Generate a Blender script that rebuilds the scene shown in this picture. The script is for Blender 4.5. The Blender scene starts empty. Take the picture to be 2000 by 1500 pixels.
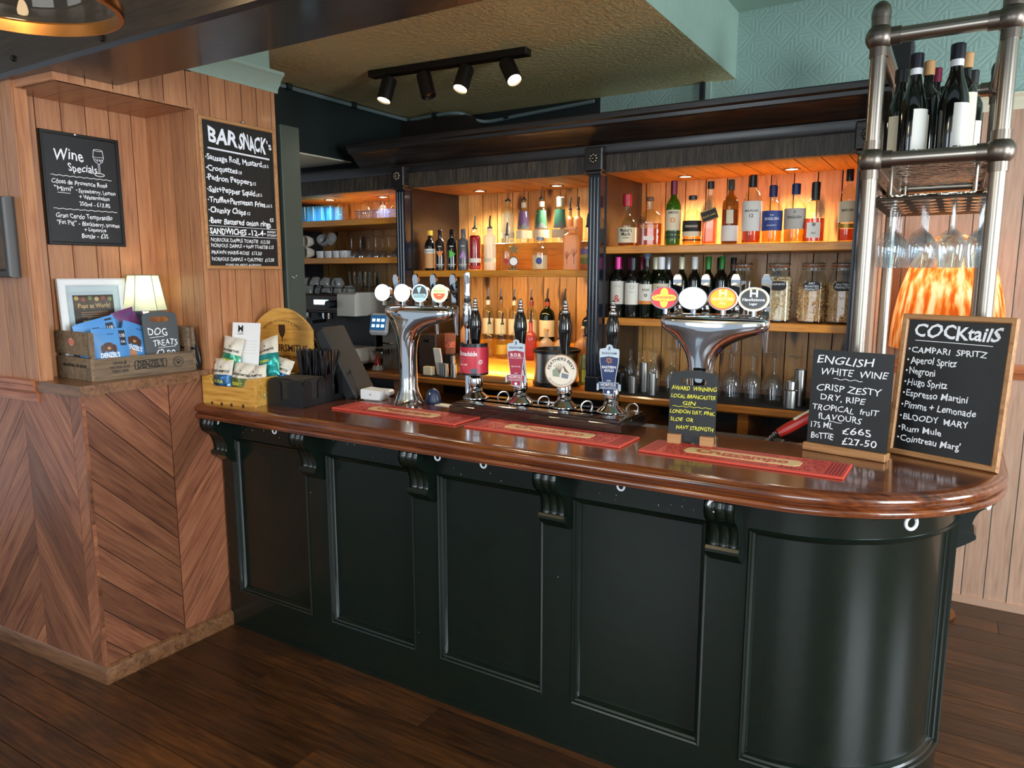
import bpy, math, random
from mathutils import Matrix, Vector, noise
R = math.radians
PI = math.pi
S = bpy.context.scene
COL = S.collection
rnd = random.Random(7)

# ------------------------------------------------------------------ camera, light, exposure
cam = bpy.data.cameras.new('camera')
cam.sensor_width = 36.0
cam.lens = 1420 / 2000 * 36
cam.clip_start = 0.05
camo = bpy.data.objects.new('camera', cam)
COL.objects.link(camo)
camo.location = (0, 0, 1.6)
camo.rotation_euler = (R(90 - 8.6), 0, R(31.3))
S.camera = camo
S.view_settings.view_transform = 'Standard'
S.view_settings.look = 'None'
S.view_settings.gamma = 1
S.view_settings.exposure = 0.18
S.view_settings.use_curve_mapping = False
S.cycles.transparent_max_bounces = 48
S.cycles.max_bounces = 8
S.cycles.glossy_bounces = 4
S.cycles.transmission_bounces = 8
S.cycles.caustics_reflective = False
S.cycles.caustics_refractive = False
S.cycles.sample_clamp_indirect = 4

world = bpy.data.worlds.new('world')
S.world = world
world.use_nodes = True
wb = world.node_tree.nodes['Background']
wb.inputs[0].default_value = (0.72, 0.86, 1.0, 1)
wb.inputs[1].default_value = 0.55


def lamp(name, kind, loc, power, color, target=None, size=0.1, size_y=None, spot=None, blend=0.5):
    d = bpy.data.lights.new(name, kind)
    d.energy = power
    d.color = color
    if kind == 'AREA':
        d.size = size
        if size_y:
            d.shape = 'RECTANGLE'
            d.size_y = size_y
    else:
        d.shadow_soft_size = size
    if spot:
        d.spot_size = R(spot)
        d.spot_blend = blend
    o = bpy.data.objects.new(name, d)
    COL.objects.link(o)
    o.location = loc
    if target:
        o.rotation_euler = (Vector(target) - Vector(loc)).to_track_quat('-Z', 'Y').to_euler()
    return o


DAY = (0.84, 0.93, 1.0)
WARM = (1.0, 0.76, 0.48)
# daylight: tall sash windows in the wall to the right of the camera and in the wall behind it
lamp('window_light_right', 'AREA', (3.3, 0.3, 1.75), 190, DAY, (-2.0, 1.4, 1.2), 1.3, 1.5)
lamp('window_light_far_right', 'AREA', (3.3, 2.9, 1.7), 85, DAY, (-1.0, 3.2, 1.2), 1.0, 1.4)
lamp('window_light_behind', 'AREA', (0.6, -3.2, 1.8), 75, DAY, (-1.2, 2.2, 1.1), 2.2, 1.6)
lamp('window_light_behind_left', 'AREA', (-2.6, -3.2, 1.8), 38, DAY, (-2.2, 2.2, 1.1), 1.4, 1.6)
# warm ceiling lamps of the room, behind the camera
lamp('room_lamp', 'POINT', (-1.2, 0.4, 2.45), 14, WARM, None, 0.12)

# ------------------------------------------------------------------ materials


def lin(h):
    h = h.lstrip('#')
    c = [int(h[i:i + 2], 16) / 255 for i in (0, 2, 4)]
    return tuple(x / 12.92 if x <= 0.04045 else ((x + 0.055) / 1.055) ** 2.4 for x in c) + (1,)


class NT:
    def __init__(s, name):
        s.mat = bpy.data.materials.new(name)
        s.mat.use_nodes = True
        s.t = s.mat.node_tree
        s.b = s.t.nodes['Principled BSDF']
        s.out = s.t.nodes['Material Output']

    def n(s, kind, **kw):
        x = s.t.nodes.new('ShaderNode' + kind)
        for k, v in kw.items():
            if k.startswith('i_'):
                key = k[2:]
                x.inputs[int(key) if key.isdigit() else key.replace('_', ' ')].default_value = v
            else:
                setattr(x, k, v)
        return x

    def l(s, a, b):
        s.t.links.new(a, b)

    def ramp(s, fac, stops):
        r = s.n('ValToRGB')
        e = r.color_ramp.elements
        while len(e) < len(stops):
            e.new(0.5)
        for el, (p, c) in zip(e, stops):
            el.position = p
            el.color = c
        s.l(fac, r.inputs[0])
        return r.outputs[0]

    def bump(s, h, strength=0.3, dist=0.01):
        b = s.n('Bump')
        b.inputs['Strength'].default_value = strength
        b.inputs['Distance'].default_value = dist
        s.l(h, b.inputs['Height'])
        s.l(b.outputs[0], s.b.inputs['Normal'])


_mc = {}


def plain(name, h, rough=0.5, metal=0.0, emit=0.0, coat=0.0, spec=0.5, trans=None):
    if name in _mc:
        return _mc[name]
    m = NT(name)
    c = lin(h)
    m.b.inputs['Base Color'].default_value = c
    m.b.inputs['Roughness'].default_value = rough
    m.b.inputs['Metallic'].default_value = metal
    m.b.inputs['Specular IOR Level'].default_value = spec
    m.b.inputs['Coat Weight'].default_value = coat
    m.b.inputs['Coat Roughness'].default_value = 0.08
    if emit:
        m.b.inputs['Emission Color'].default_value = c
        m.b.inputs['Emission Strength'].default_value = emit
    _mc[name] = m.mat
    return m.mat


def glass(name, h, rough=0.02, ior=1.45, body=0.0):
    """thin walled glass: clear tint plus fresnel gloss (and, for frosted or coloured fills and hazed stemware, a share of diffuse body)"""
    if name in _mc:
        return _mc[name]
    m = NT(name)
    tr = m.n('BsdfTransparent')
    tr.inputs[0].default_value = lin(h)
    gl = m.n('BsdfGlossy')
    gl.inputs['Roughness'].default_value = rough
    gl.inputs[0].default_value = (1, 1, 1, 1)
    fr = m.n('Fresnel')
    ge = m.n('NewGeometry')
    mi = m.n('MapRange')
    mi.inputs[3].default_value = ior
    mi.inputs[4].default_value = 1 / ior
    m.l(ge.outputs['Backfacing'], mi.inputs[0])
    m.l(mi.outputs[0], fr.inputs[0])
    mx = m.n('MixShader')
    m.l(fr.outputs[0], mx.inputs[0])
    src = tr.outputs[0]
    if body:
        df = m.n('BsdfTranslucent')
        df.inputs[0].default_value = lin(h)
        dd = m.n('BsdfDiffuse')
        dd.inputs[0].default_value = lin(h)
        ad = m.n('MixShader')
        ad.inputs[0].default_value = 0.5
        m.l(df.outputs[0], ad.inputs[1])
        m.l(dd.outputs[0], ad.inputs[2])
        m2 = m.n('MixShader')
        m2.inputs[0].default_value = body
        m.l(tr.outputs[0], m2.inputs[1])
        m.l(ad.outputs[0], m2.inputs[2])
        src = m2.outputs[0]
    m.l(src, mx.inputs[1])
    m.l(gl.outputs[0], mx.inputs[2])
    m.l(mx.outputs[0], m.out.inputs[0])
    _mc[name] = m.mat
    return m.mat


def wood(name, c1, c2, dark, rough=0.45, coat=0.0, uv=True, scale=1.0, knots=0.0, island=0.35, axis=0, bump=0.15, bands=0.5, wear=None):
    """grain runs along U (or along an object axis); every separate board gets a tone of its own"""
    m = NT(name)
    tc = m.n('TexCoord')
    mp = m.n('Mapping')
    m.l(tc.outputs['UV' if uv else 'Object'], mp.inputs[0])
    sc = [9.0 * scale] * 3
    sc[axis] = 0.75 * scale
    mp.inputs['Scale'].default_value = sc
    geo = m.n('NewGeometry')
    rv = geo.outputs['Random Per Island']
    add = m.n('VectorMath', operation='ADD')
    comb = m.n('CombineXYZ')
    mul = m.n('Math', operation='MULTIPLY')
    mul.inputs[1].default_value = 37.0
    m.l(rv, mul.inputs[0])
    for i in range(3):
        m.l(mul.outputs[0], comb.inputs[i])
    m.l(mp.outputs[0], add.inputs[0])
    m.l(comb.outputs[0], add.inputs[1])
    n1 = m.n('TexNoise', i_Scale=2.2, i_Detail=8.0, i_Roughness=0.62, i_Distortion=0.6)
    m.l(add.outputs[0], n1.inputs['Vector'])
    w = m.n('TexNoise', i_Scale=9.0, i_Detail=3.0, i_Roughness=0.5)
    m.l(add.outputs[0], w.inputs['Vector'])
    mixv = m.n('Mix', data_type='FLOAT')
    mixv.inputs[0].default_value = bands
    m.l(n1.outputs['Fac'], mixv.inputs[2])
    m.l(w.outputs['Fac'], mixv.inputs[3])
    g = m.ramp(mixv.outputs[0], [(0.32, lin(dark)), (0.46, lin(c1)), (0.68, lin(c2))])
    hs = m.n('HueSaturation')
    mr = m.n('MapRange')
    mr.inputs[3].default_value = 1 - island
    mr.inputs[4].default_value = 1 + island * 0.8
    m.l(rv, mr.inputs[0])
    m.l(mr.outputs[0], hs.inputs['Value'])
    m.l(g, hs.inputs['Color'])
    colr = hs.outputs[0]
    if knots:
        mp2 = m.n('Mapping')
        s2 = [13.0 * scale] * 3
        s2[axis] = 5.0 * scale
        mp2.inputs['Scale'].default_value = s2
        m.l(tc.outputs['UV' if uv else 'Object'], mp2.inputs[0])
        a2 = m.n('VectorMath', operation='ADD')
        m.l(mp2.outputs[0], a2.inputs[0])
        m.l(comb.outputs[0], a2.inputs[1])
        vo = m.n('TexVoronoi', voronoi_dimensions='2D', i_Scale=0.55, i_Randomness=1.0)
        m.l(a2.outputs[0], vo.inputs['Vector'])
        k = m.ramp(vo.outputs['Distance'], [(0.0, (1, 1, 1, 1)), (0.10, (0.85, 0.85, 0.85, 1)), (0.2, (0, 0, 0, 1))])
        km = m.n('Math', operation='MULTIPLY')
        km.inputs[1].default_value = knots
        m.l(k, km.inputs[0])
        mk = m.n('Mix', data_type='RGBA')
        m.l(km.outputs[0], mk.inputs[0])
        m.l(colr, mk.inputs[6])
        mk.inputs[7].default_value = lin('#3c1a08')
        colr = mk.outputs[2]
    if wear:
        nw = m.n('TexNoise', i_Scale=1.7, i_Detail=6.0, i_Roughness=0.7)
        m.l(tc.outputs['Object'], nw.inputs['Vector'])
        k = m.ramp(nw.outputs['Fac'], [(0.45, (0, 0, 0, 1)), (0.66, (0.75, 0.75, 0.75, 1))])
        mk = m.n('Mix', data_type='RGBA')
        m.l(k, mk.inputs[0])
        m.l(colr, mk.inputs[6])
        mk.inputs[7].default_value = lin(wear)
        colr = mk.outputs[2]
    m.l(colr, m.b.inputs['Base Color'])
    m.b.inputs['Roughness'].default_value = rough
    m.b.inputs['Coat Weight'].default_value = coat
    m.b.inputs['Coat Roughness'].default_value = 0.12
    if bump:
        m.bump(mixv.outputs[0], bump, 0.004)
    _mc[name] = m.mat
    return m.mat


def noisy(name, h1, h2, scale=20, rough=0.5, bump=0.3, dist=0.004, metal=0.0, detail=4, kind='noise', coat=0.0):
    m = NT(name)
    tc = m.n('TexCoord')
    if kind == 'noise':
        t = m.n('TexNoise', i_Scale=scale, i_Detail=detail, i_Roughness=0.6)
        o = t.outputs['Fac']
    else:
        t = m.n('TexVoronoi', i_Scale=scale)
        o = t.outputs['Distance']
    m.l(tc.outputs['Object'], t.inputs['Vector'])
    m.l(m.ramp(o, [(0.3, lin(h1)), (0.7, lin(h2))]), m.b.inputs['Base Color'])
    m.b.inputs['Roughness'].default_value = rough
    m.b.inputs['Metallic'].default_value = metal
    m.b.inputs['Coat Weight'].default_value = coat
    if bump:
        m.bump(o, bump, dist)
    _mc[name] = m.mat
    return m.mat


WALLWOOD = wood('wall_boards', '#ac7450', '#bf895f', '#8f5c3d', rough=0.36, island=0.17, coat=0.15)
CHEV = wood('chevron_boards', '#85513a', '#a36c4b', '#5c3726', rough=0.36, island=0.40, coat=0.1)
PINKWOOD = wood('pink_boards', '#b59078', '#c6a38b', '#967461', rough=0.42, island=0.10)
PINE = wood('knotty_pine', '#cd9350', '#deac6c', '#7a4218', rough=0.38, knots=1.0, island=0.2, coat=0.15)
PINESOFFIT = wood('soffit_pine', '#a5774a', '#b8895a', '#6e4018', rough=0.5, island=0.12)
PINESHELF = wood('pine_shelf', '#dc8a24', '#eaa23c', '#a85c18', rough=0.35, uv=False, island=0.1, coat=0.25)
CRISPWOOD = wood('crate_pine', '#c8923f', '#dcae5a', '#9a6420', rough=0.5, uv=False, island=0.1, knots=0.7)
COUNTER = wood('varnished_mahogany', '#5f2d15', '#874820', '#30140a', rough=0.17, uv=False, coat=0.8, island=0.0, bump=0.05)
COUNTER2 = wood('worktop_oak', '#9a5a20', '#b8722c', '#643410', rough=0.3, uv=False, coat=0.3, island=0.0)
LEDGE = wood('ledge_wood', '#6f4a2f', '#8d6344', '#432a1b', rough=0.35, uv=False, island=0.1, coat=0.3)
RAILWOOD = wood('rail_wood', '#a8623f', '#c07a52', '#7c4229', rough=0.35, uv=False, island=0.1, coat=0.3)
OLDWOOD = wood('weathered_crate', '#75604a', '#937c62', '#4f3f30', rough=0.75, uv=False, island=0.15)
FRAMEWOOD = wood('frame_oak', '#a9784a', '#bf8e5c', '#7c5330', rough=0.5, uv=False, island=0.1)
POSTWOOD = wood('post_wood', '#9c5f2c', '#b97a3c', '#6d3d19', rough=0.35, uv=False, island=0.1, axis=2)
BEAMWOOD = wood('dark_beam', '#201814', '#2e231e', '#120c0a', rough=0.30, uv=False, island=0.0, coat=0.3, bump=0.35, scale=1.3)
BLACKWOOD = wood('black_stained_wood', '#1a1411', '#2a211c', '#0d0a08', rough=0.34, uv=False, island=0.0, coat=0.25, bump=0.3)
GRAINBAND = wood('embossed_band', '#2b221a', '#5a4a35', '#120e0a', rough=0.5, uv=False, island=0.0, axis=2, scale=2.4, bump=0.8)
PLINTH = wood('dark_plinth', '#241712', '#3a2820', '#120b08', rough=0.16, uv=False, island=0.0, coat=0.8, bump=0.05)
FLOOR = wood('floor_boards', '#41250f', '#633a1a', '#1c0e06', rough=0.34, island=0.40, coat=0.15, bump=0.3, wear='#2f2118')
GREEN = noisy('bottle_green_paint', '#09130e', '#0c1811', 30, 0.27, 0.05, 0.002, coat=0.2)
NAVY = plain('blue_black_gloss', '#141a24', 0.22, coat=0.4)
PALEGREEN = noisy('pale_green_paint', '#93ad9f', '#9ab3a6', 25, 0.5, 0.15)


def wallpaper():
    m = NT('embossed_wallpaper')
    tc = m.n('TexCoord')
    sp = m.n('SeparateXYZ')
    m.l(tc.outputs['Object'], sp.inputs[0])

    def op(kind, a, b=None):
        x = m.n('Math', operation=kind)
        for i, v in enumerate((a, b)):
            if v is None:
                continue
            if isinstance(v, (int, float)):
                x.inputs[i].default_value = v
            else:
                m.l(v, x.inputs[i])
        return x.outputs[0]

    def tri(v, k, o):
        return op('ABSOLUTE', op('SUBTRACT', op('FRACT', op('ADD', op('MULTIPLY', v, k), o)), 0.5))
    u, v = sp.outputs['X'], sp.outputs['Z']
    d1 = op('ADD', tri(u, 4.6, 0.0), tri(v, 4.6, 0.0))
    d2 = op('MAXIMUM', tri(u, 9.2, 0.25), tri(v, 9.2, 0.25))
    s1 = op('SINE', op('MULTIPLY', d1, 50.0))
    s2 = op('SINE', op('MULTIPLY', d2, 34.0))
    sel = op('GREATER_THAN', op('SINE', op('MULTIPLY', d1, 12.0)), 0.1)
    h = op('ADD', op('MULTIPLY', s1, sel), op('MULTIPLY', s2, op('SUBTRACT', 1.0, sel)))
    nz = m.n('TexNoise', i_Scale=14.0, i_Detail=3.0)
    m.l(tc.outputs['Object'], nz.inputs['Vector'])
    h2 = op('ADD', op('MULTIPLY', h, 0.3), op('MULTIPLY', nz.outputs['Fac'], 1.2))
    m.b.inputs['Base Color'].default_value = lin('#98b3aa')
    m.b.inputs['Roughness'].default_value = 0.42
    m.bump(h2, 0.30, 0.005)
    return m.mat


PAPER = wallpaper()
OLIVE = noisy('textured_ceiling', '#cdb982', '#dcc990', 42, 0.42, 0.9, 0.012, detail=5)
DARKWALL = plain('dark_green_wall', '#16201f', 0.5)
PANELGREEN = plain('grey_green_panel', '#3a443e', 0.5)
CREAM = plain('cream_paint', '#d8d2b8', 0.5)
CHALK = noisy('chalkboard', '#141517', '#1b1c1e', 14, 0.42, 0.03)
CHALKINK = plain('white_chalk_ink', '#f7f9ff', 0.7)
YELLOWINK = plain('yellow_chalk_ink', '#e8e24a', 0.7)
BLACK = plain('black_plastic', '#101113', 0.35)
BLACKMETAL = plain('black_metal', '#1a1512', 0.4, 0.3)
RUBBER = plain('black_rubber_mat', '#0d0d0e', 0.7)
CHROME = plain('chrome', '#dfe2e6', 0.06, 1.0)
STEEL = plain('brushed_steel', '#b9b7b2', 0.28, 1.0)
PEWTER = plain('antique_nickel', '#a1988c', 0.30, 1.0)
PEWTERD = plain('antique_nickel_joint', '#7f756b', 0.36, 1.0)
BRASS = plain('copper_brass', '#b07a45', 0.25, 1.0)
WHITE = plain('white_plastic', '#e6e8ea', 0.35)
CERAM = plain('cream_ceramic', '#d9d3c4', 0.25, coat=0.3)
GREYCER = plain('grey_ceramic', '#9a9a98', 0.3, coat=0.3)
CLEAR = glass('clear_glass', '#f4f8f7')
GLASSW = glass('stemware_glass', '#f4f8fa', 0.02, 1.62, 0.03)  # faint white diffuse haze painted in for the reflections on clear glasses
CLEAR2 = glass('bottle_glass', '#eef3ec')
SMOKE = plain('dark_wine_glass', '#0c0f0c', 0.06, coat=0.5)
GREENGLASS = glass('green_glass', '#5d8a2e', body=0.25)
DARKGREEN = glass('dark_green_glass', '#1e3a1c', body=0.3)
BLACKGLASS = plain('black_bottle', '#0b0c0d', 0.12, coat=0.5)
PAPERW = plain('white_label', '#e8e4da', 0.6)
PAPERC = plain('cream_label', '#e4d5b4', 0.6)
INK = plain('black_ink', '#17140f', 0.6)
RED = plain('red_wax', '#b3162c', 0.35)
LEDW = plain('lamp_bulb', '#fff2d0', 0.4, emit=14)

# ------------------------------------------------------------------ mesh builder


def TR(x=0, y=0, z=0, rx=0, ry=0, rz=0, s=1):
    return Matrix.Translation((x, y, z)) @ Matrix.Rotation(R(rz), 4, 'Z') @ Matrix.Rotation(R(ry), 4, 'Y') @ Matrix.Rotation(R(rx), 4, 'X') @ Matrix.Scale(s, 4)


_txt = {}


def text_geo(s, offset):
    k = (s, offset)
    if k not in _txt:
        cu = bpy.data.curves.new('t', 'FONT')
        cu.body = s
        cu.size = 1
        cu.resolution_u = 2
        cu.offset = offset
        o = bpy.data.objects.new('t', cu)
        COL.objects.link(o)
        dg = bpy.context.evaluated_depsgraph_get()
        me = bpy.data.meshes.new_from_object(o.evaluated_get(dg))
        v = [(p.co.x, p.co.y) for p in me.vertices]
        f = [tuple(p.vertices) for p in me.polygons]
        bpy.data.objects.remove(o)
        bpy.data.curves.remove(cu)
        bpy.data.meshes.remove(me)
        _txt[k] = (v, f)
    return _txt[k]


class MB:
    def __init__(s):
        s.v, s.f, s.m, s.u, s.mats = [], [], [], [], []

    def add(s, vs, fs, mat, M=None, uvs=None):
        if mat not in s.mats:
            s.mats.append(mat)
        i = s.mats.index(mat)
        b = len(s.v)
        if M is not None:
            s.v += [tuple(M @ Vector(p)) for p in vs]
        else:
            s.v += [tuple(p) for p in vs]
        for k, f in enumerate(fs):
            s.f.append(tuple(b + j for j in f))
            s.m.append(i)
            s.u.append(uvs[k] if uvs else None)
        return s

    def box(s, x0, x1, y0, y1, z0, z1, mat, bev=0.0, M=None):
        if bev <= 0:
            vs = [(x, y, z) for x in (x0, x1) for y in (y0, y1) for z in (z0, z1)]
            fs = [(0, 1, 3, 2), (4, 6, 7, 5), (0, 4, 5, 1), (2, 3, 7, 6), (0, 2, 6, 4), (1, 5, 7, 3)]
            return s.add(vs, fs, mat, M)
        b = min(bev, (x1 - x0) / 2.01, (y1 - y0) / 2.01, (z1 - z0) / 2.01)
        X, Y, Z = (x0, x1), (y0, y1), (z0, z1)
        vs, idx = [], {}
        for i in (0, 1):
            for j in (0, 1):
                for k in (0, 1):
                    c = (X[i], Y[j], Z[k])
                    d = (b if i == 0 else -b, b if j == 0 else -b, b if k == 0 else -b)
                    for a in range(3):
                        p = [c[t] + (0 if t == a else d[t]) for t in range(3)]
                        idx[(i, j, k, a)] = len(vs)
                        vs.append(tuple(p))
        fs = []
        for a in range(3):
            for e in (0, 1):
                q = []
                for p, r in ((0, 0), (1, 0), (1, 1), (0, 1)):
                    c = [0, 0, 0]
                    c[a] = e
                    c[(a + 1) % 3] = p
                    c[(a + 2) % 3] = r
                    q.append(idx[(c[0], c[1], c[2], a)])
                fs.append(tuple(q if e else q[::-1]))
        for a in range(3):
            b1, b2 = (a + 1) % 3, (a + 2) % 3
            for p in (0, 1):
                for r in (0, 1):
                    c0, c1 = [0, 0, 0], [0, 0, 0]
                    c1[a] = 1
                    for c in (c0, c1):
                        c[b1], c[b2] = p, r
                    q = [idx[(*c0, b1)], idx[(*c1, b1)], idx[(*c1, b2)], idx[(*c0, b2)]]
                    fs.append(tuple(q[::-1] if (p ^ r) else q))
        for i in (0, 1):
            for j in (0, 1):
                for k in (0, 1):
                    t = [idx[(i, j, k, a)] for a in range(3)]
                    fs.append(tuple(t if (i + j + k) % 2 else t[::-1]))
        return s.add(vs, fs, mat, M)

    def plank(s, pts, nv, th, mat, ud):
        """a board: a polygon in space, thickened along nv; its grain (U) runs along ud"""
        nv, ud = Vector(nv).normalized(), Vector(ud).normalized()
        vd = nv.cross(ud)
        n = len(pts)
        a = [Vector(p) for p in pts]
        vs = [p + nv * th for p in a] + a
        fs = [tuple(range(n))] + [(i, n + i, n + (i + 1) % n, (i + 1) % n) for i in range(n)]
        uv = [[(p.dot(ud), p.dot(vd)) for p in (vs[j] for j in f)] for f in fs]
        return s.add(vs, fs, mat, None, uv)

    def lathe(s, prof, mat, seg=20, M=None, sq=0, cap0=False, cap1=False, depth=1.0):
        vs, fs = [], []
        for r, z in prof:
            for i in range(seg):
                t = 2 * PI * i / seg
                c, q = math.cos(t), math.sin(t)
                k = 1.0
                if sq:
                    k = (abs(c) ** sq + abs(q) ** sq) ** (-1 / sq)
                vs.append((r * k * c, r * k * q * depth, z))
        for j in range(len(prof) - 1):
            for i in range(seg):
                i2 = (i + 1) % seg
                fs.append((j * seg + i, j * seg + i2, (j + 1) * seg + i2, (j + 1) * seg + i))
        if cap0:
            fs.append(tuple(range(seg))[::-1])
        if cap1:
            o = (len(prof) - 1) * seg
            fs.append(tuple(o + i for i in range(seg)))
        return s.add(vs, fs, mat, M)

    def cyl(s, r, z0, z1, mat, seg=20, M=None, bev=0.0):
        p = [(r, z0), (r, z1)] if not bev else [(r - bev, z0), (r, z0 + bev), (r, z1 - bev), (r - bev, z1)]
        return s.lathe(p, mat, seg, M, 0, True, True)

    def tube(s, pts, r, mat, seg=8, M=None, closed=False):
        P = [Vector(p) for p in pts]
        n = len(P)
        vs, fs = [], []
        up = None
        for i in range(n):
            if closed:
                d = (P[(i + 1) % n] - P[i - 1]).normalized()
            else:
                d = (P[min(i + 1, n - 1)] - P[max(i - 1, 0)]).normalized()
            if up is None:
                up = d.orthogonal().normalized()
            up = (up - d * up.dot(d)).normalized()
            sd = d.cross(up)
            rr = r[i] if isinstance(r, (list, tuple)) else r
            for k in range(seg):
                t = 2 * PI * k / seg
                vs.append(P[i] + up * rr * math.cos(t) + sd * rr * math.sin(t))
        for i in range(n if closed else n - 1):
            j = (i + 1) % n
            for k in range(seg):
                k2 = (k + 1) % seg
                fs.append((i * seg + k, i * seg + k2, j * seg + k2, j * seg + k))
        if not closed:
            fs.append(tuple(range(seg))[::-1])
            fs.append(tuple((n - 1) * seg + k for k in range(seg)))
        return s.add(vs, fs, mat, M)

    def prism(s, poly, z0, z1, mat, M=None, side=None):
        n = len(poly)
        if sum(poly[i][0] * poly[(i + 1) % n][1] - poly[(i + 1) % n][0] * poly[i][1] for i in range(n)) < 0:
            poly = poly[::-1]
        vs = [(x, y, z0) for x, y in poly] + [(x, y, z1) for x, y in poly]
        s.add(vs, [tuple(range(n))[::-1], tuple(range(n, 2 * n))], mat, M)
        s.add(vs, [(i, (i + 1) % n, n + (i + 1) % n, n + i) for i in range(n)], side or mat, M)
        return s

    def sweep(s, prof, path, mat, closed=False, M=None):
        """prof: (outward offset, height); path: (point xyz, outward normal xyz, up xyz)"""
        n, k = len(path), len(prof)
        vs = []
        for p, nv, up in path:
            p, nv, up = Vector(p), Vector(nv), Vector(up)
            vs += [p + nv * a + up * b for a, b in prof]
        fs = []
        for i in range(n if closed else n - 1):
            j = (i + 1) % n
            for q in range(k - 1):
                fs.append((i * k + q, j * k + q, j * k + q + 1, i * k + q + 1))
        if not closed:
            fs.append(tuple(range(k)))
            fs.append(tuple((n - 1) * k + q for q in range(k))[::-1])
        return s.add(vs, fs, mat, M)

    def text(s, body, size, mat, x=0, y=0, z=0, M=None, align='c', bold=0.0, jit=0.0, wrap=None, width=None, slant=0.0, seed=0, arc=None, tall=1.0):
        """flat lettering in the local XY plane; width fits it; wrap = radius bends it round a bottle; arc = radius bends its baseline"""
        v, f = text_geo(body, bold)
        if not v:
            return s
        x0 = min(p[0] for p in v)
        x1 = max(p[0] for p in v)
        w = (x1 - x0) * size
        kx = 1.0 if not width else width / w
        off = {'c': -(x0 + x1) / 2, 'l': -x0, 'r': -x1}[align]
        o = []
        for px, py in v:
            X = (px + off) * size * kx
            Y = py * size * tall
            if jit:
                q = (px * 1.7 + seed * 3.1)
                Y += jit * size * (math.sin(q * 2.3) * 0.06 + math.sin(q * 0.9) * 0.05) + jit * size * 0.08 * math.sin(px * 5.1 + seed) * (py - 0.3)
                X += jit * size * 0.06 * math.sin(py * 4 + px * 2 + seed)
            X += slant * Y
            if arc:
                t = X / abs(arc)
                rr = abs(arc) + (Y if arc > 0 else -Y)
                X, Y = rr * math.sin(t), (rr * math.cos(t) - abs(arc)) * (1 if arc > 0 else -1)
            if wrap:
                t = (X + x) / wrap
                o.append((wrap * math.sin(t), -wrap * math.cos(t), Y + y))
            else:
                o.append((X + x, Y + y, z))
        return s.add(o, f, mat, M)

    def build(s, name, parent=None, loc=None, rot=None, ang=32):
        me = bpy.data.meshes.new(name)
        me.from_pydata(s.v, [], s.f)
        for m in s.mats:
            me.materials.append(m)
        me.polygons.foreach_set('material_index', s.m)
        if any(s.u):
            ul = me.uv_layers.new(name='UVMap')
            k = 0
            dat = ul.data
            for f, u in zip(s.f, s.u):
                for j in range(len(f)):
                    if u:
                        dat[k].uv = u[j]
                    k += 1
        me.polygons.foreach_set('use_smooth', [True] * len(s.f))
        me.set_sharp_from_angle(angle=R(ang))
        me.update()
        o = bpy.data.objects.new(name, me)
        COL.objects.link(o)
        if parent:
            o.parent = parent
        if loc:
            o.location = loc
        if rot:
            o.rotation_euler = tuple(R(a) for a in rot)
        return o


def tag(o, label, cat, group=None, kind=None):
    o['label'] = label
    o['category'] = cat
    if group:
        o['group'] = group
    if kind:
        o['kind'] = kind
    return o


def thing(name, label, cat, loc=(0, 0, 0), rot=(0, 0, 0), group=None):
    o = bpy.data.objects.new(name, None)
    COL.objects.link(o)
    o.empty_display_size = 0.05
    o.location = loc
    o.rotation_euler = tuple(R(a) for a in rot)
    return tag(o, label, cat, group)


def struct(o):
    o['kind'] = 'structure'
    return o


def dup(root, loc, rz=None, label=None, group=None, rot=None):
    r = root.copy()
    COL.objects.link(r)
    r.location = loc
    if rz is not None:
        r.rotation_euler = (0, 0, R(rz))
    if rot:
        r.rotation_euler = tuple(R(a) for a in rot)
    if label:
        r['label'] = label
    if group:
        r['group'] = group
    for ch in root.children:
        c = ch.copy()
        COL.objects.link(c)
        c.parent = r
        for g in ch.children:
            d = g.copy()
            COL.objects.link(d)
            d.parent = c
    return r


def sub(pts, n):
    """smooth a polyline (Catmull-Rom)"""
    P = [Vector(p) for p in pts]
    out = []
    for i in range(len(P) - 1):
        a, b, c, d = P[max(i - 1, 0)], P[i], P[i + 1], P[min(i + 2, len(P) - 1)]
        for k in range(n):
            t = k / n
            out.append(0.5 * ((2 * b) + (c - a) * t + (2 * a - 5 * b + 4 * c - d) * t * t + (3 * b - a - 3 * c + d) * t ** 3))
    out.append(P[-1])
    return out


def prof(pts, n=4):
    return [(p[0], p[1]) for p in sub([(a, b, 0) for a, b in pts], n)]


def label_shell(mb, r, z0, z1, span, mat, c=0, seg=14, M=None):
    """a paper label: part of a cylinder just off the glass, facing -Y"""
    vs, fs = [], []
    for i in range(seg + 1):
        t = R(c - span / 2 + span * i / seg)
        for z in (z0, z1):
            vs.append((r * math.sin(t), -r * math.cos(t), z))
    for i in range(seg):
        fs.append((2 * i, 2 * i + 2, 2 * i + 3, 2 * i + 1))
    mb.add(vs, fs, mat, M)

# ------------------------------------------------------------------ the room


def tg(mb, o, ux, z0, z1, width, bw, mat, nv, th=0.014, start=0.0, gap=0.004):
    """vertical tongue and groove boards on a wall: o = foot of the wall's left end, ux = direction to the right"""
    o, ux = Vector(o), Vector(ux).normalized()
    up = Vector((0, 0, 1))
    x = -start
    while x < width - 0.005:
        a, b = max(x, 0), min(x + bw - gap, width)
        if b - a > 0.006:
            mb.plank([o + ux * a + up * z0, o + ux * b + up * z0, o + ux * b + up * z1, o + ux * a + up * z1], nv, th, mat, up)
        x += bw
    return mb


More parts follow.
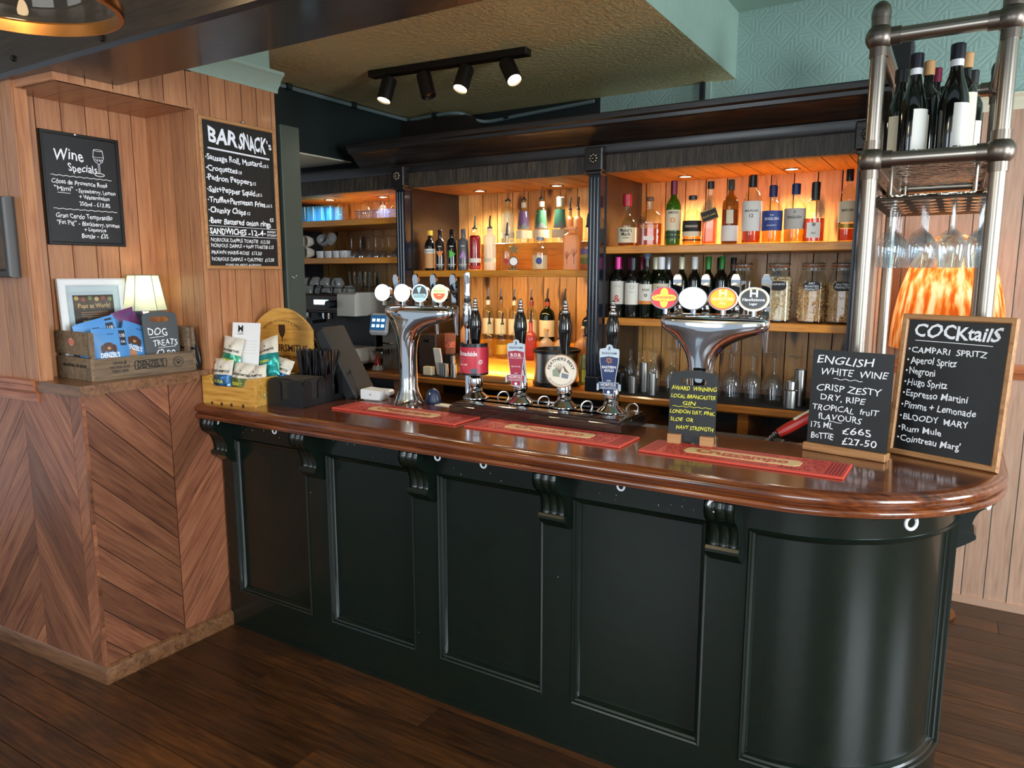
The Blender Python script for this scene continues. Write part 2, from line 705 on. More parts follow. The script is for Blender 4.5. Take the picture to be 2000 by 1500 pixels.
def clip(poly, axis, val, keep_less):
    out = []
    n = len(poly)
    for i in range(n):
        p, q = poly[i], poly[(i + 1) % n]
        ip = (p[axis] <= val) == keep_less
        iq = (q[axis] <= val) == keep_less
        if ip:
            out.append(p)
        if ip != iq:
            t = (val - p[axis]) / (q[axis] - p[axis])
            out.append((p[0] + (q[0] - p[0]) * t, p[1] + (q[1] - p[1]) * t))
    return out


def chevron(mb, o, ux, nv, x0, x1, z0, z1, slope, pitch, mat, th=0.014, ph=0.0, gap=0.004):
    """a strip of slanting boards between x0 and x1 along a wall"""
    o, ux = Vector(o), Vector(ux).normalized()
    up = Vector((0, 0, 1))
    k = -60
    ud = (ux + up * slope).normalized()
    for k in range(-60, 60):
        b0 = ph + k * pitch
        q = [(x0, b0 + slope * x0), (x1, b0 + slope * x1), (x1, b0 + slope * x1 + pitch - gap), (x0, b0 + slope * x0 + pitch - gap)]
        q = clip(clip(q, 1, z0, False), 1, z1, True) if q else q
        if len(q) >= 3:
            mb.plank([o + ux * a + up * b for a, b in q], nv, th, mat, ud)


# floor and ceilings
mb = MB()
rf = random.Random(3)
y = -3.4
while y < 4.1:
    x = -5.2 + rf.random()
    w = 0.135
    xs = -5.2
    while xs < 3.4:
        xe = min(xs + rf.uniform(1.6, 3.2), 3.4)
        mb.plank([(xs, y, -0.014), (xe - 0.002, y, -0.014), (xe - 0.002, y + w - 0.003, -0.014), (xs, y + w - 0.003, -0.014)], (0, 0, 1), 0.014, FLOOR, (1, 0, 0))
        xs = xe
    y += w
mb.box(-5.2, 3.4, -3.4, 4.1, -0.05, -0.012, BLACK)
struct(mb.build('floor'))

mb = MB()
mb.box(-4.6, -1.09, 1.69, 4.07, 2.62, 2.66, OLIVE)
struct(mb.build('ceiling_over_bar'))
mb = MB()
mb.box(-1.13, -1.09, 1.69, 4.07, 2.66, 2.96, PALEGREEN)
mb.box(-1.0905, -1.0895, 1.69, 4.07, 2.62, 2.95, PALEGREEN)
mb.box(-1.13, 3.4, 1.69, 4.1, 2.95, 2.99, PALEGREEN)
struct(mb.build('ceiling_right'))
mb = MB()
mb.box(-5.2, 3.4, -3.4, 1.38, 2.66, 2.70, CREAM)
struct(mb.build('ceiling_front'))

# dark timber beam across the room
mb = MB()
mb.box(-5.2, 3.4, 1.395, 1.69, 2.30, 2.68, BEAMWOOD, 0.012)
for x, z in ((-1.72, 2.36), (-2.9, 2.35), (-2.35, 2.33)):
    mb.cyl(0.011, 0, 0.008, BLACKMETAL, 8, TR(x, 1.396, z, 90))
struct(mb.build('trim_beam'))

# back wall: painted paper above, boards below on the right
mb = MB()
mb.box(-5.2, -1.87, 4.07, 4.12, 0, 2.99, DARKWALL)
mb.box(-1.87, 3.4, 4.07, 4.12, 0, 2.99, PAPER)
tg(mb, (-0.52, 4.07, 0), (1, 0, 0), 1.17, 2.33, 3.9, 0.093, PINKWOOD, (0, -1, 0))
tg(mb, (-0.52, 4.07, 0), (1, 0, 0), 0.02, 1.13, 3.9, 0.093, PINKWOOD, (0, -1, 0))
struct(mb.build('wall_back'))
mb = MB()
mb.sweep([(0, -0.03), (0.016, -0.03), (0.02, -0.01), (0.03, 0.005), (0.03, 0.02), (0.045, 0.03), (0.045, 0.04), (0, 0.04)],
         [((-0.5, 4.07, 2.355), (0, -1, 0), (0, 0, 1)), ((3.4, 4.07, 2.355), (0, -1, 0), (0, 0, 1))], CREAM)
struct(mb.build('trim_1'))
mb = MB()
mb.sweep([(0, -0.035), (0.02, -0.035), (0.024, -0.015), (0.034, 0.0), (0.024, 0.012), (0.03, 0.03), (0.03, 0.037), (0, 0.037)],
         [((-0.5, 4.07, 1.15), (0, -1, 0), (0, 0, 1)), ((3.4, 4.07, 1.15), (0, -1, 0), (0, 0, 1))], RAILWOOD)
struct(mb.build('trim_2'))
mb = MB()
mb.box(-0.5, 3.4, 4.04, 4.07, 0, 0.035, PINKWOOD)
struct(mb.build('baseboard_back'))

# walls behind and beside the camera, with window openings
mb = MB()
mb.box(3.4, 3.45, -3.4, 4.1, 0, 1.0, PINKWOOD)
mb.box(3.4, 3.45, -3.4, 4.1, 2.55, 2.99, CREAM)
for a, b in ((-3.4, -0.45), (1.05, 2.35), (3.45, 4.1)):
    mb.box(3.4, 3.45, a, b, 1.0, 2.55, CREAM)
struct(mb.build('wall_right'))

# left wall: front face, leaning away slightly
LU = Vector((-0.9985, -0.0551, 0))
LN = Vector((0.0551, -0.9985, 0))
L0 = Vector((-2.76, 1.46, 0))


def LP(d, z, out=0.0):
    return L0 + LU * d + LN * out + Vector((0, 0, z))


mb = MB()
far = 2.1
q = [LP(0.26, 0), LP(far, 0), LP(far, 2.68), LP(0.26, 2.68)]
mb.add(q + [p - LN * 0.04 for p in q], [(0, 1, 2, 3), (4, 5, 6, 7), (0, 3, 7, 4)], DARKWALL)
tg(mb, LP(far, 0), -LU, 1.16, 2.32, far - 0.305, 0.098, WALLWOOD, LN, 0.016)
mb.plank([LP(0.305, 1.19), LP(0.245, 1.19), LP(0.245, 2.3), LP(0.305, 2.3)][::-1], LN, 0.02, WALLWOOD, (0, 0, 1))
mb.plank([LP(0.243, 1.19, 0.015), LP(0.243, 1.19, -0.03), LP(0.243, 2.3, -0.03), LP(0.243, 2.3, 0.015)], -LU, 0.004, WALLWOOD, (0, 0, 1))
mb.plank([LP(0.245, 1.19, -0.012), LP(0.36, 1.19, -0.012), LP(0.36, 2.3, -0.012), LP(0.245, 2.3, -0.012)], -LN, 0.02, WALLWOOD, (0, 0, 1))
# chevron boards below, continuing over the pillar
chevron(mb, LP(0, 0), LU, LN, -0.002, 0.070, 0.06, 1.15, -1.3, 0.21, CHEV, ph=0.02, gap=0.002)
chevron(mb, LP(0, 0), LU, LN, 0.072, 0.385, 0.06, 1.15, 1.35, 0.17, CHEV, ph=-0.05)
chevron(mb, LP(0, 0), LU, LN, 0.387, 0.73, 0.06, 1.15, -1.2, 0.15, CHEV, ph=0.03)
chevron(mb, LP(0, 0), LU, LN, 0.732, 1.08, 0.06, 1.15, 1.2, 0.15, CHEV, ph=0.07)
chevron(mb, LP(0, 0), LU, LN, 1.082, 2.1, 0.06, 1.15, -1.2, 0.15, CHEV, ph=0.07)
struct(mb.build('wall_left'))

# pillar: its right-hand face carries two strips of slanting boards
mb = MB()
PO, PU, PN = (-2.774, 1.46, 0), (0, 1, 0), (1, 0, 0)
mb.add([(-2.774, 1.46, 0), (-2.774, 2.06, 0), (-2.774, 2.06, 1.15), (-2.774, 1.46, 1.15)], [(0, 1, 2, 3)], DARKWALL)
chevron(mb, PO, PU, PN, -0.0145, 0.338, 0.05, 1.15, -1.02, 0.132, CHEV, ph=0.04)
chevron(mb, PO, PU, PN, 0.342, 0.60, 0.05, 1.15, 1.25, 0.15, CHEV, ph=-0.03)
struct(mb.build('wall_pillar'))

# skirting round the pillar and along the left wall
SK = [(0, 0), (0.022, 0), (0.024, 0.045), (0.018, 0.062), (0.006, 0.07), (0, 0.07)]
mb = MB()
d1 = (PN[0] * 1.0 + LN.x, LN.y, 0)
co = Vector((1.0 + 0.05, -1.0, 0))
mb.sweep(SK, [(LP(2.1, 0), LN, (0, 0, 1)), (Vector((-2.76, 1.46, 0)), co, (0, 0, 1)), (Vector((-2.76, 2.03, 0)), Vector((1, 0, 0)), (0, 0, 1))], LEDGE)
struct(mb.build('baseboard_left'))

# moulded rail on the left wall, stopping at the ledge
mb = MB()
mb.sweep([(0.0, -0.045), (0.018, -0.045), (0.022, -0.03), (0.018, -0.015), (0.034, 0.002), (0.03, 0.02), (0.042, 0.028), (0.042, 0.042), (0, 0.045)],
         [(LP(2.1, 1.15), LN, (0, 0, 1)), (LP(0.265, 1.15), LN, (0, 0, 1))], RAILWOOD)
struct(mb.build('trim_3'))

# ledge (sill of the alcove)
mb = MB()
pl = [(-2.735, 1.435), (-2.735, 1.93), (-2.76, 1.93), (-2.76, 2.0), (-3.1, 2.0), (-3.1, 1.46), (-3.03, 1.42)]
mb.prism(pl, 1.15, 1.19, LEDGE)
struct(mb.build('sill_alcove'))

# alcove: side wall with the wine board, return wall, bulkhead over it
mb = MB()
tg(mb, (-3.105, 1.45, 0), (0, 1, 0), 1.19, 2.30, 0.55, 0.097, WALLWOOD, (1, 0, 0), 0.012)
mb.box(-3.13, -3.105, 1.45, 2.02, 1.15, 2.4, DARKWALL)
struct(mb.build('wall_alcove'))
mb = MB()
tg(mb, (-3.093, 2.012, 0), (1, 0, 0), 1.19, 2.30, 0.336, 0.088, WALLWOOD, (0, -1, 0), 0.012)
mb.plank([(-2.759, 1.9955, 1.19), (-2.759, 2.02, 1.19), (-2.759, 2.02, 2.275), (-2.759, 1.9955, 2.275)], (1, 0, 0), 0.005, WALLWOOD, (0, 0, 1))
mb.plank([(-2.80, 1.9975, 1.19), (-2.754, 1.9975, 1.19), (-2.754, 1.9975, 2.275), (-2.80, 1.9975, 2.275)], (0, -1, 0), 0.004, WALLWOOD, (0, 0, 1))
struct(mb.build('wall_return'))
mb = MB()
for i in range(5):
    a = 1.462 + i * 0.108
    mb.plank([(-3.1, a, 2.285), (-3.1, min(a + 0.105, 2.0), 2.285), (-2.762, min(a + 0.105, 2.0), 2.285), (-2.762, a, 2.285)], (0, 0, -1), 0.012, WALLWOOD, (1, 0, 0))
tg(mb, (-2.774, 1.46, 0), (0, 1, 0), 2.273, 2.42, 0.54, 0.103, WALLWOOD, (1, 0, 0), 0.014)
q = [LP(0.0, 2.273), LP(0.34, 2.273), LP(0.34, 2.31), LP(0.0, 2.31)]
mb.plank(q[::-1], LN, 0.012, WALLWOOD, (1, 0, 0))
struct(mb.build('wall_bulkhead'))

# boarded wall with the snack board, its cornice and the frieze above
mb = MB()
tg(mb, (-2.774, 2.0, 0), (0, 1, 0), 0.9, 2.44, 0.43, 0.082, WALLWOOD, (1, 0, 0), 0.014)
mb.box(-2.83, -2.774, 2.012, 2.425, 0.0, 2.62, DARKWALL)
mb.plank([(-2.774, 2.425, 1.0), (-2.774, 2.425, 2.44), (-2.82, 2.425, 2.44), (-2.82, 2.425, 1.0)], (0, 1, 0), 0.008, WALLWOOD, (0, 0, 1))
struct(mb.build('wall_side'))
mb = MB()
mb.box(-2.8, -2.77, 1.69, 2.42, 2.5, 2.62, PALEGREEN)
mb.sweep([(0, -0.035), (0.012, -0.035), (0.016, -0.018), (0.03, 0.0), (0.044, 0.024), (0.06, 0.036), (0.062, 0.05), (0, 0.06)],
         [((-2.77, 1.69, 2.46), (1, 0, 0), (0, 0, 1)), ((-2.77, 2.45, 2.46), (1, 0, 0), (0, 0, 1))], PALEGREEN)
struct(mb.build('trim_4'))

# grey green end panel and the dark boxed-in bulkhead behind it
mb = MB()
mb.box(-2.90, -2.745, 2.445, 2.56, 0, 2.29, PANELGREEN, 0.004)
for z, y in ((1.585, 2.475), (1.58, 2.485), (1.59, 2.5)):
    mb.box(-2.746, -2.744, y, y + 0.005, z, z + 0.004, CREAM)
struct(mb.build('wall_end_panel'))
mb = MB()
mb.box(-4.6, -3.2, 2.45, 4.07, 2.275, 2.62, DARKWALL)
mb.box(-4.55, -3.21, 2.46, 3.4, 2.268, 2.275, CREAM)
struct(mb.build('wall_boxing'))
mb = MB()
mb.box(-3.2, -2.68, 3.86, 4.07, 2.4, 2.575, plain('duct_brown', '#221915', 0.5))
struct(mb.build('trim_5'))
# pale cable cover where the ceiling meets the dark walls
mb = MB()
mb.tube(sub([(-3.19, 2.5, 2.605), (-3.185, 3.2, 2.6), (-3.18, 3.84, 2.6), (-3.1, 3.86, 2.59), (-2.9, 3.84, 2.59), (-2.72, 3.85, 2.585), (-2.66, 4.03, 2.56), (-2.4, 4.05, 2.575), (-1.9, 4.05, 2.6)], 5), 0.011, plain('cable_grey', '#6f7f80', 0.5), 6)
for p in ((-3.18, 2.9, 2.602), (-3.18, 3.4, 2.6), (-2.9, 3.84, 2.59), (-2.5, 4.05, 2.575)):
    mb.box(p[0] - 0.016, p[0] + 0.016, p[1] - 0.016, p[1] + 0.016, p[2] - 0.014, p[2] + 0.016, DARKWALL)
struct(mb.build('trim_6'))
mb = MB()
mb.box(-1.27, -1.245, 4.03, 4.07, 2.3, 2.62, NAVY)
mb.box(-1.243, -1.215, 4.045, 4.07, 2.3, 2.62, PALEGREEN)
struct(mb.build('trim_7'))

# ------------------------------------------------------------------ back bar
bb = thing('back_bar', 'black stained back bar with fluted pilasters and pine shelves along the rear wall', 'bar shelving', (-1.9, 3.6, 1.015))
BO = Vector((-1.9, 3.6, 1.015))


def bbpart(mb, name, label=None):
    o = mb.build(name, bb)
    o.data.transform(Matrix.Translation(-BO))
    if label:
        o['label'] = label
    return o


PX = (-2.752, -1.538, -0.350)
BAYS = ((-3.95, -2.80), (-2.70, -1.575), (-1.50, -0.345))
for i, (a, b) in enumerate(BAYS):
    mb = MB()
    tg(mb, (a - 0.02, 3.84, 0), (1, 0, 0), 1.015, 2.12, b - a + 0.04, 0.108, PINE, (0, -1, 0), 0.016, start=0.03 * i, gap=0.0055)
    mb.box(a - 0.03, b + 0.03, 3.8395, 3.845, 1.015, 2.12, plain('panel_gap', '#2a1408', 0.8))
    bbpart(mb, 'back_panel')
    mb = MB()   # boarded soffit
    mb.box(a, b, 3.35, 3.825, 2.0955, 2.10, plain('panel_gap', '#2a1408', 0.8))
    x = a
    while x < b:
        mb.plank([(x, 3.35, 2.095), (x, 3.825, 2.095), (min(x + 0.1035, b), 3.825, 2.095), (min(x + 0.1035, b), 3.35, 2.095)], (0, 0, -1), 0.012, PINESOFFIT, (0, 1, 0))
        x += 0.108
    bbpart(mb, 'soffit')
SHELVES = ((-3.95, -2.785, 1.93), (-3.95, -2.785, 1.70), (-2.715, -1.575, 1.62), (-1.505, -0.345, 1.735), (-1.515, -0.345, 1.385))
for a, b, z in SHELVES:
    mb = MB()
    mb.box(a, b, 3.36, 3.826, z - 0.036, z, PINESHELF, 0.003)
    bbpart(mb, 'shelf')
mb = MB()   # raised step at the back of the middle shelf
mb.box(-2.40, -1.575, 3.60, 3.826, 1.62, 1.775, PINESHELF, 0.002)
bbpart(mb, 'bottle_step')
mb = MB()   # stepped plinth under the middle bay
mb.box(-2.56, -1.60, 3.50, 3.824, 1.016, 1.115, PINESHELF, 0.002)
mb.box(-2.56, -1.60, 3.66, 3.824, 1.115, 1.21, PINESHELF, 0.002)
bbpart(mb, 'bottle_step')
for i, x in enumerate(PX):
    mb = MB()
    mb.box(x - 0.032, x + 0.032, 3.30, 3.36, 1.015, 2.20, NAVY)
    for k in range(3):
        fx = x - 0.018 + 0.018 * k
        mb.cyl(0.0055, 1.10, 2.06, NAVY, 8, TR(fx, 3.30, 0))
    mb.box(x - 0.036, x + 0.036, 3.292, 3.36, 1.015, 1.09, NAVY, 0.004)
    bbpart(mb, 'pilaster')
    mb = MB()
    mb.box(x - 0.047, x + 0.047, 3.275, 3.36, 2.088, 2.20, BLACKWOOD, 0.006)
    mb.box(x - 0.04, x + 0.04, 3.285, 3.36, 2.072, 2.09, BLACKWOOD, 0.004)
    for k in range(8):
        t = 2 * PI * k / 8
        mb.lathe([(0.001, 0.011), (0.007, 0.007), (0.009, 0.003), (0.006, 0)], PEWTERD, 8, TR(x + 0.017 * math.cos(t), 3.275, 2.146 + 0.017 * math.sin(t), 90))
    mb.lathe([(0.001, 0.014), (0.007, 0.01), (0.009, 0)], PEWTERD, 10, TR(x, 3.275, 2.146, 90))
    bbpart(mb, 'capital')
    mb = MB()
    if i < 2:
        mb.box(x - 0.045, x + 0.038, 3.36, 3.826, 1.015, 2.10, BLACKWOOD)
    else:
        mb.box(x + 0.01, x + 0.05, 3.36, 3.86, 0.0, 2.10, PINKWOOD)
    bbpart(mb, 'divider')
mb = MB()
mb.box(-3.97, -3.91, 3.36, 3.83, 1.015, 2.12, NAVY)
bbpart(mb, 'divider')
mb = MB()
mb.box(-3.97, -0.33, 3.325, 3.36, 2.085, 2.165, GRAINBAND)
bbpart(mb, 'fascia_band')
mb = MB()
mb.sweep([(0, 0), (0.012, 0.0), (0.018, 0.012), (0.018, 0.05), (0.0, 0.06)], [((-3.97, 3.325, 2.165), (0, -1, 0), (0, 0, 1)), ((-0.33, 3.325, 2.165), (0, -1, 0), (0, 0, 1))], BLACKWOOD)
bbpart(mb, 'fascia_moulding')
mb = MB()
CP = [(-0.3, 0.0), (0.0, 0.0), (0.012, 0.004), (0.05, 0.03), (0.095, 0.075), (0.125, 0.085), (0.128, 0.10), (0.14, 0.108), (0.142, 0.128), (0.135, 0.134), (-0.3, 0.134)]
mb.sweep(CP, [((-3.05, 3.33, 2.20), (0, -1, 0), (0, 0, 1)), ((-0.27, 3.33, 2.20), (0, -1, 0), (0, 0, 1))], BLACKWOOD)
bbpart(mb, 'cornice')

# worktop and cupboards under it
bc = MB()
bc.sweep([(-0.55, -0.038), (-0.01, -0.038), (0.0, -0.03), (0.0, -0.008), (-0.008, 0.0), (-0.55, 0.0)], [((-3.95, 3.27, 1.015), (0, -1, 0), (0, 0, 1)), ((-0.34, 3.27, 1.015), (0, -1, 0), (0, 0, 1))], COUNTER2)
tag(bc.build('back_worktop'), 'long oiled wood worktop under the back bar shelves', 'worktop')
cab = thing('back_cupboard', 'dark cupboard run below the wooden back worktop', 'cupboard', (-2.0, 3.6, 0))
mb = MB()
mb.box(-1.9, 1.64, -0.22, 0.22, 0.0, 0.06, BLACK)
mb.box(-1.9, 1.64, 0.2, 0.22, 0.06, 0.975, BLACK)
mb.box(-1.9, 1.64, -0.2, 0.2, 0.80, 0.83, COUNTER2)
mb.build('carcass', cab)
for x in (-1.88, -0.86, 0.0, 0.62, 1.2, 1.62):
    mb = MB()
    mb.box(x - 0.025, x + 0.025, -0.24, 0.2, 0.0, 0.975, COUNTER2, 0.003)
    mb.build('upright', cab)
for a in (-0.83, 0.03, 0.65):
    mb = MB()
    mb.box(a, a + 0.54, -0.235, -0.215, 0.08, 0.80, BLACKMETAL, 0.004)
    dr = mb.build('door', cab)
    mb = MB()
    mb.box(a + 0.04, a + 0.5, -0.24, -0.236, 0.75, 0.76, STEEL)
    mb.build('handle', dr)

# ------------------------------------------------------------------ bar front
bf = thing('bar_counter', 'bottle green panelled bar front with scroll corbels and a rounded right end', 'bar', (-1.3, 2.3, 0))
FO = Vector((-1.3, 2.3, 0))


def bfpart(mb, name, label=None, ang=32):
    o = mb.build(name, bf, ang=ang)
    o.data.transform(Matrix.Translation(-FO))
    if label:
        o['label'] = label
    return o


FY = 2.03
CC = Vector((-0.395, 2.477, 0))
CR = CC.y - FY
PANX = ((-2.675, -2.215), (-2.105, -1.66), (-1.55, -1.112), (-1.005, -0.566))
Z0, Z1 = 0.175, 0.892
mb = MB()
mb.box(-2.745, CC.x, FY, FY + 0.03, 0.0, Z0, GREEN)
mb.box(-2.745, CC.x, FY, FY + 0.03, Z1, 1.0, GREEN)
xs = [-2.745] + [v for p in PANX for v in p] + [-0.46]
for i in range(0, len(xs), 2):
    mb.box(xs[i], xs[i + 1], FY, FY + 0.03, Z0, Z1, GREEN)
# chips of missing paint
rc = random.Random(11)
for k in range(46):
    x = rc.uniform(-2.6, -0.5)
    z = rc.choice([rc.uniform(0.2, 0.9), rc.uniform(0.82, 0.98), rc.uniform(0.9, 0.99)])
    if any(a < x < b for a, b in PANX) and Z0 < z < Z1:
        z = rc.uniform(0.9, 0.99)
    y = FY - 0.0004
    w, h = rc.uniform(0.001, 0.0022), rc.uniform(0.0015, 0.006)
    mb.add([(x, y, z), (x + w, y, z + 0.001), (x + w * 0.8, y, z + h), (x - 0.0003, y, z + h * 0.8)], [(0, 1, 2, 3)], CREAM)

bfpart(mb, 'frame')
MP = [(0.0, -0.024), (0.0, 0.002), (0.005, 0.007), (0.010, 0.004), (0.012, -0.004), (0.018, -0.008), (0.020, -0.014), (0.024, -0.020)]
for a, b in PANX:
    mb = MB()
    mb.box(a - 0.002, b + 0.002, FY + 0.022, FY + 0.03, Z0 - 0.002, Z1 + 0.002, GREEN)
    pn = bfpart(mb, 'panel')
    mb = MB()
    pts = [((a, FY, Z0), (1, 0, 1)), ((b, FY, Z0), (-1, 0, 1)), ((b, FY, Z1), (-1, 0, -1)), ((a, FY, Z1), (1, 0, -1))]
    mb.sweep(MP[::-1], [(p, n, (0, -1, 0)) for p, n in pts], GREEN, closed=True)
    bfpart(mb, 'panel_moulding').parent = pn


def arcp(r, t):
    return Vector((CC.x + r * math.sin(t), CC.y - r * math.cos(t), 0))


def arcgrid(mb, r, t0, t1, z0, z1, mat, n=28):
    vs, fs = [], []
    for i in range(n + 1):
        p = arcp(r, t0 + (t1 - t0) * i / n)
        vs += [(p.x, p.y, z0), (p.x, p.y, z1)]
    for i in range(n):
        fs.append((2 * i, 2 * i + 2, 2 * i + 3, 2 * i + 1))
    mb.add(vs, fs, mat)


HP = PI / 2
T0, T1 = 0.0, R(84)
mb = MB()
arcgrid(mb, CR, 0, HP, 0, Z0, GREEN)
arcgrid(mb, CR, 0, HP, Z1, 1.0, GREEN)
arcgrid(mb, CR, T1, HP, Z0, Z1, GREEN, 4)
mb.box(-0.46, -0.4505, FY, FY + 0.03, Z0, Z1, GREEN)
bfpart(mb, 'curved_frame')
mb = MB()
mb.box(-0.452, CC.x, FY + 0.018, FY + 0.022, Z0, Z1, GREEN)
arcgrid(mb, CR - 0.02, 0, T1, Z0, Z1, GREEN)
bfpart(mb, 'curved_panel')
mb = MB()
path = []
N = 26
path.append(((-0.452, FY, Z0), (1, 0, 1), (0, -1, 0)))
for i in range(N + 1):
    t = T0 + T1 * i / N
    p = arcp(CR, t)
    o = (math.sin(t), -math.cos(t), 0)
    nn = (0, 0, 1) if i < N else (-math.cos(t), -math.sin(t), 1)
    path.append(((p.x, p.y, Z0), nn, o))
for i in range(N, -1, -1):
    t = T0 + T1 * i / N
    p = arcp(CR, t)
    o = (math.sin(t), -math.cos(t), 0)
    nn = (0, 0, -1) if i < N else (-math.cos(t), -math.sin(t), -1)
    path.append(((p.x, p.y, Z1), nn, o))
path.append(((-0.452, FY, Z1), (1, 0, -1), (0, -1, 0)))
mb.sweep(MP[::-1], path, GREEN, closed=True)
bfpart(mb, 'curved_moulding')
mb = MB()
mb.box(CC.x + CR - 0.03, CC.x + CR, CC.y, 3.5, 0, 1.0, GREEN)
mb.box(-2.745, -0.4, 2.40, 2.43, 0.0, 0.99, BLACK)
mb.box(-0.36, -0.33, 2.5, 3.5, 0.0, 0.99, BLACK)
bfpart(mb, 'side_panel')


def corbel_mb(M):
    mb = MB()
    c = prof([(0.0, 0.0), (0.085, 0.0), (0.098, -0.012), (0.100, -0.03), (0.088, -0.055), (0.058, -0.078), (0.043, -0.105), (0.038, -0.135), (0.040, -0.15)], 4)
    hw = 0.042
    nx = 24
    vs, fs = [], []
    for d, z in c:
        for i in range(nx + 1):
            u = -1 + 2 * i / nx
            fl = 0.006 * abs(math.cos(u * 1.5 * PI)) if d > 0.03 else 0
            vs.append((u * hw, -(d - 0.006 + fl), z))
    for j in range(len(c) - 1):
        for i in range(nx):
            fs.append((j * (nx + 1) + i, j * (nx + 1) + i + 1, (j + 1) * (nx + 1) + i + 1, (j + 1) * (nx + 1) + i))
    mb.add(vs, fs, GREEN, M)
    side = [(d, z) for d, z in c] + [(0.0, -0.15)]
    mb.add([(-hw, -d, z) for d, z in side], [tuple(range(len(side)))], GREEN, M)
    mb.add([(hw, -d, z) for d, z in side], [tuple(range(len(side)))[::-1]], GREEN, M)
    mb.sweep([(-hw - 0.006, 0.0), (hw + 0.006, 0.0)], [((0, 0, -0.15), (1, 0, 0), (0, 0, 1))], GREEN, M=M)
    foot = [(0, -0.148), (0.046, -0.148), (0.052, -0.156), (0.052, -0.165), (0.04, -0.176), (0.022, -0.19), (0.0, -0.205)]
    mb.prism([(d, z) for d, z in foot], -hw - 0.005, hw + 0.005, GREEN, M @ Matrix(((0, 0, 1, 0), (-1, 0, 0, 0), (0, 1, 0, 0), (0, 0, 0, 1))))
    mb.box(-hw - 0.004, hw + 0.004, -0.094, 0, 0.0, 0.012, GREEN, 0, M)
    return mb


for x in (-2.706, -2.163, -1.604, -1.058, -0.512):
    bfpart(corbel_mb(TR(x, FY, 0.985)), 'corbel')
bfpart(corbel_mb(TR(CC.x + CR, 2.53, 0.985, 0, 0, 90)), 'corbel')
# ------------------------------------------------------------------ bar top
ct = thing('countertop', 'varnished mahogany bar top with a deep moulded edge and rounded corner', 'bar top', (-1.3, 2.2, 1.0))
CO = Vector((-1.3, 2.2, 1.0))
NR = 0.562
ZT = 1.05
inset = 0.035


def edge_path(r):
    e = [((-2.772, CC.y - r, 0), (0, -1, 0))]
    for i in range(31):
        t = HP * i / 30
        p = arcp(r, t)
        e.append(((p.x, p.y, 0), (math.sin(t), -math.cos(t), 0)))
    e.append(((CC.x + r, 3.52, 0), (1, 0, 0)))
    return e


NP = prof([(-0.10, -0.062), (-0.012, -0.062), (-0.002, -0.058), (0.0, -0.050), (-0.004, -0.043), (-0.012, -0.040), (-0.012, -0.036), (-0.003, -0.032), (0.0, -0.022), (-0.003, -0.012), (-0.010, -0.008), (-0.014, -0.004), (-0.03, 0.0), (-inset, 0.0)], 3)
mb = MB()
mb.sweep(NP, [((p[0], p[1], ZT), n, (0, 0, 1)) for p, n in edge_path(NR)], COUNTER)
outl = [(p[0], p[1]) for p, n in edge_path(NR - inset)]
inner = [(-0.335, 3.52), (-0.335, 2.60), (-0.36, 2.52), (-0.44, 2.47), (-2.772, 2.47)]
mb.prism(outl + inner, ZT - 0.04, ZT, COUNTER)
o = mb.build('top_board', ct)
o.data.transform(Matrix.Translation(-CO))
for x, y, rz in ((-2.669, 1.955, 0), (-2.31, 1.955, 0), (-2.15, 1.955, 20), (-1.49, 1.955, 0), (-1.30, 1.955, 0), (-0.81, 1.955, 0), (-0.527, 1.94, 20), (-0.055, 2.06, 40), (0.12, 2.36, 70)):
    mb = MB()
    M = TR(x - CO.x, y - CO.y, 0.99 - CO.z, 0, 0, rz, 0.9 if x < -0.6 else 1.3)
    mb.box(-0.009, 0.009, -0.008, 0.008, -0.004, 0.003, WHITE, 0.001, M)
    mb.tube([(0.012 * math.cos(t), 0.0, -0.016 + 0.013 * math.sin(t)) for t in [R(a) for a in range(110, 400, 18)]], 0.0035, WHITE, 7, M)
    mb.build('bag_hook', ct)

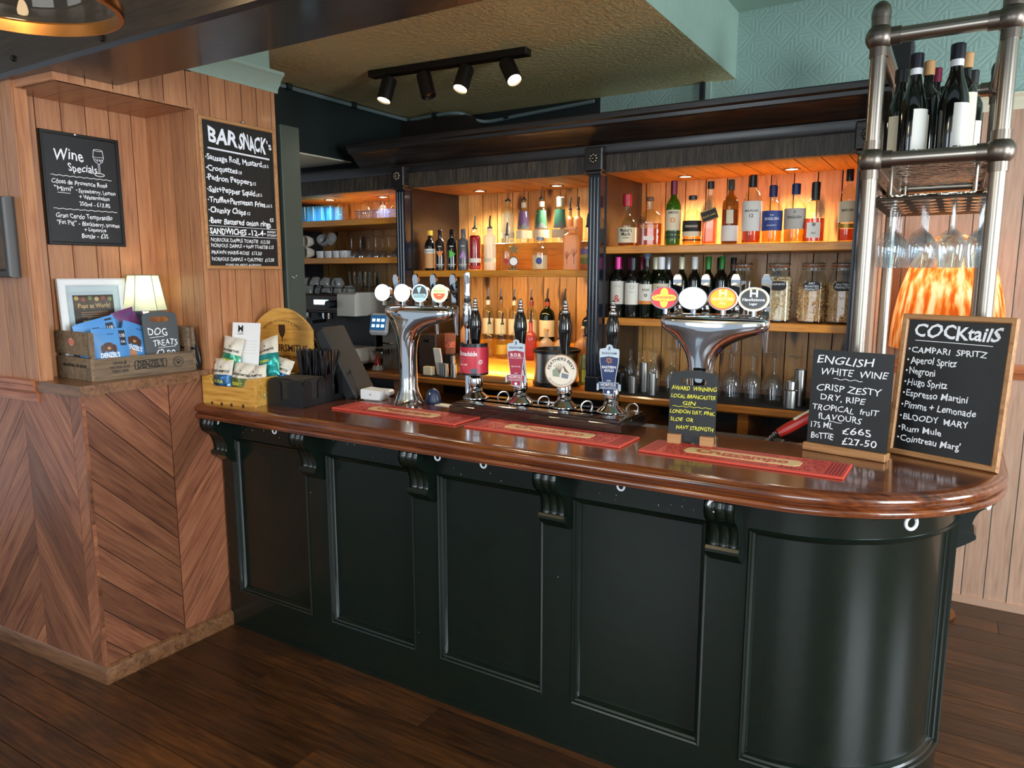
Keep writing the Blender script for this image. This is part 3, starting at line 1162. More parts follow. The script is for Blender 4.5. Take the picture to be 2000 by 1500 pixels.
# ------------------------------------------------------------------ bottles and glasses
KINDS = {
    'spirit': [(0.86, 0), (0.97, 0.012), (1, 0.03), (1, 0.58), (0.93, 0.66), (0.70, 0.725), (0.40, 0.765), (0.33, 0.80), (0.31, 0.90), (0.36, 0.905), (0.36, 0.94), (0.30, 0.945)],
    'bordeaux': [(0.86, 0), (0.97, 0.01), (1, 0.03), (1, 0.60), (0.95, 0.65), (0.72, 0.71), (0.46, 0.75), (0.39, 0.79), (0.37, 0.95), (0.42, 0.953), (0.42, 0.985), (0.36, 0.99)],
    'burgundy': [(0.86, 0), (0.97, 0.01), (1, 0.03), (1, 0.44), (0.93, 0.53), (0.72, 0.63), (0.50, 0.72), (0.40, 0.79), (0.37, 0.95), (0.43, 0.953), (0.43, 0.985), (0.36, 0.99)],
    'round': [(0.84, 0), (0.97, 0.012), (1, 0.04), (1, 0.52), (0.97, 0.60), (0.83, 0.67), (0.52, 0.715), (0.36, 0.745), (0.33, 0.80), (0.32, 0.93), (0.36, 0.935), (0.36, 0.97), (0.30, 0.975)],
    'maker': [(0.80, 0), (0.88, 0.012), (0.92, 0.05), (1, 0.40), (0.97, 0.46), (0.75, 0.53), (0.45, 0.58), (0.34, 0.63), (0.33, 0.80), (0.40, 0.82), (0.42, 0.90), (0.36, 0.985)],
    'square': [(0.90, 0), (0.97, 0.01), (1, 0.03), (1, 0.56), (0.94, 0.62), (0.70, 0.70), (0.45, 0.77), (0.38, 0.82), (0.36, 0.95), (0.40, 0.955), (0.40, 0.985), (0.33, 0.99)],
    'aurora': [(0.92, 0), (0.99, 0.015), (1, 0.04), (0.66, 0.76), (0.58, 0.785), (0.34, 0.80), (0.31, 0.83), (0.31, 0.955), (0.37, 0.96), (0.37, 0.99), (0.30, 0.995)],
    'tube': [(0.92, 0), (0.99, 0.01), (1, 0.03), (1, 0.74), (0.95, 0.80), (0.75, 0.835), (0.48, 0.86), (0.42, 0.90), (0.42, 0.93), (0.55, 0.94), (0.55, 0.985), (0.42, 0.99)],
    'flask': [(0.90, 0), (0.98, 0.012), (1, 0.05), (1, 0.46), (0.97, 0.54), (0.80, 0.64), (0.50, 0.71), (0.30, 0.745), (0.27, 0.78), (0.26, 0.93), (0.30, 0.935), (0.30, 0.985), (0.25, 0.99)],
    'slim': [(0.90, 0), (0.98, 0.01), (1, 0.03), (1, 0.68), (0.85, 0.74), (0.50, 0.78), (0.40, 0.82), (0.38, 0.95), (0.43, 0.955), (0.43, 0.985), (0.36, 0.99)],
}


def bottle(name, label, x, y, z, h, r, kind='spirit', gm=None, liq=None, lev=0.5, labs=(), cap=None, pour=None, group=None, sq=0, depth=1.0, rz=None, bodycol=None, emblem=None):
    gm = gm or CLEAR2
    if rz is None:
        rz = math.degrees(math.atan2(-x, y)) * 0.75
    t = thing(name, label, 'bottle', (x, y, z), (0, 0, rz), group)
    P = KINDS[kind]
    mb = MB()
    mb.lathe([(a * r, b * h) for a, b in P], gm, 20 if not sq else 32, None, sq, True, True, depth)
    mb.build('glass_body', t)
    if liq:
        q = [(a * r * 0.93, max(b * h, 0.006)) for a, b in P if b <= lev]
        q.append((q[-1][0] if lev < 0.6 else q[-1][0] * 0.9, lev * h))
        mb = MB()
        mb.lathe(q, liq, 20 if not sq else 32, None, sq, True, True, depth)
        mb.build('liquid', t)
    for L in labs:
        z0, z1, span, mat, c = L[:5]
        mb = MB()
        ra = r
        for (a0, b0), (a1, b1) in zip(P, P[1:]):
            if b0 <= (z0 + z1) / 2 <= b1:
                ra = r * max(a0, a1)
        if sq or span > 400:
            w = r * 0.86 if span <= 400 else r * (span - 400) / 100
            yy = -r * depth - 0.0012
            mb.box(-w, w, yy, yy + 0.0008, z0 * h, z1 * h, mat)
            Mt = TR(0, yy - 0.0004, 0, 90)
            wr = None
        else:
            label_shell(mb, ra + 0.0012, z0 * h, z1 * h, span, mat, c)
            Mt = TR(0, 0, 0, 0, 0, c)
            wr = ra + 0.0018
        for T in L[5:]:
            body, size, tz, ink = T[:4]
            wd = T[4] if len(T) > 4 else None
            mb.text(body, size, ink, 0, tz * h, 0, Mt, wrap=wr, bold=0.012, width=wd)
        mb.build('label', t)
    if emblem:
        shp, mat, ez, es = emblem
        mb = MB()
        rr = r + 0.0016
        n = {'tri_down': 3, 'tri_right': 3, 'tri_up': 3, 'disc': 22, 'ring': 22}[shp]
        a0 = {'tri_down': -90, 'tri_right': 0, 'tri_up': 90, 'disc': 0, 'ring': 0}[shp]
        q = [(es * math.cos(R(a0 + 360 * i / n)), es * math.sin(R(a0 + 360 * i / n))) for i in range(n)]
        if n == 3:
            q = [((q[i][0] * (3 - k) + q[(i + 1) % 3][0] * k) / 3, (q[i][1] * (3 - k) + q[(i + 1) % 3][1] * k) / 3) for i in range(3) for k in range(3)]
        m = len(q)
        vs = [(rr * math.sin(a / rr), -rr * math.cos(a / rr), ez * h + b) for a, b in q] + [(0, -rr, ez * h)]
        mb.add(vs, [(i, (i + 1) % m, m) for i in range(m)], mat)
        mb.build('emblem', t)
    if cap:
        mat, z0, rs, z1 = cap
        ra = r * P[-2][0] * rs
        mb = MB()
        mb.lathe([(ra, z0 * h), (ra * 1.02, z1 * h - 0.003), (ra * 0.9, z1 * h)], mat, 16, None, 0, True, True)
        mb.build('cap', t)
    if pour:
        mb = MB()
        ra = r * P[-2][0]
        ht = h * P[-1][1]
        mb.lathe([(ra * 0.8, ht), (ra * 0.8, ht + 0.007), (0.007, ht + 0.012), (0.0055, ht + 0.014), (0.0055, ht + 0.02)], BLACK, 12, None, 0, True, True)
        mb.tube([(0, 0, ht + 0.018), (0, 0, ht + 0.04), (0.004, 0, ht + 0.07)], [0.0055, 0.005, 0.004], pour, 10)
        mb.build('pourer', t)
    return t


AMBER = glass('whisky', '#eaa044', body=0.2)
AMBERD = glass('dark_whisky', '#d27c26', body=0.2)
GOLD = glass('pale_whisky', '#f2c04a', body=0.22)
PEACH = glass('frosted_peach', '#f0c089', rough=0.3, body=0.7)
FROST = glass('frosted_clear', '#efe6d6', rough=0.3, body=0.55)
REDB = glass('red_berry_liquid', '#b4283a', body=0.5)
PINKL = glass('pink_liquid', '#f08a84', body=0.35)
YELLOWG = glass('lemon_liqueur', '#c9bf2c', body=0.6)
PURPLE = plain('aurora_purple', '#7d5a8c', 0.4)
TEAL = plain('aurora_teal', '#5d9c8c', 0.4)
TEALG = plain('aurora_green', '#4c7b62', 0.4)
GREYG = plain('grey_bottle', '#5d5e60', 0.25, coat=0.4)
BROWNG = plain('brown_bottle', '#2a1d1c', 0.15, coat=0.5)
ORANGE = plain('orange_print', '#e88b3c', 0.5)
LIME = plain('lime_print', '#55c83a', 0.5)
LILAC = plain('lilac_print', '#b98ac4', 0.5)
BLUEP = plain('blue_print', '#2b3f86', 0.5)
REDP = plain('red_print', '#c5352a', 0.5)
YELCAP = plain('yellow_cap', '#e8b53a', 0.45)
NAVYCAP = plain('navy_cap', '#16235a', 0.4)
GOLDI = plain('gold_ink', '#b08a3c', 0.4, 0.5)
GREYL = plain('grey_label', '#b9b2a8', 0.6)
WHITEP = plain('white_print', '#f2f2f2', 0.5)
MARO = plain('maroon_foil', '#6a1630', 0.3, 0.3)
PINKF = plain('magenta_foil', '#c0257a', 0.3, 0.3)
GREENF = plain('green_foil', '#2f7a35', 0.35, 0.3)
SILVF = plain('silver_foil', '#b9bcc4', 0.3, 0.6)
CREAMF = plain('cream_foil', '#d9d2b4', 0.35, 0.2)
CORK = plain('cork', '#b98c5a', 0.7)

# middle bay, upper shelf: front row
Y1, Z1s = 3.45, 1.62
GF = 'liqueur and gin bottles on the middle shelf'
bottle('liqueur_bottle', 'black bottle with yellow cap and orange picture label, leftmost on middle shelf', -2.66, Y1, Z1s, 0.236, 0.032, 'spirit', BLACKGLASS, None, 0, [(0.06, 0.42, 150, plain('peach_label', '#dfa366', 0.6), 0), (0.42, 0.53, 150, PAPERW, 0, ('BOTIVO', 0.013, 0.45, INK))], (YELCAP, 0.86, 1.5, 0.98), group=GF)
for x, lab, gm, em in ((-2.585, 'slim brown bottle with an orange triangle pointing down', BROWNG, ('tri_down', ORANGE, 0.42, 0.026)),
                       (-2.50, 'slim black bottle with a green triangle pointing right', BLACKGLASS, ('tri_right', LIME, 0.40, 0.026)),
                       (-2.42, 'slim grey bottle with a lilac triangle pointing up', GREYG, ('tri_up', LILAC, 0.36, 0.026))):
    bottle('vermouth_bottle', lab, x, Y1, Z1s, 0.232, 0.0305, 'slim', gm, None, 0, [(0.14, 0.155, 90, PAPERW, 0), (0.105, 0.115, 70, PAPERW, 0), (0.58, 0.60, 40, PAPERW, 0)], (gm, 0.78, 1.06, 1.0), group=GF, emblem=em)
b = bottle('gin_bottle', 'clear cylindrical bottle of red berries with a steel pourer', -2.342, Y1, Z1s, 0.232, 0.033, 'tube', CLEAR2, REDB, 0.84, [(0.19, 0.29, 170, PAPERW, 0), (0.05, 0.11, 170, REDP, 0)], None, CHROME, GF)
bottle('gin_bottle', 'clear cylindrical bottle with pale floral print and a black pourer', -2.242, Y1, Z1s, 0.232, 0.034, 'tube', FROST, None, 0, [(0.19, 0.29, 170, PAPERC, 0)], None, BLACK, GF)
bottle('gin_bottle', 'clear squat bottle with a red dot, black pourer', -2.155, Y1 + 0.04, Z1s, 0.196, 0.036, 'round', CLEAR2, None, 0, (), None, BLACK, GF, emblem=('disc', REDP, 0.26, 0.015))
bottle('gin_bottle', 'clear round shouldered bottle with a blue moon print', -1.922, Y1, Z1s, 0.175, 0.043, 'round', CLEAR2, FROST, 0.45, (), (plain('smoke_stopper', '#8a8c98', 0.3), 0.9, 1.3, 1.0), group=GF, emblem=('disc', BLUEP, 0.28, 0.018))
t = bottle('gin_bottle', 'tall frosted bottle printed with brown bare trees', -1.732, Y1, Z1s, 0.222, 0.046, 'tube', PEACH, None, 0, (), None, None, GF, sq=5, depth=0.7)
mb = MB()
BR = plain('brown_print', '#8a5424', 0.6)
for cx, s in ((-0.022, 0.8), (0.014, 1.0)):
    yy = -0.046 * 0.7 - 0.0015
    mb.tube([(cx, yy, 0.03), (cx, yy, 0.03 + 0.06 * s)], 0.0012, BR, 5)
    for k in range(9):
        a = R(-70 + 140 * k / 8)
        z0 = 0.055 * s + 0.03 + 0.004 * (k % 3)
        mb.tube([(cx, yy, z0 - 0.02), (cx + 0.02 * s * math.sin(a), yy, z0 + 0.028 * s * math.cos(a) - 0.005)], 0.0008, BR, 4)
mb.build('tree_print', t)
bottle('gin_bottle', 'clear bottle with a purple, yellow and green landscape band', -1.645, Y1, Z1s, 0.222, 0.034, 'round', CLEAR2, None, 0, [(0.36, 0.48, 180, PURPLE, 0), (0.28, 0.36, 180, plain('gold_field', '#c2a24a', 0.5), 0), (0.14, 0.28, 180, plain('olive_field', '#7d7a2c', 0.5), 0)], None, BLACK, GF)
# award on the shelf
tr = thing('award', 'small bronze star award with a white disc on a dark foot', 'trophy', (-2.075, 3.43, Z1s), (0, 0, 24))
BRZ = plain('bronze', '#5a4526', 0.35, 0.7)
mb = MB()
mb.box(-0.026, 0.026, -0.018, 0.018, 0, 0.011, BRZ, 0.002)
mb.cyl(0.012, 0.011, 0.022, BRZ, 14)
mb.build('foot', tr)
mb = MB()
mb.cyl(0.026, -0.004, 0.004, plain('award_ring', '#3b3128', 0.4), 24, TR(0, 0, 0.048, 90))
mb.cyl(0.021, 0.004, 0.0055, WHITEP, 24, TR(0, 0, 0.048, 90))
mb.build('disc', tr)
mb = MB()
q = []
for k in range(10):
    rr = 0.034 if k % 2 == 0 else 0.0145
    q.append((rr * math.cos(R(90 + 36 * k)), rr * math.sin(R(90 + 36 * k))))
mb.prism(q, -0.004, 0.004, BRZ, TR(0, 0, 0.112, 90))
mb.build('star', tr)
# back row on the raised step
Y2, Z2s = 3.66, 1.775
bottle('gin_bottle', 'tall clear cylindrical bottle with steel pourer on the raised step', -2.253, Y2, Z2s, 0.242, 0.040, 'tube', CLEAR2, FROST, 0.7, [(0.12, 0.25, 150, PAPERC, 0)], None, CHROME, GF)
for x, m, lab in ((-2.146, PURPLE, 'tapered clear bottle with a purple sky print'), (-2.032, TEALG, 'tapered clear bottle with a dark green sky print'), (-1.912, TEAL, 'tapered clear bottle with a teal sky print and white cap')):
    t = bottle('vodka_bottle', lab, x, Y2, Z2s, 0.24, 0.045, 'aurora', CLEAR2, None, 0, [(0.10, 0.29, 170, PAPERC, 0)], (CREAMF, 0.80, 1.25, 1.02) if m is TEAL else None, None if m is TEAL else CHROME, GF)
    mb = MB()
    vs, fs = [], []
    for i in range(13):
        a = R(-85 + 150 * i / 12)
        for zz in (0.32, 0.42 + 0.05 * math.sin(i), 0.74):
            f = 1 + (0.66 - 1) * (zz - 0.04) / 0.72
            rr = 0.045 * f * 0.985
            vs.append((rr * math.sin(a), -rr * math.cos(a), zz * 0.24))
    for i in range(12):
        for j in (0, 1):
            fs.append((i * 3 + j, (i + 1) * 3 + j, (i + 1) * 3 + j + 1, i * 3 + j + 1))
    mb.add(vs, fs[1::2], m)
    mb.add(vs, fs[0::2], plain('aurora_hills', '#8f8a94', 0.5))
    mb.build('sky_print', t)
    if m is not TEAL:
        mb = MB()
        mb.cyl(0.0155, 0.198, 0.226, PAPERC, 14)
        mb.build('neck_label', t)
for x, lab in ((-1.862, 'slim pale bottle behind the frosted tree bottle, nearer the teal one'), (-1.812, 'slim pale bottle behind the frosted tree bottle, right of its twin')):
    bottle('gin_bottle', lab, x, Y2 + 0.02, Z2s, 0.175, 0.026, 'slim', PEACH, None, 0, (), None, BLACK, GF)
bottle('gin_bottle', 'corked slim bottle at the right end of the raised step', -1.715, Y2 + 0.02, Z2s, 0.16, 0.022, 'slim', FROST, None, 0, (), (CORK, 0.95, 1.2, 1.05), None, GF)

# right bay, upper shelf: whisky
ZW = 1.735
GW = 'whisky bottles on the top right shelf'
bottle('whisky_bottle', 'squat bourbon bottle with dripping red wax neck and cream label', -1.429, Y1, ZW, 0.255, 0.047, 'maker', CLEAR2, AMBERD, 0.16, [(0.07, 0.36, 165, PAPERC, 0, ('Maker\'s', 0.026, 0.275, INK, 0.058), ('Mark', 0.026, 0.20, INK, 0.046), ('WHISKY', 0.009, 0.15, INK))], (RED, 0.77, 1.12, 1.0), group=GW)
bottle('whisky_bottle', 'broad flat shouldered amber flask with a white strip label', -1.311, Y1, ZW, 0.235, 0.062, 'flask', CLEAR2, AMBERD, 0.46, [(0.12, 0.20, 440, PAPERW, 0), (0.365, 0.375, 462, GOLDI, 0, ('WOODFORD RESERVE', 0.011, 0.39, GOLDI, 0.085))], (plain('brown_stopper', '#6a4526', 0.5), 0.92, 1.1, 1.0), group=GW, sq=2.6, depth=0.55)
bottle('whisky_bottle', 'tall green whiskey bottle with cream label and red cap', -1.192, Y1, ZW, 0.298, 0.035, 'bordeaux', GREENGLASS, None, 0, [(0.24, 0.56, 165, PAPERC, 0, ('JAMESON', 0.016, 0.50, INK, 0.052), ('o', 0.05, 0.36, ORANGE)), (0.18, 0.225, 165, plain('dark_green_label', '#223a22', 0.5), 0), (0.11, 0.16, 165, plain('dark_green_label', '#223a22', 0.5), 0)], (MARO, 0.80, 1.08, 1.02), group=GW)
bottle('whisky_bottle', 'short clear bottle of pale whiskey with a black label', -1.099, Y1, ZW, 0.226, 0.043, 'round', CLEAR2, GOLD, 0.48, [(0.28, 0.50, 165, INK, 0, ('KINAHAN\'S', 0.016, 0.36, PAPERC, 0.06)), (0.18, 0.28, 165, PAPERC, 0), (0.09, 0.12, 165, INK, 0)], (BLACK, 0.93, 1.25, 1.02), group=GW)
t = bottle('whisky_bottle', 'square amber whisky bottle with a slanted black label', -1.016, Y1, ZW, 0.284, 0.034, 'square', CLEAR2, AMBER, 0.52, (), (BLACK, 0.90, 1.15, 1.02), group=GW, sq=6, depth=0.9)
mb = MB()
M = TR(0, -0.034 * 0.9 - 0.002, 0.135, 90) @ Matrix.Rotation(R(20), 4, 'Z')
mb.box(-0.036, 0.036, -0.026, 0.026, 0, 0.0008, INK, 0, M)
mb.box(-0.036, 0.036, 0.022, 0.024, 0.0008, 0.0012, GOLDI, 0, M)
mb.box(-0.036, 0.036, -0.024, -0.022, 0.0008, 0.0012, GOLDI, 0, M)
mb.text('BLACK LABEL', 0.012, GOLDI, 0, -0.006, 0.0014, M, width=0.06)
mb.build('label', t)
bottle('whisky_bottle', 'dark amber malt bottle with a cream oval and white label', -0.921, Y1, ZW, 0.292, 0.037, 'spirit', glass('olive_glass', '#b9a04a', body=0.15), AMBERD, 0.54, [(0.05, 0.29, 165, PAPERW, 0), (0.32, 0.53, 48, PAPERC, 0)], (plain('grey_green_cap', '#3f4a44', 0.4), 0.84, 1.12, 1.0), group=GW)
bottle('whisky_bottle', 'tallest whisky bottle with long white label and black neck', -0.824, Y1, ZW, 0.315, 0.042, 'spirit', CLEAR2, AMBERD, 0.60, [(0.18, 0.60, 165, PAPERW, 0, ('MACALLAN', 0.013, 0.45, INK, 0.06), ('12', 0.022, 0.37, INK))], (BLACK, 0.80, 1.12, 0.97), group=GW)
bottle('whisky_bottle', 'round shouldered pale whisky bottle with a blue label', -0.734, Y1, ZW, 0.255, 0.043, 'round', CLEAR2, GOLD, 0.5, [(0.22, 0.56, 165, BLUEP, 0, ('THE', 0.009, 0.47, WHITEP), ('ENGLISH', 0.016, 0.40, WHITEP, 0.062), ('SINGLE MALT', 0.007, 0.30, WHITEP))], (NAVYCAP, 0.80, 1.15, 1.0), group=GW)
bottle('whisky_bottle', 'round shouldered pale whisky bottle with a grey label', -0.638, Y1, ZW, 0.256, 0.044, 'round', CLEAR2, GOLD, 0.5, [(0.23, 0.58, 165, GREYL, 0, ('ENGLISH', 0.016, 0.41, INK, 0.062), ('A', 0.014, 0.50, INK))], (NAVYCAP, 0.82, 1.15, 1.0), group=GW)
bottle('whisky_bottle', 'stout amber bottle with a long black neck and white label', -0.557, Y1, ZW, 0.258, 0.044, 'flask', CLEAR2, AMBERD, 0.40, [(0.08, 0.33, 462, PAPERW, 0, ('*', 0.04, 0.22, INK), ('XO', 0.012, 0.14, INK))], (BLACK, 0.70, 1.35, 1.0), group=GW, sq=2.4, depth=0.8)
bottle('whisky_bottle', 'clear bottle with a cream label and black cap beside the brass rack post', -0.425, Y1, ZW, 0.302, 0.037, 'spirit', CLEAR2, AMBERD, 0.18, [(0.27, 0.56, 165, PAPERC, 0, ('MERCIER', 0.013, 0.42, INK, 0.05)), (0.19, 0.25, 165, GOLDI, 0)], (BLACK, 0.84, 1.15, 1.0), group=GW)

# right bay, middle shelf: wine
ZV = 1.385
GV = 'wine bottles on the middle right shelf'
bottle('wine_bottle', 'dark wine bottle with pink foil and a floral illustrated label', -1.462, 3.43, ZV, 0.300, 0.036, 'bordeaux', SMOKE, None, 0, [(0.22, 0.60, 165, plain('floral_label', '#d8d2c6', 0.6), 0, ('&', 0.05, 0.26, REDP), ('oOo', 0.02, 0.50, GREYL))], (PINKF, 0.80, 1.06, 1.0), group=GV)
bottle('wine_bottle', 'dark wine bottle with plain white label and black foil', -1.383, 3.43, ZV, 0.296, 0.0365, 'bordeaux', SMOKE, None, 0, [(0.22, 0.58, 165, PAPERW, 0, ('O', 0.03, 0.48, GREYL), ('ESTATE', 0.008, 0.42, GREYL))], (BLACK, 0.80, 1.06, 1.0), group=GV)
STOP = plain('vacuum_stopper', '#5f6f86', 0.5)
t = bottle('wine_bottle', 'brown wine bottle with white and orange label and grey vacuum stopper', -1.310, 3.43, ZV, 0.292, 0.035, 'bordeaux', DARKGREEN, None, 0, [(0.29, 0.57, 165, PAPERW, 0, ('RIOJA', 0.014, 0.46, INK), ('o', 0.03, 0.36, INK)), (0.235, 0.29, 165, ORANGE, 0)], None, group=GV)
mb = MB()
mb.lathe([(0.013, 0.288), (0.014, 0.30), (0.020, 0.306), (0.019, 0.312), (0.009, 0.322), (0.003, 0.325)], STOP, 14, None, 0, True, True)
mb.build('stopper', t)
bottle('wine_bottle', 'green wine bottle with cream label and white screw cap behind the red tap badge', -1.236, 3.43, ZV, 0.297, 0.0365, 'bordeaux', DARKGREEN, None, 0, [(0.22, 0.57, 165, PAPERC, 0, ('BLANC', 0.01, 0.50, INK), ('2022', 0.01, 0.44, INK))], (WHITE, 0.80, 1.08, 1.0), group=GV)
back = ((-1.487, MARO, 'dark red foil'), (-1.43, PINKF, 'magenta foil'), (-1.372, MARO, 'maroon foil'), (-1.30, CREAMF, 'gold cap'), (-1.233, SILVF, 'silver grey cap'), (-1.165, CREAMF, 'cream cap'), (-1.10, WHITE, 'white cap'), (-1.034, GREENF, 'bright green foil'), (-0.968, GREENF, 'dark green foil'), (-0.96, BLACK, 'black foil'))
gm3 = [SMOKE, DARKGREEN]
for i, (x, m, nm) in enumerate(back[:9]):
    bottle('wine_bottle', 'wine bottle with %s in the row behind the labelled wines' % nm, x, 3.52, ZV, 0.298, 0.031, 'bordeaux', gm3[i % 2], None, 0, (), (m, 0.80, 1.1, 1.0), group=GV)
for x, y, w in ((-1.00, 3.60, 'left'), (-0.965, 3.68, 'middle'), (-0.935, 3.60, 'right')):
    bottle('wine_bottle', 'wine bottle with black screw cap, %s one of the trio left of the jars' % w, x, y, ZV, 0.294, 0.031, 'bordeaux', SMOKE, None, 0, (), (plain('blue_black_cap', '#15161f', 0.35, coat=0.5), 0.80, 1.1, 1.0), group=GV) if w != 'middle' else None

# clip top jars of nuts
def jar(x, lab, fill, text, fcol, y=3.46):
    h, r = 0.272, 0.058
    t = thing('clip_jar', lab, 'jar', (x, y, ZV), (0, 0, math.degrees(math.atan2(-x, y)) * 0.8), 'clip top jars on the middle right shelf')
    mb = MB()
    pr = prof([(0.88, 0), (0.99, 0.02), (1.0, 0.08), (1.0, 0.62), (0.97, 0.70), (0.82, 0.80), (0.76, 0.84), (0.76, 0.90), (0.80, 0.91)], 3)
    mb.lathe([(a * r, b * h) for a, b in pr], CLEAR, 28, None, 4, True, False)
    mb.build('glass_body', t)
    mb = MB()
    mb.lathe([(0.78 * r, 0.925 * h), (0.80 * r, 0.93 * h), (0.80 * r, 0.96 * h), (0.66 * r, 0.985 * h), (0.001, 0.99 * h)], CLEAR, 24)
    mb.build('lid', t)
    mb = MB()
    mb.lathe([(0.77 * r, 0.905 * h), (0.83 * r, 0.912 * h), (0.83 * r, 0.922 * h), (0.77 * r, 0.928 * h)], plain('orange_seal', '#b5643a', 0.6), 24)
    mb.build('seal', t)
    mb = MB()
    for zz in (0.87, 0.955):
        mb.tube([(0.82 * r * math.cos(R(a)), 0.82 * r * math.sin(R(a)), zz * h) for a in range(0, 360, 15)], 0.0016, STEEL, 6, None, True)
    mb.tube([(0.0, -0.84 * r, 0.955 * h), (0.004, -0.95 * r, 0.93 * h), (0.004, -0.92 * r, 0.87 * h), (0, -0.84 * r, 0.84 * h)], 0.0018, STEEL, 6)
    mb.build('wire_clip', t)
    if text:
        mb = MB()
        q = []
        for k in range(16):
            a = 2 * PI * k / 16
            q.append(((0.034 + 0.002 * math.cos(4 * a)) * math.copysign(abs(math.cos(a)) ** 0.6, math.cos(a)), 0.021 * math.copysign(abs(math.sin(a)) ** 0.6, math.sin(a))))
        M = TR(0, -r - 0.0016, 0.60 * h, 90)
        mb.prism(q, 0, 0.0006, INK, M)
        for i, s in enumerate(text):
            mb.text(s, 0.0125, CHALKINK, 0, 0.007 - 0.0125 * i - (0.0 if len(text) > 2 else 0.004), 0.001, M, bold=0.004, jit=0.5, width=min(0.056, 0.0085 * len(s)))
        mb.build('chalk_label', t)
    if fill:
        mb = MB()
        rj = random.Random(int(abs(x) * 1000))
        n = 0
        top = fill * h
        mb.lathe([(0.86 * r, 0.01), (0.9 * r, 0.02), (0.9 * r, top - 0.012), (0.3 * r, top - 0.006)], fcol, 18, None, 4, True, True)
        while n < 420:
            if n < 340:
                a = rj.uniform(0, 2 * PI)
                zz = rj.uniform(0.012, top - 0.004)
                k = (abs(math.cos(a)) ** 4 + abs(math.sin(a)) ** 4) ** -0.25
                rr = r * 0.885 * k
            else:
                a = rj.uniform(0, 2 * PI)
                rr = r * 0.9 * math.sqrt(rj.random())
                zz = top - 0.004
            M = TR(rr * math.cos(a), rr * math.sin(a), zz, rj.uniform(0, 180), rj.uniform(0, 180), rj.uniform(0, 180))
            s = rj.uniform(0.8, 1.1)
            mb.lathe([(0.0008, -0.009 * s), (0.0042 * s, -0.005 * s), (0.005 * s, 0.001), (0.0038 * s, 0.006 * s), (0.0008, 0.009 * s)], fcol, 6, M)
            n += 1
        o = mb.build('nuts')
        o.location = (x, y, ZV)
        tag(o, 'nuts filling ' + lab, 'nuts', None, 'stuff')
    return t


NUT1 = wood('cashew', '#dcbb8c', '#ecd6ae', '#bd9562', rough=0.6, uv=False, island=0.25, bump=0)
NUT2 = wood('peanut', '#d9a468', '#ebc48c', '#ad763e', rough=0.6, uv=False, island=0.3, bump=0)
jar(-0.858, 'clip top glass jar standing empty left of the nut jars', 0, None, None)
jar(-0.693, 'clip top glass jar of cashews behind the black oval tap badge', 0.74, ('CASHEWS',), NUT1)
jar(-0.550, 'clip top glass jar of dry roasted peanuts', 0.64, ('DRY', 'ROASTED', 'PEANUTS'), NUT2)
jar(-0.428, 'clip top glass jar of salted peanuts beside the rack post', 0.66, ('SALTED', 'PEANUTS'), NUT2, 3.47)

# middle bay, lit steps above the worktop
GL = 'spirit bottles on the lit steps'
lowb = ((-2.438, 'clear bottle with white neck label and steel pourer on upper step', CLEAR2, PAPERW), (-2.345, 'clear plain necked bottle with steel pourer on upper step', CLEAR2, None), (-2.251, 'clear bottle with pale paper neck label on upper step', CLEAR2, PAPERC), (-2.134, 'clear bottle with pink neck ring on upper step', CLEAR2, PINKL), (-2.028, 'dark green bottle with red neck label on upper step', DARKGREEN, plain('rust_label', '#a2452a', 0.5)), (-1.914, 'dark green slim bottle with black pourer on upper step', DARKGREEN, None), (-1.765, 'dark bottle at the right end of upper step', SMOKE, None))
for i, (x, lab, gm, nl) in enumerate(lowb):
    t = bottle('spirit_bottle', lab, x, 3.73, 1.21, 0.252 if i < 6 else 0.2, 0.036 if i != 4 else 0.045, 'spirit', gm, None, 0, [(0.12, 0.5, 150, PAPERC, 0)], None, CHROME if i < 4 else BLACK, GL)
    if nl:
        mb = MB()
        mb.cyl(0.0135 if i != 4 else 0.0165, 0.206, 0.232, nl, 14)
        mb.build('neck_label', t)
lowf = ((-2.49, 0.245, 0.042, 'square', PEACH, None, 'tall frosted square bottle printed with an orange tree'), (-2.335, 0.20, 0.037, 'round', CLEAR2, None, 'clear round bottle with pale green label behind the first pump handle'),
        (-2.245, 0.20, 0.037, 'round', CLEAR2, YELCAP, 'clear round bottle with yellow lettered neck'), (-2.155, 0.20, 0.037, 'spirit', CLEAR2, PAPERC, 'clear bottle with yellow and cream label'),
        (-2.055, 0.22, 0.035, 'round', PINKL, REDP, 'pink bottle with a red base label behind the second pump'), (-1.955, 0.175, 0.042, 'flask', FROST, ORANGE, 'pale bottle with round orange label'),
        (-1.855, 0.175, 0.042, 'flask', FROST, GREYL, 'pale bottle with round grey label'), (-1.725, 0.19, 0.046, 'flask', PEACH, ORANGE, 'amber frosted round bottle near the navy pilaster'))
for i, (x, h, r, kd, gm, lb, lab) in enumerate(lowf):
    t = bottle('spirit_bottle', lab, x, 3.585, 1.115, h, r, kd, gm, None, 0, [(0.12, 0.4, 150, lb or PAPERC, 0)] if (lb and i < 5) else (), (CORK, 0.95, 1.2, 1.03) if i in (5, 6, 7) else None, BLACK if i < 5 else None, GL, sq=6 if kd == 'square' else 0, emblem=('disc', lb, 0.36, r * 0.62) if i > 4 else None)
    if i == 0:
        mb = MB()
        yy = -r - 0.0015
        OT = plain('orange_ink', '#e07c1e', 0.5)
        mb.tube([(0, yy, 0.03), (0, yy, 0.09)], 0.0013, OT, 5)
        for k in range(11):
            a = R(-75 + 150 * k / 10)
            mb.tube([(0, yy, 0.05 + 0.003 * (k % 4)), (0.024 * math.sin(a), yy, 0.075 + 0.04 * math.cos(a))], 0.001, OT, 4)
        mb.build('tree_print', t)
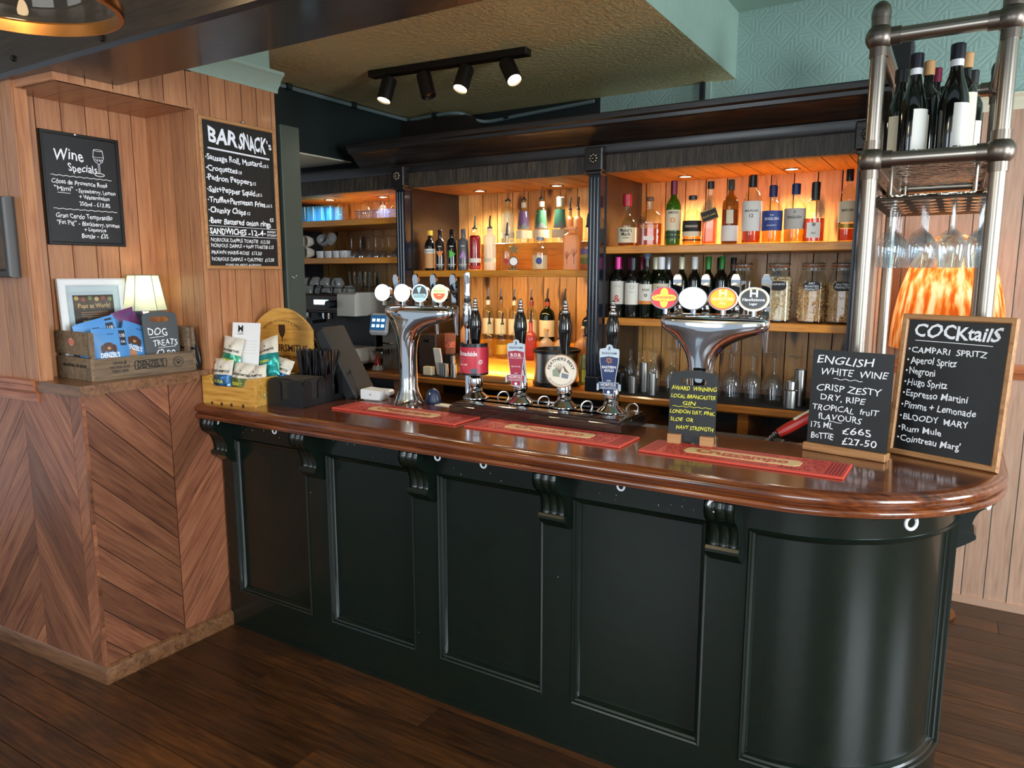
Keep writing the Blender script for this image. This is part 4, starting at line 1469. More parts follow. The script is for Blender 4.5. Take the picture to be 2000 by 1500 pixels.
bottle('liqueur_bottle', 'yellow green liqueur bottle with black pourer on the worktop by the navy pilaster', -1.625, 3.40, 1.022, 0.262, 0.031, 'bordeaux', CLEAR2, YELLOWG, 0.62, [(0.10, 0.34, 120, plain('lemon_label', '#d8cf4a', 0.6), 40)], None, BLACK, GL)

# ------------------------------------------------------------------ glassware
def glass_thing(name, label, pr, loc, rot=(0, 0, 0), group=None, mat=None, cat='glass', seg=20):
    mb = MB()
    mb.lathe(prof(pr, 3), mat or GLASSW, seg, None, 0, True)
    o = mb.build(name, None, loc, rot)
    return tag(o, label, cat, group)


WINE = [(0.034, 0.0), (0.033, 0.002), (0.012, 0.006), (0.0045, 0.016), (0.0038, 0.05), (0.0045, 0.085), (0.012, 0.094), (0.032, 0.112), (0.041, 0.14), (0.041, 0.165), (0.034, 0.212)]
GOBLET = [(0.036, 0.0), (0.034, 0.003), (0.010, 0.008), (0.005, 0.02), (0.005, 0.055), (0.012, 0.066), (0.034, 0.085), (0.047, 0.115), (0.046, 0.145), (0.038, 0.175)]
FLUTE = [(0.032, 0.0), (0.030, 0.002), (0.006, 0.008), (0.004, 0.03), (0.005, 0.06), (0.016, 0.085), (0.024, 0.13), (0.023, 0.17), (0.020, 0.205)]
COUPE = [(0.034, 0.0), (0.032, 0.002), (0.008, 0.007), (0.004, 0.02), (0.004, 0.07), (0.010, 0.08), (0.036, 0.095), (0.047, 0.115), (0.048, 0.13)]
TUMB = [(0.026, 0.0), (0.030, 0.004), (0.033, 0.04), (0.036, 0.095)]


def clone(src, loc, rot=None, label=None, group=None):
    o = src.copy()
    COL.objects.link(o)
    o.location = loc
    if rot is not None:
        o.rotation_euler = tuple(R(a) for a in rot)
    if label:
        o['label'] = label
    return o


# wine glasses upside down on the bar mat under the wine shelf
mat1 = MB()
mat1.box(-1.49, -0.42, 3.285, 3.62, 1.0155, 1.021, RUBBER, 0.002)
tag(mat1.build('drip_mat'), 'long black rubber drip mat under the upturned wine glasses', 'mat')
mat2 = MB()
mat2.box(-2.62, -2.02, 3.285, 3.495, 1.0155, 1.020, RUBBER, 0.002)
tag(mat2.build('drip_mat'), 'black rubber drip mat under the steel spirit measures', 'mat')
GG = 'upturned wine glasses on the drip mat'
g0 = None
LBL = 'stemmed wine glass standing upside down on the black drip mat'
for i, (x, y) in enumerate([(-1.16, 3.44), (-1.06, 3.44), (-0.965, 3.44), (-0.872, 3.44), (-0.780, 3.44), (-0.688, 3.44), (-0.60, 3.46), (-1.21, 3.54), (-1.11, 3.54), (-1.01, 3.54), (-0.91, 3.54), (-0.81, 3.54), (-0.71, 3.54), (-0.52, 3.5)]):
    if g0 is None:
        g0 = glass_thing('wine_glass', LBL, WINE, (x, y, 1.233), (180, 0, 0), GG)
    else:
        clone(g0, (x, y, 1.233))
g1 = None
for x, y in ((-1.40, 3.46), (-1.345, 3.44), (-1.29, 3.46), (-1.42, 3.53), (-1.36, 3.53), (-1.30, 3.53), (-1.245, 3.41)):
    if g1 is None:
        g1 = glass_thing('flute_glass', 'slim flute glass upside down on the drip mat beside the navy pilaster', FLUTE, (x, y, 1.226), (180, 0, 0), 'upturned flutes on the drip mat')
    else:
        clone(g1, (x, y, 1.226))
g2 = None
for x in (-1.455, -1.41):
    ht = MB()
    ht.tube([(0, 0, 0.0), (0, 0, 0.09)], 0.022, BLACK, 12)
    ht.tube([(0.02 * math.cos(R(a)), 0, 0.1 + 0.02 * math.sin(R(a))) for a in range(0, 360, 30)], 0.006, BLACK, 6, None, True)
    o = ht.build('glass_brush', None, (x, 3.40 if x < -1.43 else 3.38, 1.021))
    tag(o, 'black bar tool with ringed top %s the pale blue ale pump' % ('left behind' if x < -1.43 else 'just right behind'), 'tool')

# steel spirit measures
def measure(x, y, r, h, lab, zb=1.0205, step=False):
    mb = MB()
    if step:
        mb.lathe([(r, 0), (r, h * 0.66), (r * 0.74, h * 0.70), (r * 0.74, h), (r * 0.66, h), (r * 0.66, h * 0.75)], STEEL, 20, None, 0, True)
    else:
        mb.lathe([(r, 0), (r, h), (r * 0.9, h), (r * 0.88, h * 0.2), (0.001, h * 0.2)], STEEL, 20, None, 0, True)
    tag(mb.build('spirit_measure', None, (x, y, zb)), lab, 'measure', 'steel spirit measures')


measure(-1.335, 3.34, 0.022, 0.080, 'short steel measure standing left of the gin chalkboard, nearest the pump')
measure(-1.300, 3.40, 0.020, 0.145, 'tall dark steel measure behind the short one near the flutes')
measure(-1.232, 3.33, 0.0215, 0.105, 'medium steel measure just left of the gin chalkboard')
measure(-0.592, 3.32, 0.030, 0.115, 'stepped steel measure left of the white wine chalkboard', step=True)
measure(-0.566, 3.40, 0.026, 0.160, 'tall steel measure behind the stepped one')
measure(-2.500, 3.33, 0.016, 0.075, 'steel measure, leftmost of the trio behind the left tap column')
measure(-2.462, 3.32, 0.017, 0.075, 'steel measure, middle of the trio behind the left tap column')
measure(-2.405, 3.32, 0.017, 0.075, 'steel measure, right of the trio behind the left tap column')
measure(-2.445, 3.37, 0.014, 0.115, 'tall steel measure behind the trio near the left tap column')
mb = MB()
mb.lathe([(0.03, 0), (0.034, 0.12), (0.033, 0.12), (0.028, 0.006)], glass('peach_tumbler', '#f2c9ae', body=0.25), 20, None, 0, True)
for k in range(7):
    a = R(-80 + 26 * k)
    mb.text('Bx4Vo&8'[k], 0.05, plain('coral_ink', '#d9735a', 0.5), 0, 0.04, 0, TR(0, 0, 0, 0, 0, math.degrees(a)), wrap=0.0345, bold=0.02)
tag(mb.build('patterned_glass', None, (-2.50, 3.42, 1.14)), 'tall glass with coral pattern on a stand behind the left tap', 'glass')
mb = MB()
mb.box(-0.04, 0.04, -0.04, 0.04, 0, 0.12, BLACK, 0.004)
tag(mb.build('stand', None, (-2.50, 3.44, 1.02)), 'small black stand under the coral patterned glass', 'stand')
mb = MB()
mb.box(-0.024, 0.024, -0.006, 0.006, 0, 0.16, PAPERW, 0.001, TR(0, 0, 0, 12))
tag(mb.build('tally_card', None, (-2.535, 3.37, 1.021)), 'small white printed card leaning behind the left tap column', 'card')
bx = thing('storage_box', 'tall dark brown box with a handle slot on the back worktop', 'box', (-2.64, 3.44, 1.0155), (0, 0, 6))
mb = MB()
DBR = plain('dark_box', '#3a2b24', 0.5)
mb.box(-0.06, 0.06, -0.07, 0.07, 0, 0.235, DBR, 0.004)
mb.build('body', bx)
mb = MB()
mb.box(-0.022, 0.022, -0.073, -0.069, 0.19, 0.205, BLACK, 0.003)
mb.build('handle_slot', bx)
mb = MB()
mb.box(-0.03, 0.03, -0.02, 0.02, 0, 0.05, PAPERC, 0.003)
tag(mb.build('small_box', None, (-2.585, 3.325, 1.021)), 'small cream box beside the steel measures', 'box')
# ice bucket and card
ib = thing('ice_bucket', 'brushed steel ice bucket with black rim and base on the back worktop', 'bucket', (-1.80, 3.42, 1.0155))
mb = MB()
mb.lathe([(0.122, 0.02), (0.122, 0.175)], STEEL, 36)
mb.build('body', ib)
mb = MB()
mb.lathe([(0.122, 0.172), (0.128, 0.175), (0.128, 0.19), (0.118, 0.192), (0.112, 0.15), (0.001, 0.14)], BLACK, 36)
mb.build('rim', ib)
mb = MB()
mb.lathe([(0.118, 0), (0.128, 0.004), (0.128, 0.02), (0.12, 0.024)], BLACK, 36, None, 0, True)
mb.build('base', ib)
mb = MB()
mb.box(-0.035, 0.035, -0.002, 0.002, 0, 0.17, WHITEP, 0, TR(0, 0, 0, 8))
tag(mb.build('menu_card', None, (-1.955, 3.31, 1.03)), 'white card leaning on the ice bucket', 'card')
mb = MB()
mb.lathe([(0.03, 0), (0.03, 0.10), (0.012, 0.13), (0.012, 0.15), (0.014, 0.155), (0.014, 0.175)], NAVYCAP, 16, None, 0, True, True)
mb.lathe([(0.0305, 0.02), (0.0305, 0.09)], WHITEP, 16)
tag(mb.build('soda_bottle', None, (-0.44, 3.33, 1.105)), 'small navy topped bottle behind the white wine chalkboard', 'bottle')
mb = MB()
mb.box(-0.05, 0.05, -0.05, 0.05, 0, 0.083, BLACK, 0.003)
tag(mb.build('caddy', None, (-0.44, 3.34, 1.022)), 'black block under the navy topped bottle', 'stand')

# left bay, top shelf: tumblers, a blue strainer strip, upturned goblets
GT = 'tumblers on the top left shelf'
tb = None
BLUEG = glass('pale_blue_glass', '#9fd4ee', body=0.35)
for i, (x, y) in enumerate([(-3.745, 3.43), (-3.665, 3.43), (-3.59, 3.43), (-3.515, 3.43), (-3.44, 3.43), (-3.70, 3.52), (-3.62, 3.52), (-3.54, 3.52), (-3.46, 3.52)]):
    if i < 1:
        tb0 = glass_thing('tumbler', 'clear tumbler at the left end of the top left shelf', TUMB, (x, y, 1.931))
    elif tb is None:
        tb = glass_thing('tumbler', 'pale blue ribbed tumbler on the top left shelf', TUMB, (x, y, 1.931), group=GT, mat=BLUEG)
    else:
        clone(tb, (x, y, 1.931))
mb = MB()
for k in range(24):
    for j in range(3):
        x0, z0 = 0.018 * k, 0.022 * j
        mb.box(x0, x0 + 0.025, -0.002, 0, z0 + 0.009, z0 + 0.0115, NAVYCAP, 0, TR(x0 * 0, 0, 0) @ Matrix.Translation((x0 + 0.009, 0, z0 + 0.01)) @ Matrix.Rotation(R(45), 4, 'Y') @ Matrix.Translation((-x0 - 0.009, 0, -z0 - 0.01)))
        mb.box(x0, x0 + 0.025, -0.002, 0, z0 + 0.009, z0 + 0.0115, NAVYCAP, 0, Matrix.Translation((x0 + 0.009, 0, z0 + 0.01)) @ Matrix.Rotation(R(-45), 4, 'Y') @ Matrix.Translation((-x0 - 0.009, 0, -z0 - 0.01)))
mb.box(-0.005, 0.45, -0.002, 0.001, 0.0, 0.004, NAVYCAP)
mb.box(-0.005, 0.45, -0.002, 0.001, 0.068, 0.074, NAVYCAP)
o = mb.build('mesh_tray', None, (-3.40, 3.62, 1.931))
tag(o, 'blue lattice sided tray at the back of the top left shelf', 'tray')
gb = None
for x, y in ((-3.36, 3.44), (-3.155, 3.44), (-3.05, 3.44), (-2.955, 3.44), (-2.86, 3.44), (-3.10, 3.55), (-3.0, 3.55), (-2.9, 3.55)):
    if gb is None:
        gb = glass_thing('goblet', 'balloon goblet upside down on the top left shelf', GOBLET, (x, y, 1.931 + 0.175 - 0.03), (180, 0, 0), 'upturned goblets on the top left shelf')
        gb.scale = (0.82, 0.82, 0.82)
        gb.location.z = 1.931 + 0.175 * 0.82
    else:
        c = clone(gb, (x, y, 1.931 + 0.175 * 0.82))
# middle shelf: cups, ramekins, coupes
def cup_mb(mat, r=0.036, h=0.055, handle=True):
    mb = MB()
    mb.lathe(prof([(0.55 * r, 0), (0.6 * r, 0.003), (0.85 * r, 0.35 * h), (r, 0.75 * h), (r, h), (0.93 * r, h), (0.85 * r, 0.5 * h), (0.1 * r, 0.1 * h)], 2), mat, 18, None, 0, True)
    if handle:
        mb.tube([(r * 0.95, 0, 0.8 * h), (r * 1.35, 0, 0.75 * h), (r * 1.42, 0, 0.5 * h), (r * 1.2, 0, 0.28 * h), (r * 0.85, 0, 0.3 * h)], 0.0045, mat, 7)
    return mb


cb = None
for x, y, z, rx, rz in ((-3.70, 3.45, 1.7365, 90, 20), (-3.605, 3.44, 1.7365, 90, -15), (-3.70, 3.45, 1.808, 90, 10), (-3.605, 3.44, 1.808, 90, -10)):
    if cb is None:
        cb = tag(cup_mb(CERAM, 0.036, 0.06, False).build('bowl', None, (x, y, z), (rx, 0, rz)), 'small cream bowl lying on its side in the stack on the left shelf', 'bowl', 'cream bowls stacked on their sides')
    else:
        clone(cb, (x, y, z), (rx, 0, rz))
mg = None
for x, rz in ((-3.525, 30), (-3.47, 200)):
    if mg is None:
        mg = tag(cup_mb(GREYCER, 0.034, 0.062).build('mug', None, (x, 3.46, 1.79), (60, 0, rz)), 'grey espresso cup tilted on the ramekins, darker one', 'cup')
        base_z = 1.79
    else:
        clone(mg, (x, 3.46, 1.80), (50, 20, rz), 'grey espresso cup tilted on the ramekins, its handle to the right')
rk = None
for x in (-3.53, -3.455, -3.385, -3.325):
    if rk is None:
        mb = MB()
        mb.lathe([(0.033, 0), (0.034, 0.003), (0.0365, 0.045), (0.0345, 0.045), (0.032, 0.008)], WHITE, 22, None, 0, True)
        rk = tag(mb.build('ramekin', None, (x, 3.44, 1.7005)), 'white ramekin in the row below the grey cups', 'ramekin', 'white ramekins on the left shelf')
    else:
        clone(rk, (x, 3.44, 1.7005))
cp = None
for x, y in ((-3.27, 3.44), (-3.175, 3.42), (-3.07, 3.44), (-2.965, 3.44), (-2.87, 3.44), (-3.23, 3.55), (-3.12, 3.56), (-3.0, 3.56)):
    if cp is None:
        cp = glass_thing('coupe_glass', 'coupe glass upside down on the middle left shelf', COUPE, (x, y, 1.831), (180, 0, 0), 'upturned coupes on the left shelf')
    else:
        clone(cp, (x, y, 1.831))
# ------------------------------------------------------------------ coffee corner
cm = thing('espresso_machine', 'cream and brown espresso machine with a lit blue display', 'coffee machine', (-3.46, 3.5, 1.0155))
CMC = plain('machine_cream', '#cfcabf', 0.3, coat=0.3)
CMB = plain('machine_brown', '#3f3228', 0.25, 0.4)
CMD = plain('machine_dark', '#221c18', 0.3, 0.4)
mb = MB()
mb.box(-0.40, 0.33, -0.02, 0.25, 0.06, 0.40, CMD, 0.01)
mb.build('body', cm)
mb = MB()
mb.box(-0.40, 0.20, -0.20, -0.17, 0.355, 0.455, CMB, 0.006)
mb.box(-0.40, 0.20, -0.17, 0.25, 0.34, 0.46, CMB, 0.006)
mb.build('control_panel', cm)
mb = MB()
mb.prism([(-0.215, 0.33), (-0.21, 0.46), (-0.19, 0.472), (0.22, 0.472), (0.26, 0.44), (0.26, 0.35), (0.22, 0.33)], 0.20, 0.345, CMC, Matrix(((0, 0, 1, 0), (1, 0, 0, 0), (0, 1, 0, 0), (0, 0, 0, 1))))
mb.build('side_cover', cm)
mb = MB()
mb.box(-0.40, 0.345, -0.23, 0.25, 0.03, 0.13, CMC, 0.02)
mb.build('drip_tray_base', cm)
mb = MB()
mb.box(-0.01, 0.115, -0.206, -0.199, 0.395, 0.425, plain('blue_display', '#bfe8f5', 0.4, emit=2.2), 0.002)
mb.build('display', cm)
mb = MB()
mb.cyl(0.024, 0, 0.06, BLACK, 18, TR(0.165, -0.2, 0.40, 90))
mb.build('steam_knob', cm)
for x in (-0.2, 0.0):
    mb = MB()
    mb.cyl(0.035, 0, 0.04, CHROME, 18, TR(x, -0.10, 0.30))
    mb.tube([(x, -0.12, 0.29), (x, -0.24, 0.285)], 0.011, BLACK, 10)
    mb.build('group_head', cm)
mb = MB()
for x, y in ((-0.37, -0.18), (0.3, -0.18), (-0.37, 0.2), (0.3, 0.2)):
    mb.cyl(0.02, 0, 0.03, BLACK, 12, TR(x, y, 0))
mb.build('feet', cm)
mb = MB()
for y in (-0.18, 0.22):
    mb.tube([(0.0, y, 0.47), (0.0, y, 0.50), (0.32, y, 0.50), (0.32, y, 0.47)], 0.003, BLACKMETAL, 6)
mb.build('cup_rail', cm)
cc = None
rr_ = random.Random(4)
zc = 1.0155 + 0.4605
for row, zz in ((0, 0), (1, 0.05)):
    for x in ((-3.75, -3.66, -3.57, -3.48, -3.39, -3.31) if row == 0 else (-3.70, -3.60, -3.51, -3.42)):
        loc = (x, 3.44 + 0.02 * rr_.random(), zc + zz + 0.052)
        rot = (180 + rr_.uniform(-14, 14), rr_.uniform(-10, 10), rr_.uniform(0, 360))
        if cc is None:
            cc = tag(cup_mb(GREYCER, 0.043, 0.052).build('coffee_cup', None, loc, rot), 'grey coffee cup heaped upside down on top of the espresso machine', 'cup', 'grey coffee cups on the espresso machine')
        else:
            clone(cc, loc, rot)
LAT = [(0.024, 0.0), (0.027, 0.005), (0.031, 0.06), (0.038, 0.125)]
lg = None
for x, y in ((-3.235, 3.42), (-3.165, 3.44), (-3.235, 3.52), (-3.165, 3.53)):
    mb = MB()
    mb.lathe(LAT, CLEAR, 18, None, 0, True)
    mb.tube([(0.033, 0, 0.10), (0.055, 0, 0.095), (0.052, 0, 0.05), (0.03, 0, 0.04)], 0.004, CLEAR, 7)
    if lg is None:
        lg = tag(mb.build('latte_glass', None, (x, y, 1.489), (0, 0, -150)), 'handled latte glass standing on the espresso machine', 'glass', 'latte glasses on the espresso machine')
    else:
        clone(lg, (x, y, 1.489))
gr = thing('coffee_grinder', 'grey coffee grinder with a tilted touch screen', 'coffee grinder', (-2.97, 3.52, 1.0155))
mb = MB()
GG2 = plain('grinder_grey', '#8d877c', 0.3, 0.3)
mb.prism([(-0.07, 0), (0.07, 0), (0.06, 0.06), (0.055, 0.33), (-0.055, 0.33), (-0.055, 0.06)], -0.09, 0.09, GG2, TR(0, 0, 0, 90))
mb.build('body', gr)
mb = MB()
mb.box(-0.075, 0.06, -0.03, 0.0, -0.075, 0.06, WHITE, 0.016, TR(-0.03, -0.12, 0.285, -14, 0, 8))
mb.build('screen_housing', gr)
mb = MB()
M = TR(-0.03, -0.12, 0.285, -14, 0, 8)
mb.box(-0.062, 0.047, -0.033, -0.0295, -0.048, 0.045, plain('screen_blue', '#2d5f8f', 0.2, emit=0.5), 0.002, M)
for i in range(3):
    for j in range(2):
        mb.box(-0.05 + 0.033 * i, -0.028 + 0.033 * i, -0.0345, -0.033, -0.03 + 0.035 * j, -0.012 + 0.035 * j, plain('screen_icon', '#bfe6ff', 0.3, emit=1.4), 0, M)
mb.build('screen', gr)
mb = MB()
mb.cyl(0.032, 0.0, 0.03, CHROME, 18, TR(-0.01, -0.115, 0.10))
mb.tube([(-0.01, -0.14, 0.12), (-0.03, -0.19, 0.13)], 0.009, BLACK, 8)
mb.tube([(0.03, -0.10, 0.16), (0.03, -0.14, 0.165), (0.0, -0.15, 0.17)], 0.006, CHROME, 8)
mb.build('portafilter_fork', gr)
mb = MB()
mb.lathe(prof([(0.024, 0), (0.026, 0.004), (0.02, 0.05), (0.012, 0.075), (0.010, 0.10)], 3), glass('red_plastic', '#d23a2c', body=0.6), 16, None, 0, True, True)
mb.lathe([(0.034, 0.0), (0.036, 0.002), (0.028, 0.03)], GREYCER, 18)
tag(mb.build('cleaner_bottle', None, (-3.01, 3.36, 1.0165)), 'small red bottle in a grey cup by the coffee grinder', 'bottle')
mb = MB()
mb.lathe([(0.002, 0.0), (0.045, 0.002), (0.06, 0.007), (0.058, 0.008), (0.04, 0.004), (0.002, 0.003)], CHROME, 24)
tag(mb.build('saucer', None, (-3.12, 3.33, 1.0165)), 'shallow metal saucer on the worktop before the espresso machine', 'saucer')
mb = MB()
for k in range(6):
    mb.tube([(0, 0, 0.05 * k), (0.006 * (-1) ** k, 0, 0.05 * k + 0.025), (0, 0, 0.05 * k + 0.05)], 0.009, CHROME, 8)
mb.lathe([(0.001, -0.02), (0.018, -0.012), (0.018, 0.0), (0.001, 0.002)], CHROME, 12)
tag(mb.build('steam_wand', None, (-3.585, 3.32, 1.36)), 'bright steel spring hose hanging at the edge of the green end panel', 'hose')

# ------------------------------------------------------------------ beer fonts
def se(t, n):
    c, s = math.cos(t), math.sin(t)
    return math.copysign(abs(c) ** (2 / n), c), math.copysign(abs(s) ** (2 / n), s)


def font(xc, yc, xo, label, badges, oval):
    """chrome font: a flared column that spreads into a long rounded bar; badges in front, handles behind"""
    t = thing('beer_font', label, 'beer tap', (xc, yc, ZT))
    mb = MB()
    sec = [(0.0, 0.062, 0.062, 0, 2), (0.012, 0.064, 0.064, 0, 2), (0.016, 0.058, 0.058, 0, 2), (0.03, 0.055, 0.055, 0, 2), (0.05, 0.046, 0.046, 0, 2), (0.08, 0.039, 0.039, 0, 2), (0.14, 0.038, 0.038, 0, 2), (0.20, 0.038, 0.038, 0, 2), (0.24, 0.041, 0.039, 0.0, 2),
           (0.27, 0.046, 0.040, 0.0, 2), (0.292, 0.054, 0.041, 0.03, 2.0), (0.31, 0.066, 0.042, 0.10, 2.1), (0.325, 0.082, 0.043, 0.22, 2.1), (0.34, 0.104, 0.044, 0.42, 2.2), (0.354, 0.130, 0.045, 0.68, 2.3), (0.365, 0.154, 0.046, 0.92, 2.5), (0.376, 0.170, 0.047, 1.02, 2.7), (0.388, 0.175, 0.047, 1.02, 2.8), (0.40, 0.176, 0.046, 1, 2.9), (0.412, 0.170, 0.039, 1, 2.8), (0.420, 0.160, 0.030, 1, 2.6), (0.423, 0.145, 0.018, 1, 2.4), (0.424, 0.10, 0.002, 1, 2.2)]
    seg = 40
    vs, fs = [], []
    for z, a, b, k, n in sec:
        for i in range(seg):
            c, s = se(2 * PI * i / seg, n)
            vs.append((xo * k + a * c, b * s, z))
    for j in range(len(sec) - 1):
        for i in range(seg):
            fs.append((j * seg + i, j * seg + (i + 1) % seg, (j + 1) * seg + (i + 1) % seg, (j + 1) * seg + i))
    mb.add(vs, fs, CHROME)
    mb.build('column', t, ang=60)
    n = len(badges)
    for i, (kind, bx) in enumerate(badges):
        x = bx - xc
        w, h = (0.046, 0.037) if oval else (0.036, 0.036)
        mb = MB()
        M = TR(x, -0.03, 0.473, 90 - 6, 0, 14 if not oval else 8)
        q = [(w * math.cos(2 * PI * k / 36), h * math.sin(2 * PI * k / 36)) for k in range(36)]
        mb.prism(q, -0.026, 0.0, CHROME, M)
        mb.tube([(x, -0.018, 0.42), (x, -0.018, 0.45)], 0.008, CHROME, 10)
        mb.build('badge_housing', t)
        mb = MB()
        face(mb, kind, w * 0.93, h * 0.93, M)
        mb.build('badge', t)
        mb = MB()
        hx = x + (0.02 if oval else 0.015)
        mb.sweep([(-0.006, -0.011), (0.006, -0.011), (0.006, 0.011), (-0.006, 0.011), (-0.006, -0.011)], [((hx, 0.055, 0.42), (0, 1, 0), (1, 0, 0)), ((hx, 0.05, 0.47), (0, 1, 0), (1, 0, 0)), ((hx, 0.045, 0.53), (0, 1.2, 0), (1.35, 0, 0)), ((hx, 0.043, 0.545), (0, 1, 0), (0.9, 0, 0)), ((hx, 0.043, 0.552), (0, 0.5, 0), (0.4, 0, 0))], CHROME)
        mb.build('tap_handle', t)
        mb = MB()
        mb.tube([(hx, 0.045, 0.42), (hx, 0.058, 0.41), (hx, 0.06, 0.38)], 0.013, CHROME, 12)
        mb.tube([(hx, 0.06, 0.385), (hx + 0.002, 0.062, 0.30)], [0.011, 0.006], CHROME, 12)
        mb.build('spout', t)
    return t


BW = plain('badge_white', '#fff4ea', 0.3, emit=5)
BWB = plain('badge_cool_white', '#f2f5ff', 0.3, emit=5)
BY = plain('badge_yellow', '#f0cf4a', 0.3, emit=0.6)
BR2 = plain('badge_red', '#d0404a', 0.3, emit=0.35)
BA = plain('badge_amber', '#ee9a1c', 0.3, emit=0.9)
BAR = plain('badge_amber_rim', '#dc5f28', 0.3, emit=0.45)
BK = plain('badge_black', '#14171f', 0.2)
BLT = plain('badge_pale_blue', '#b0dce4', 0.3, emit=0.35)
BPG = plain('badge_pale_green', '#efe3a6', 0.3, emit=0.6)
BOR = plain('badge_orange', '#dc5a24', 0.3, emit=0.35)
BGT = plain('badge_green_text', '#6fb57c', 0.3, emit=0.2)


def disc(mb, w, h, z, mat, M, a0=0, a1=360):
    n = 36
    q = [(w * math.cos(R(a0 + (a1 - a0) * k / n)), h * math.sin(R(a0 + (a1 - a0) * k / n)), z) for k in range(n + (0 if a1 - a0 >= 360 else 1))]
    mb.add(q, [tuple(range(len(q)))], mat, M)


def face(mb, kind, w, h, M):
    if kind == 'white':
        disc(mb, w, h, 0.002, BW, M)
        mb.text('o', 0.012, plain('badge_faint', '#e8e2dc', 0.3, emit=2.5), 0, -0.003, 0.003, M)
    elif kind == 'cool':
        disc(mb, w, h, 0.002, BWB, M)
    elif kind == 'harp':
        disc(mb, w, h, 0.001, BLT, M)
        disc(mb, w * 0.9, h * 0.9, 0.002, BK, M)
        disc(mb, w * 0.88, h * 0.88, 0.0025, BLT, M, 215, 325)
        mb.prism([(-0.012, 0.022), (0.008, 0.026), (-0.001, -0.002), (-0.006, 0.004)], 0.002, 0.003, BLT, M)
        mb.box(-0.026, 0.026, -0.014, -0.003, 0.002, 0.003, BLT, 0, M)
        mb.text('GUINNESS', 0.008, BK, 0, -0.011, 0.0036, M, bold=0.02, width=0.044)
    elif kind == 'cider':
        disc(mb, w, h, 0.002, BPG, M)
        disc(mb, w * 0.75, h * 0.75, 0.0028, BOR, M, 180, 360)
        mb.text('INCH\'S', 0.015, BGT, 0, 0.004, 0.003, M, bold=0.02)
        mb.text('CIDER', 0.006, BPG, 0, -0.010, 0.0035, M, bold=0.02)
    elif kind == 'red':
        disc(mb, w, h, 0.002, BR2, M)
        q = []
        for k in range(48):
            a = 2 * PI * k / 48
            rr = 0.70 + 0.24 * math.cos(4 * a)
            q.append((w * rr * math.cos(a), h * rr * math.sin(a)))
        mb.prism(q, 0.002, 0.003, BY, M)
        mb.box(-w * 0.8, w * 0.8, -0.009, 0.008, 0.003, 0.0036, BY, 0, M)
        mb.text('Cruzcampo', 0.016, BR2, 0, -0.003, 0.0042, M, bold=0.015, width=0.068)
        mb.text('ESPECIAL', 0.006, BR2, 0, -0.012, 0.0042, M, bold=0.015)
    else:
        am = kind == 'amber'
        disc(mb, w, h, 0.001, BAR if am else PAPERC, M)
        disc(mb, w * 0.9, h * 0.88, 0.002, BA if am else BK, M)
        ink = BPG if am else WHITEP
        mb.box(-0.012, -0.006, 0.006, 0.029, 0.003, 0.0035, ink, 0, M)
        mb.box(0.006, 0.012, 0.006, 0.029, 0.003, 0.0035, ink, 0, M)
        mb.box(-0.007, 0.007, 0.015, 0.020, 0.003, 0.0035, ink, 0, M)
        mb.text('HAWKSTONE' if am else 'Hawkstone', 0.014, ink, 0, -0.006, 0.003, M, bold=0.02, width=0.066)
        mb.text('PILS' if am else 'Lager', 0.011, ink, 0, -0.018, 0.003, M, bold=0.02)


font(-1.965, 2.385, 0.065, 'left chrome beer font with four round lit badges', (('white', -2.072), ('white', -1.965), ('harp', -1.872), ('cider', -1.772)), False)
font(-0.700, 2.345, 0.035, 'right chrome beer font with four oval lit badges', (('red', -0.822), ('cool', -0.727), ('amber', -0.630), ('black', -0.535)), True)
# free flow tap right of the left font
tp = thing('side_tap', 'tall chrome tap with a long handle right of the left font', 'beer tap', (-1.695, 2.44, ZT))
mb = MB()
mb.lathe([(0.026, 0.0), (0.026, 0.006), (0.012, 0.012), (0.011, 0.33)], CHROME, 16, None, 0, True)
mb.build('pipe', tp)
mb = MB()
mb.lathe(prof([(0.011, 0.33), (0.018, 0.35), (0.02, 0.40), (0.017, 0.43), (0.013, 0.44)], 3), CHROME, 16, None, 0, True, True)
mb.lathe([(0.0145, 0.44), (0.0145, 0.452)], BLACK, 16)
mb.build('valve', tp)
mb = MB()
mb.lathe(prof([(0.013, 0.452), (0.014, 0.47), (0.012, 0.50), (0.015, 0.545), (0.014, 0.555), (0.004, 0.558)], 3), CHROME, 16, TR(0, 0, 0.0), 0, True, True)
mb.build('handle', tp)

# ------------------------------------------------------------------ hand pumps
hp = thing('pump_plinth', 'dark polished plinth carrying the four ale pumps', 'plinth', (-1.315, 2.42, ZT))
mb = MB()
mb.sweep([(0, 0), (0.0, 0.036), (-0.008, 0.04), (-0.008, 0.046), (-0.022, 0.052), (-0.10, 0.052)], [((-0.365, -0.135, 0), (-1, -1, 0), (0, 0, 1)), ((0.365, -0.135, 0), (1, -1, 0), (0, 0, 1)), ((0.365, 0.10, 0), (1, 1, 0), (0, 0, 1)), ((-0.365, 0.10, 0), (-1, 1, 0), (0, 0, 1))], PLINTH, True)
mb.box(-0.30, 0.30, -0.07, 0.04, 0.04, 0.052, PLINTH)
mb.build('board', hp)


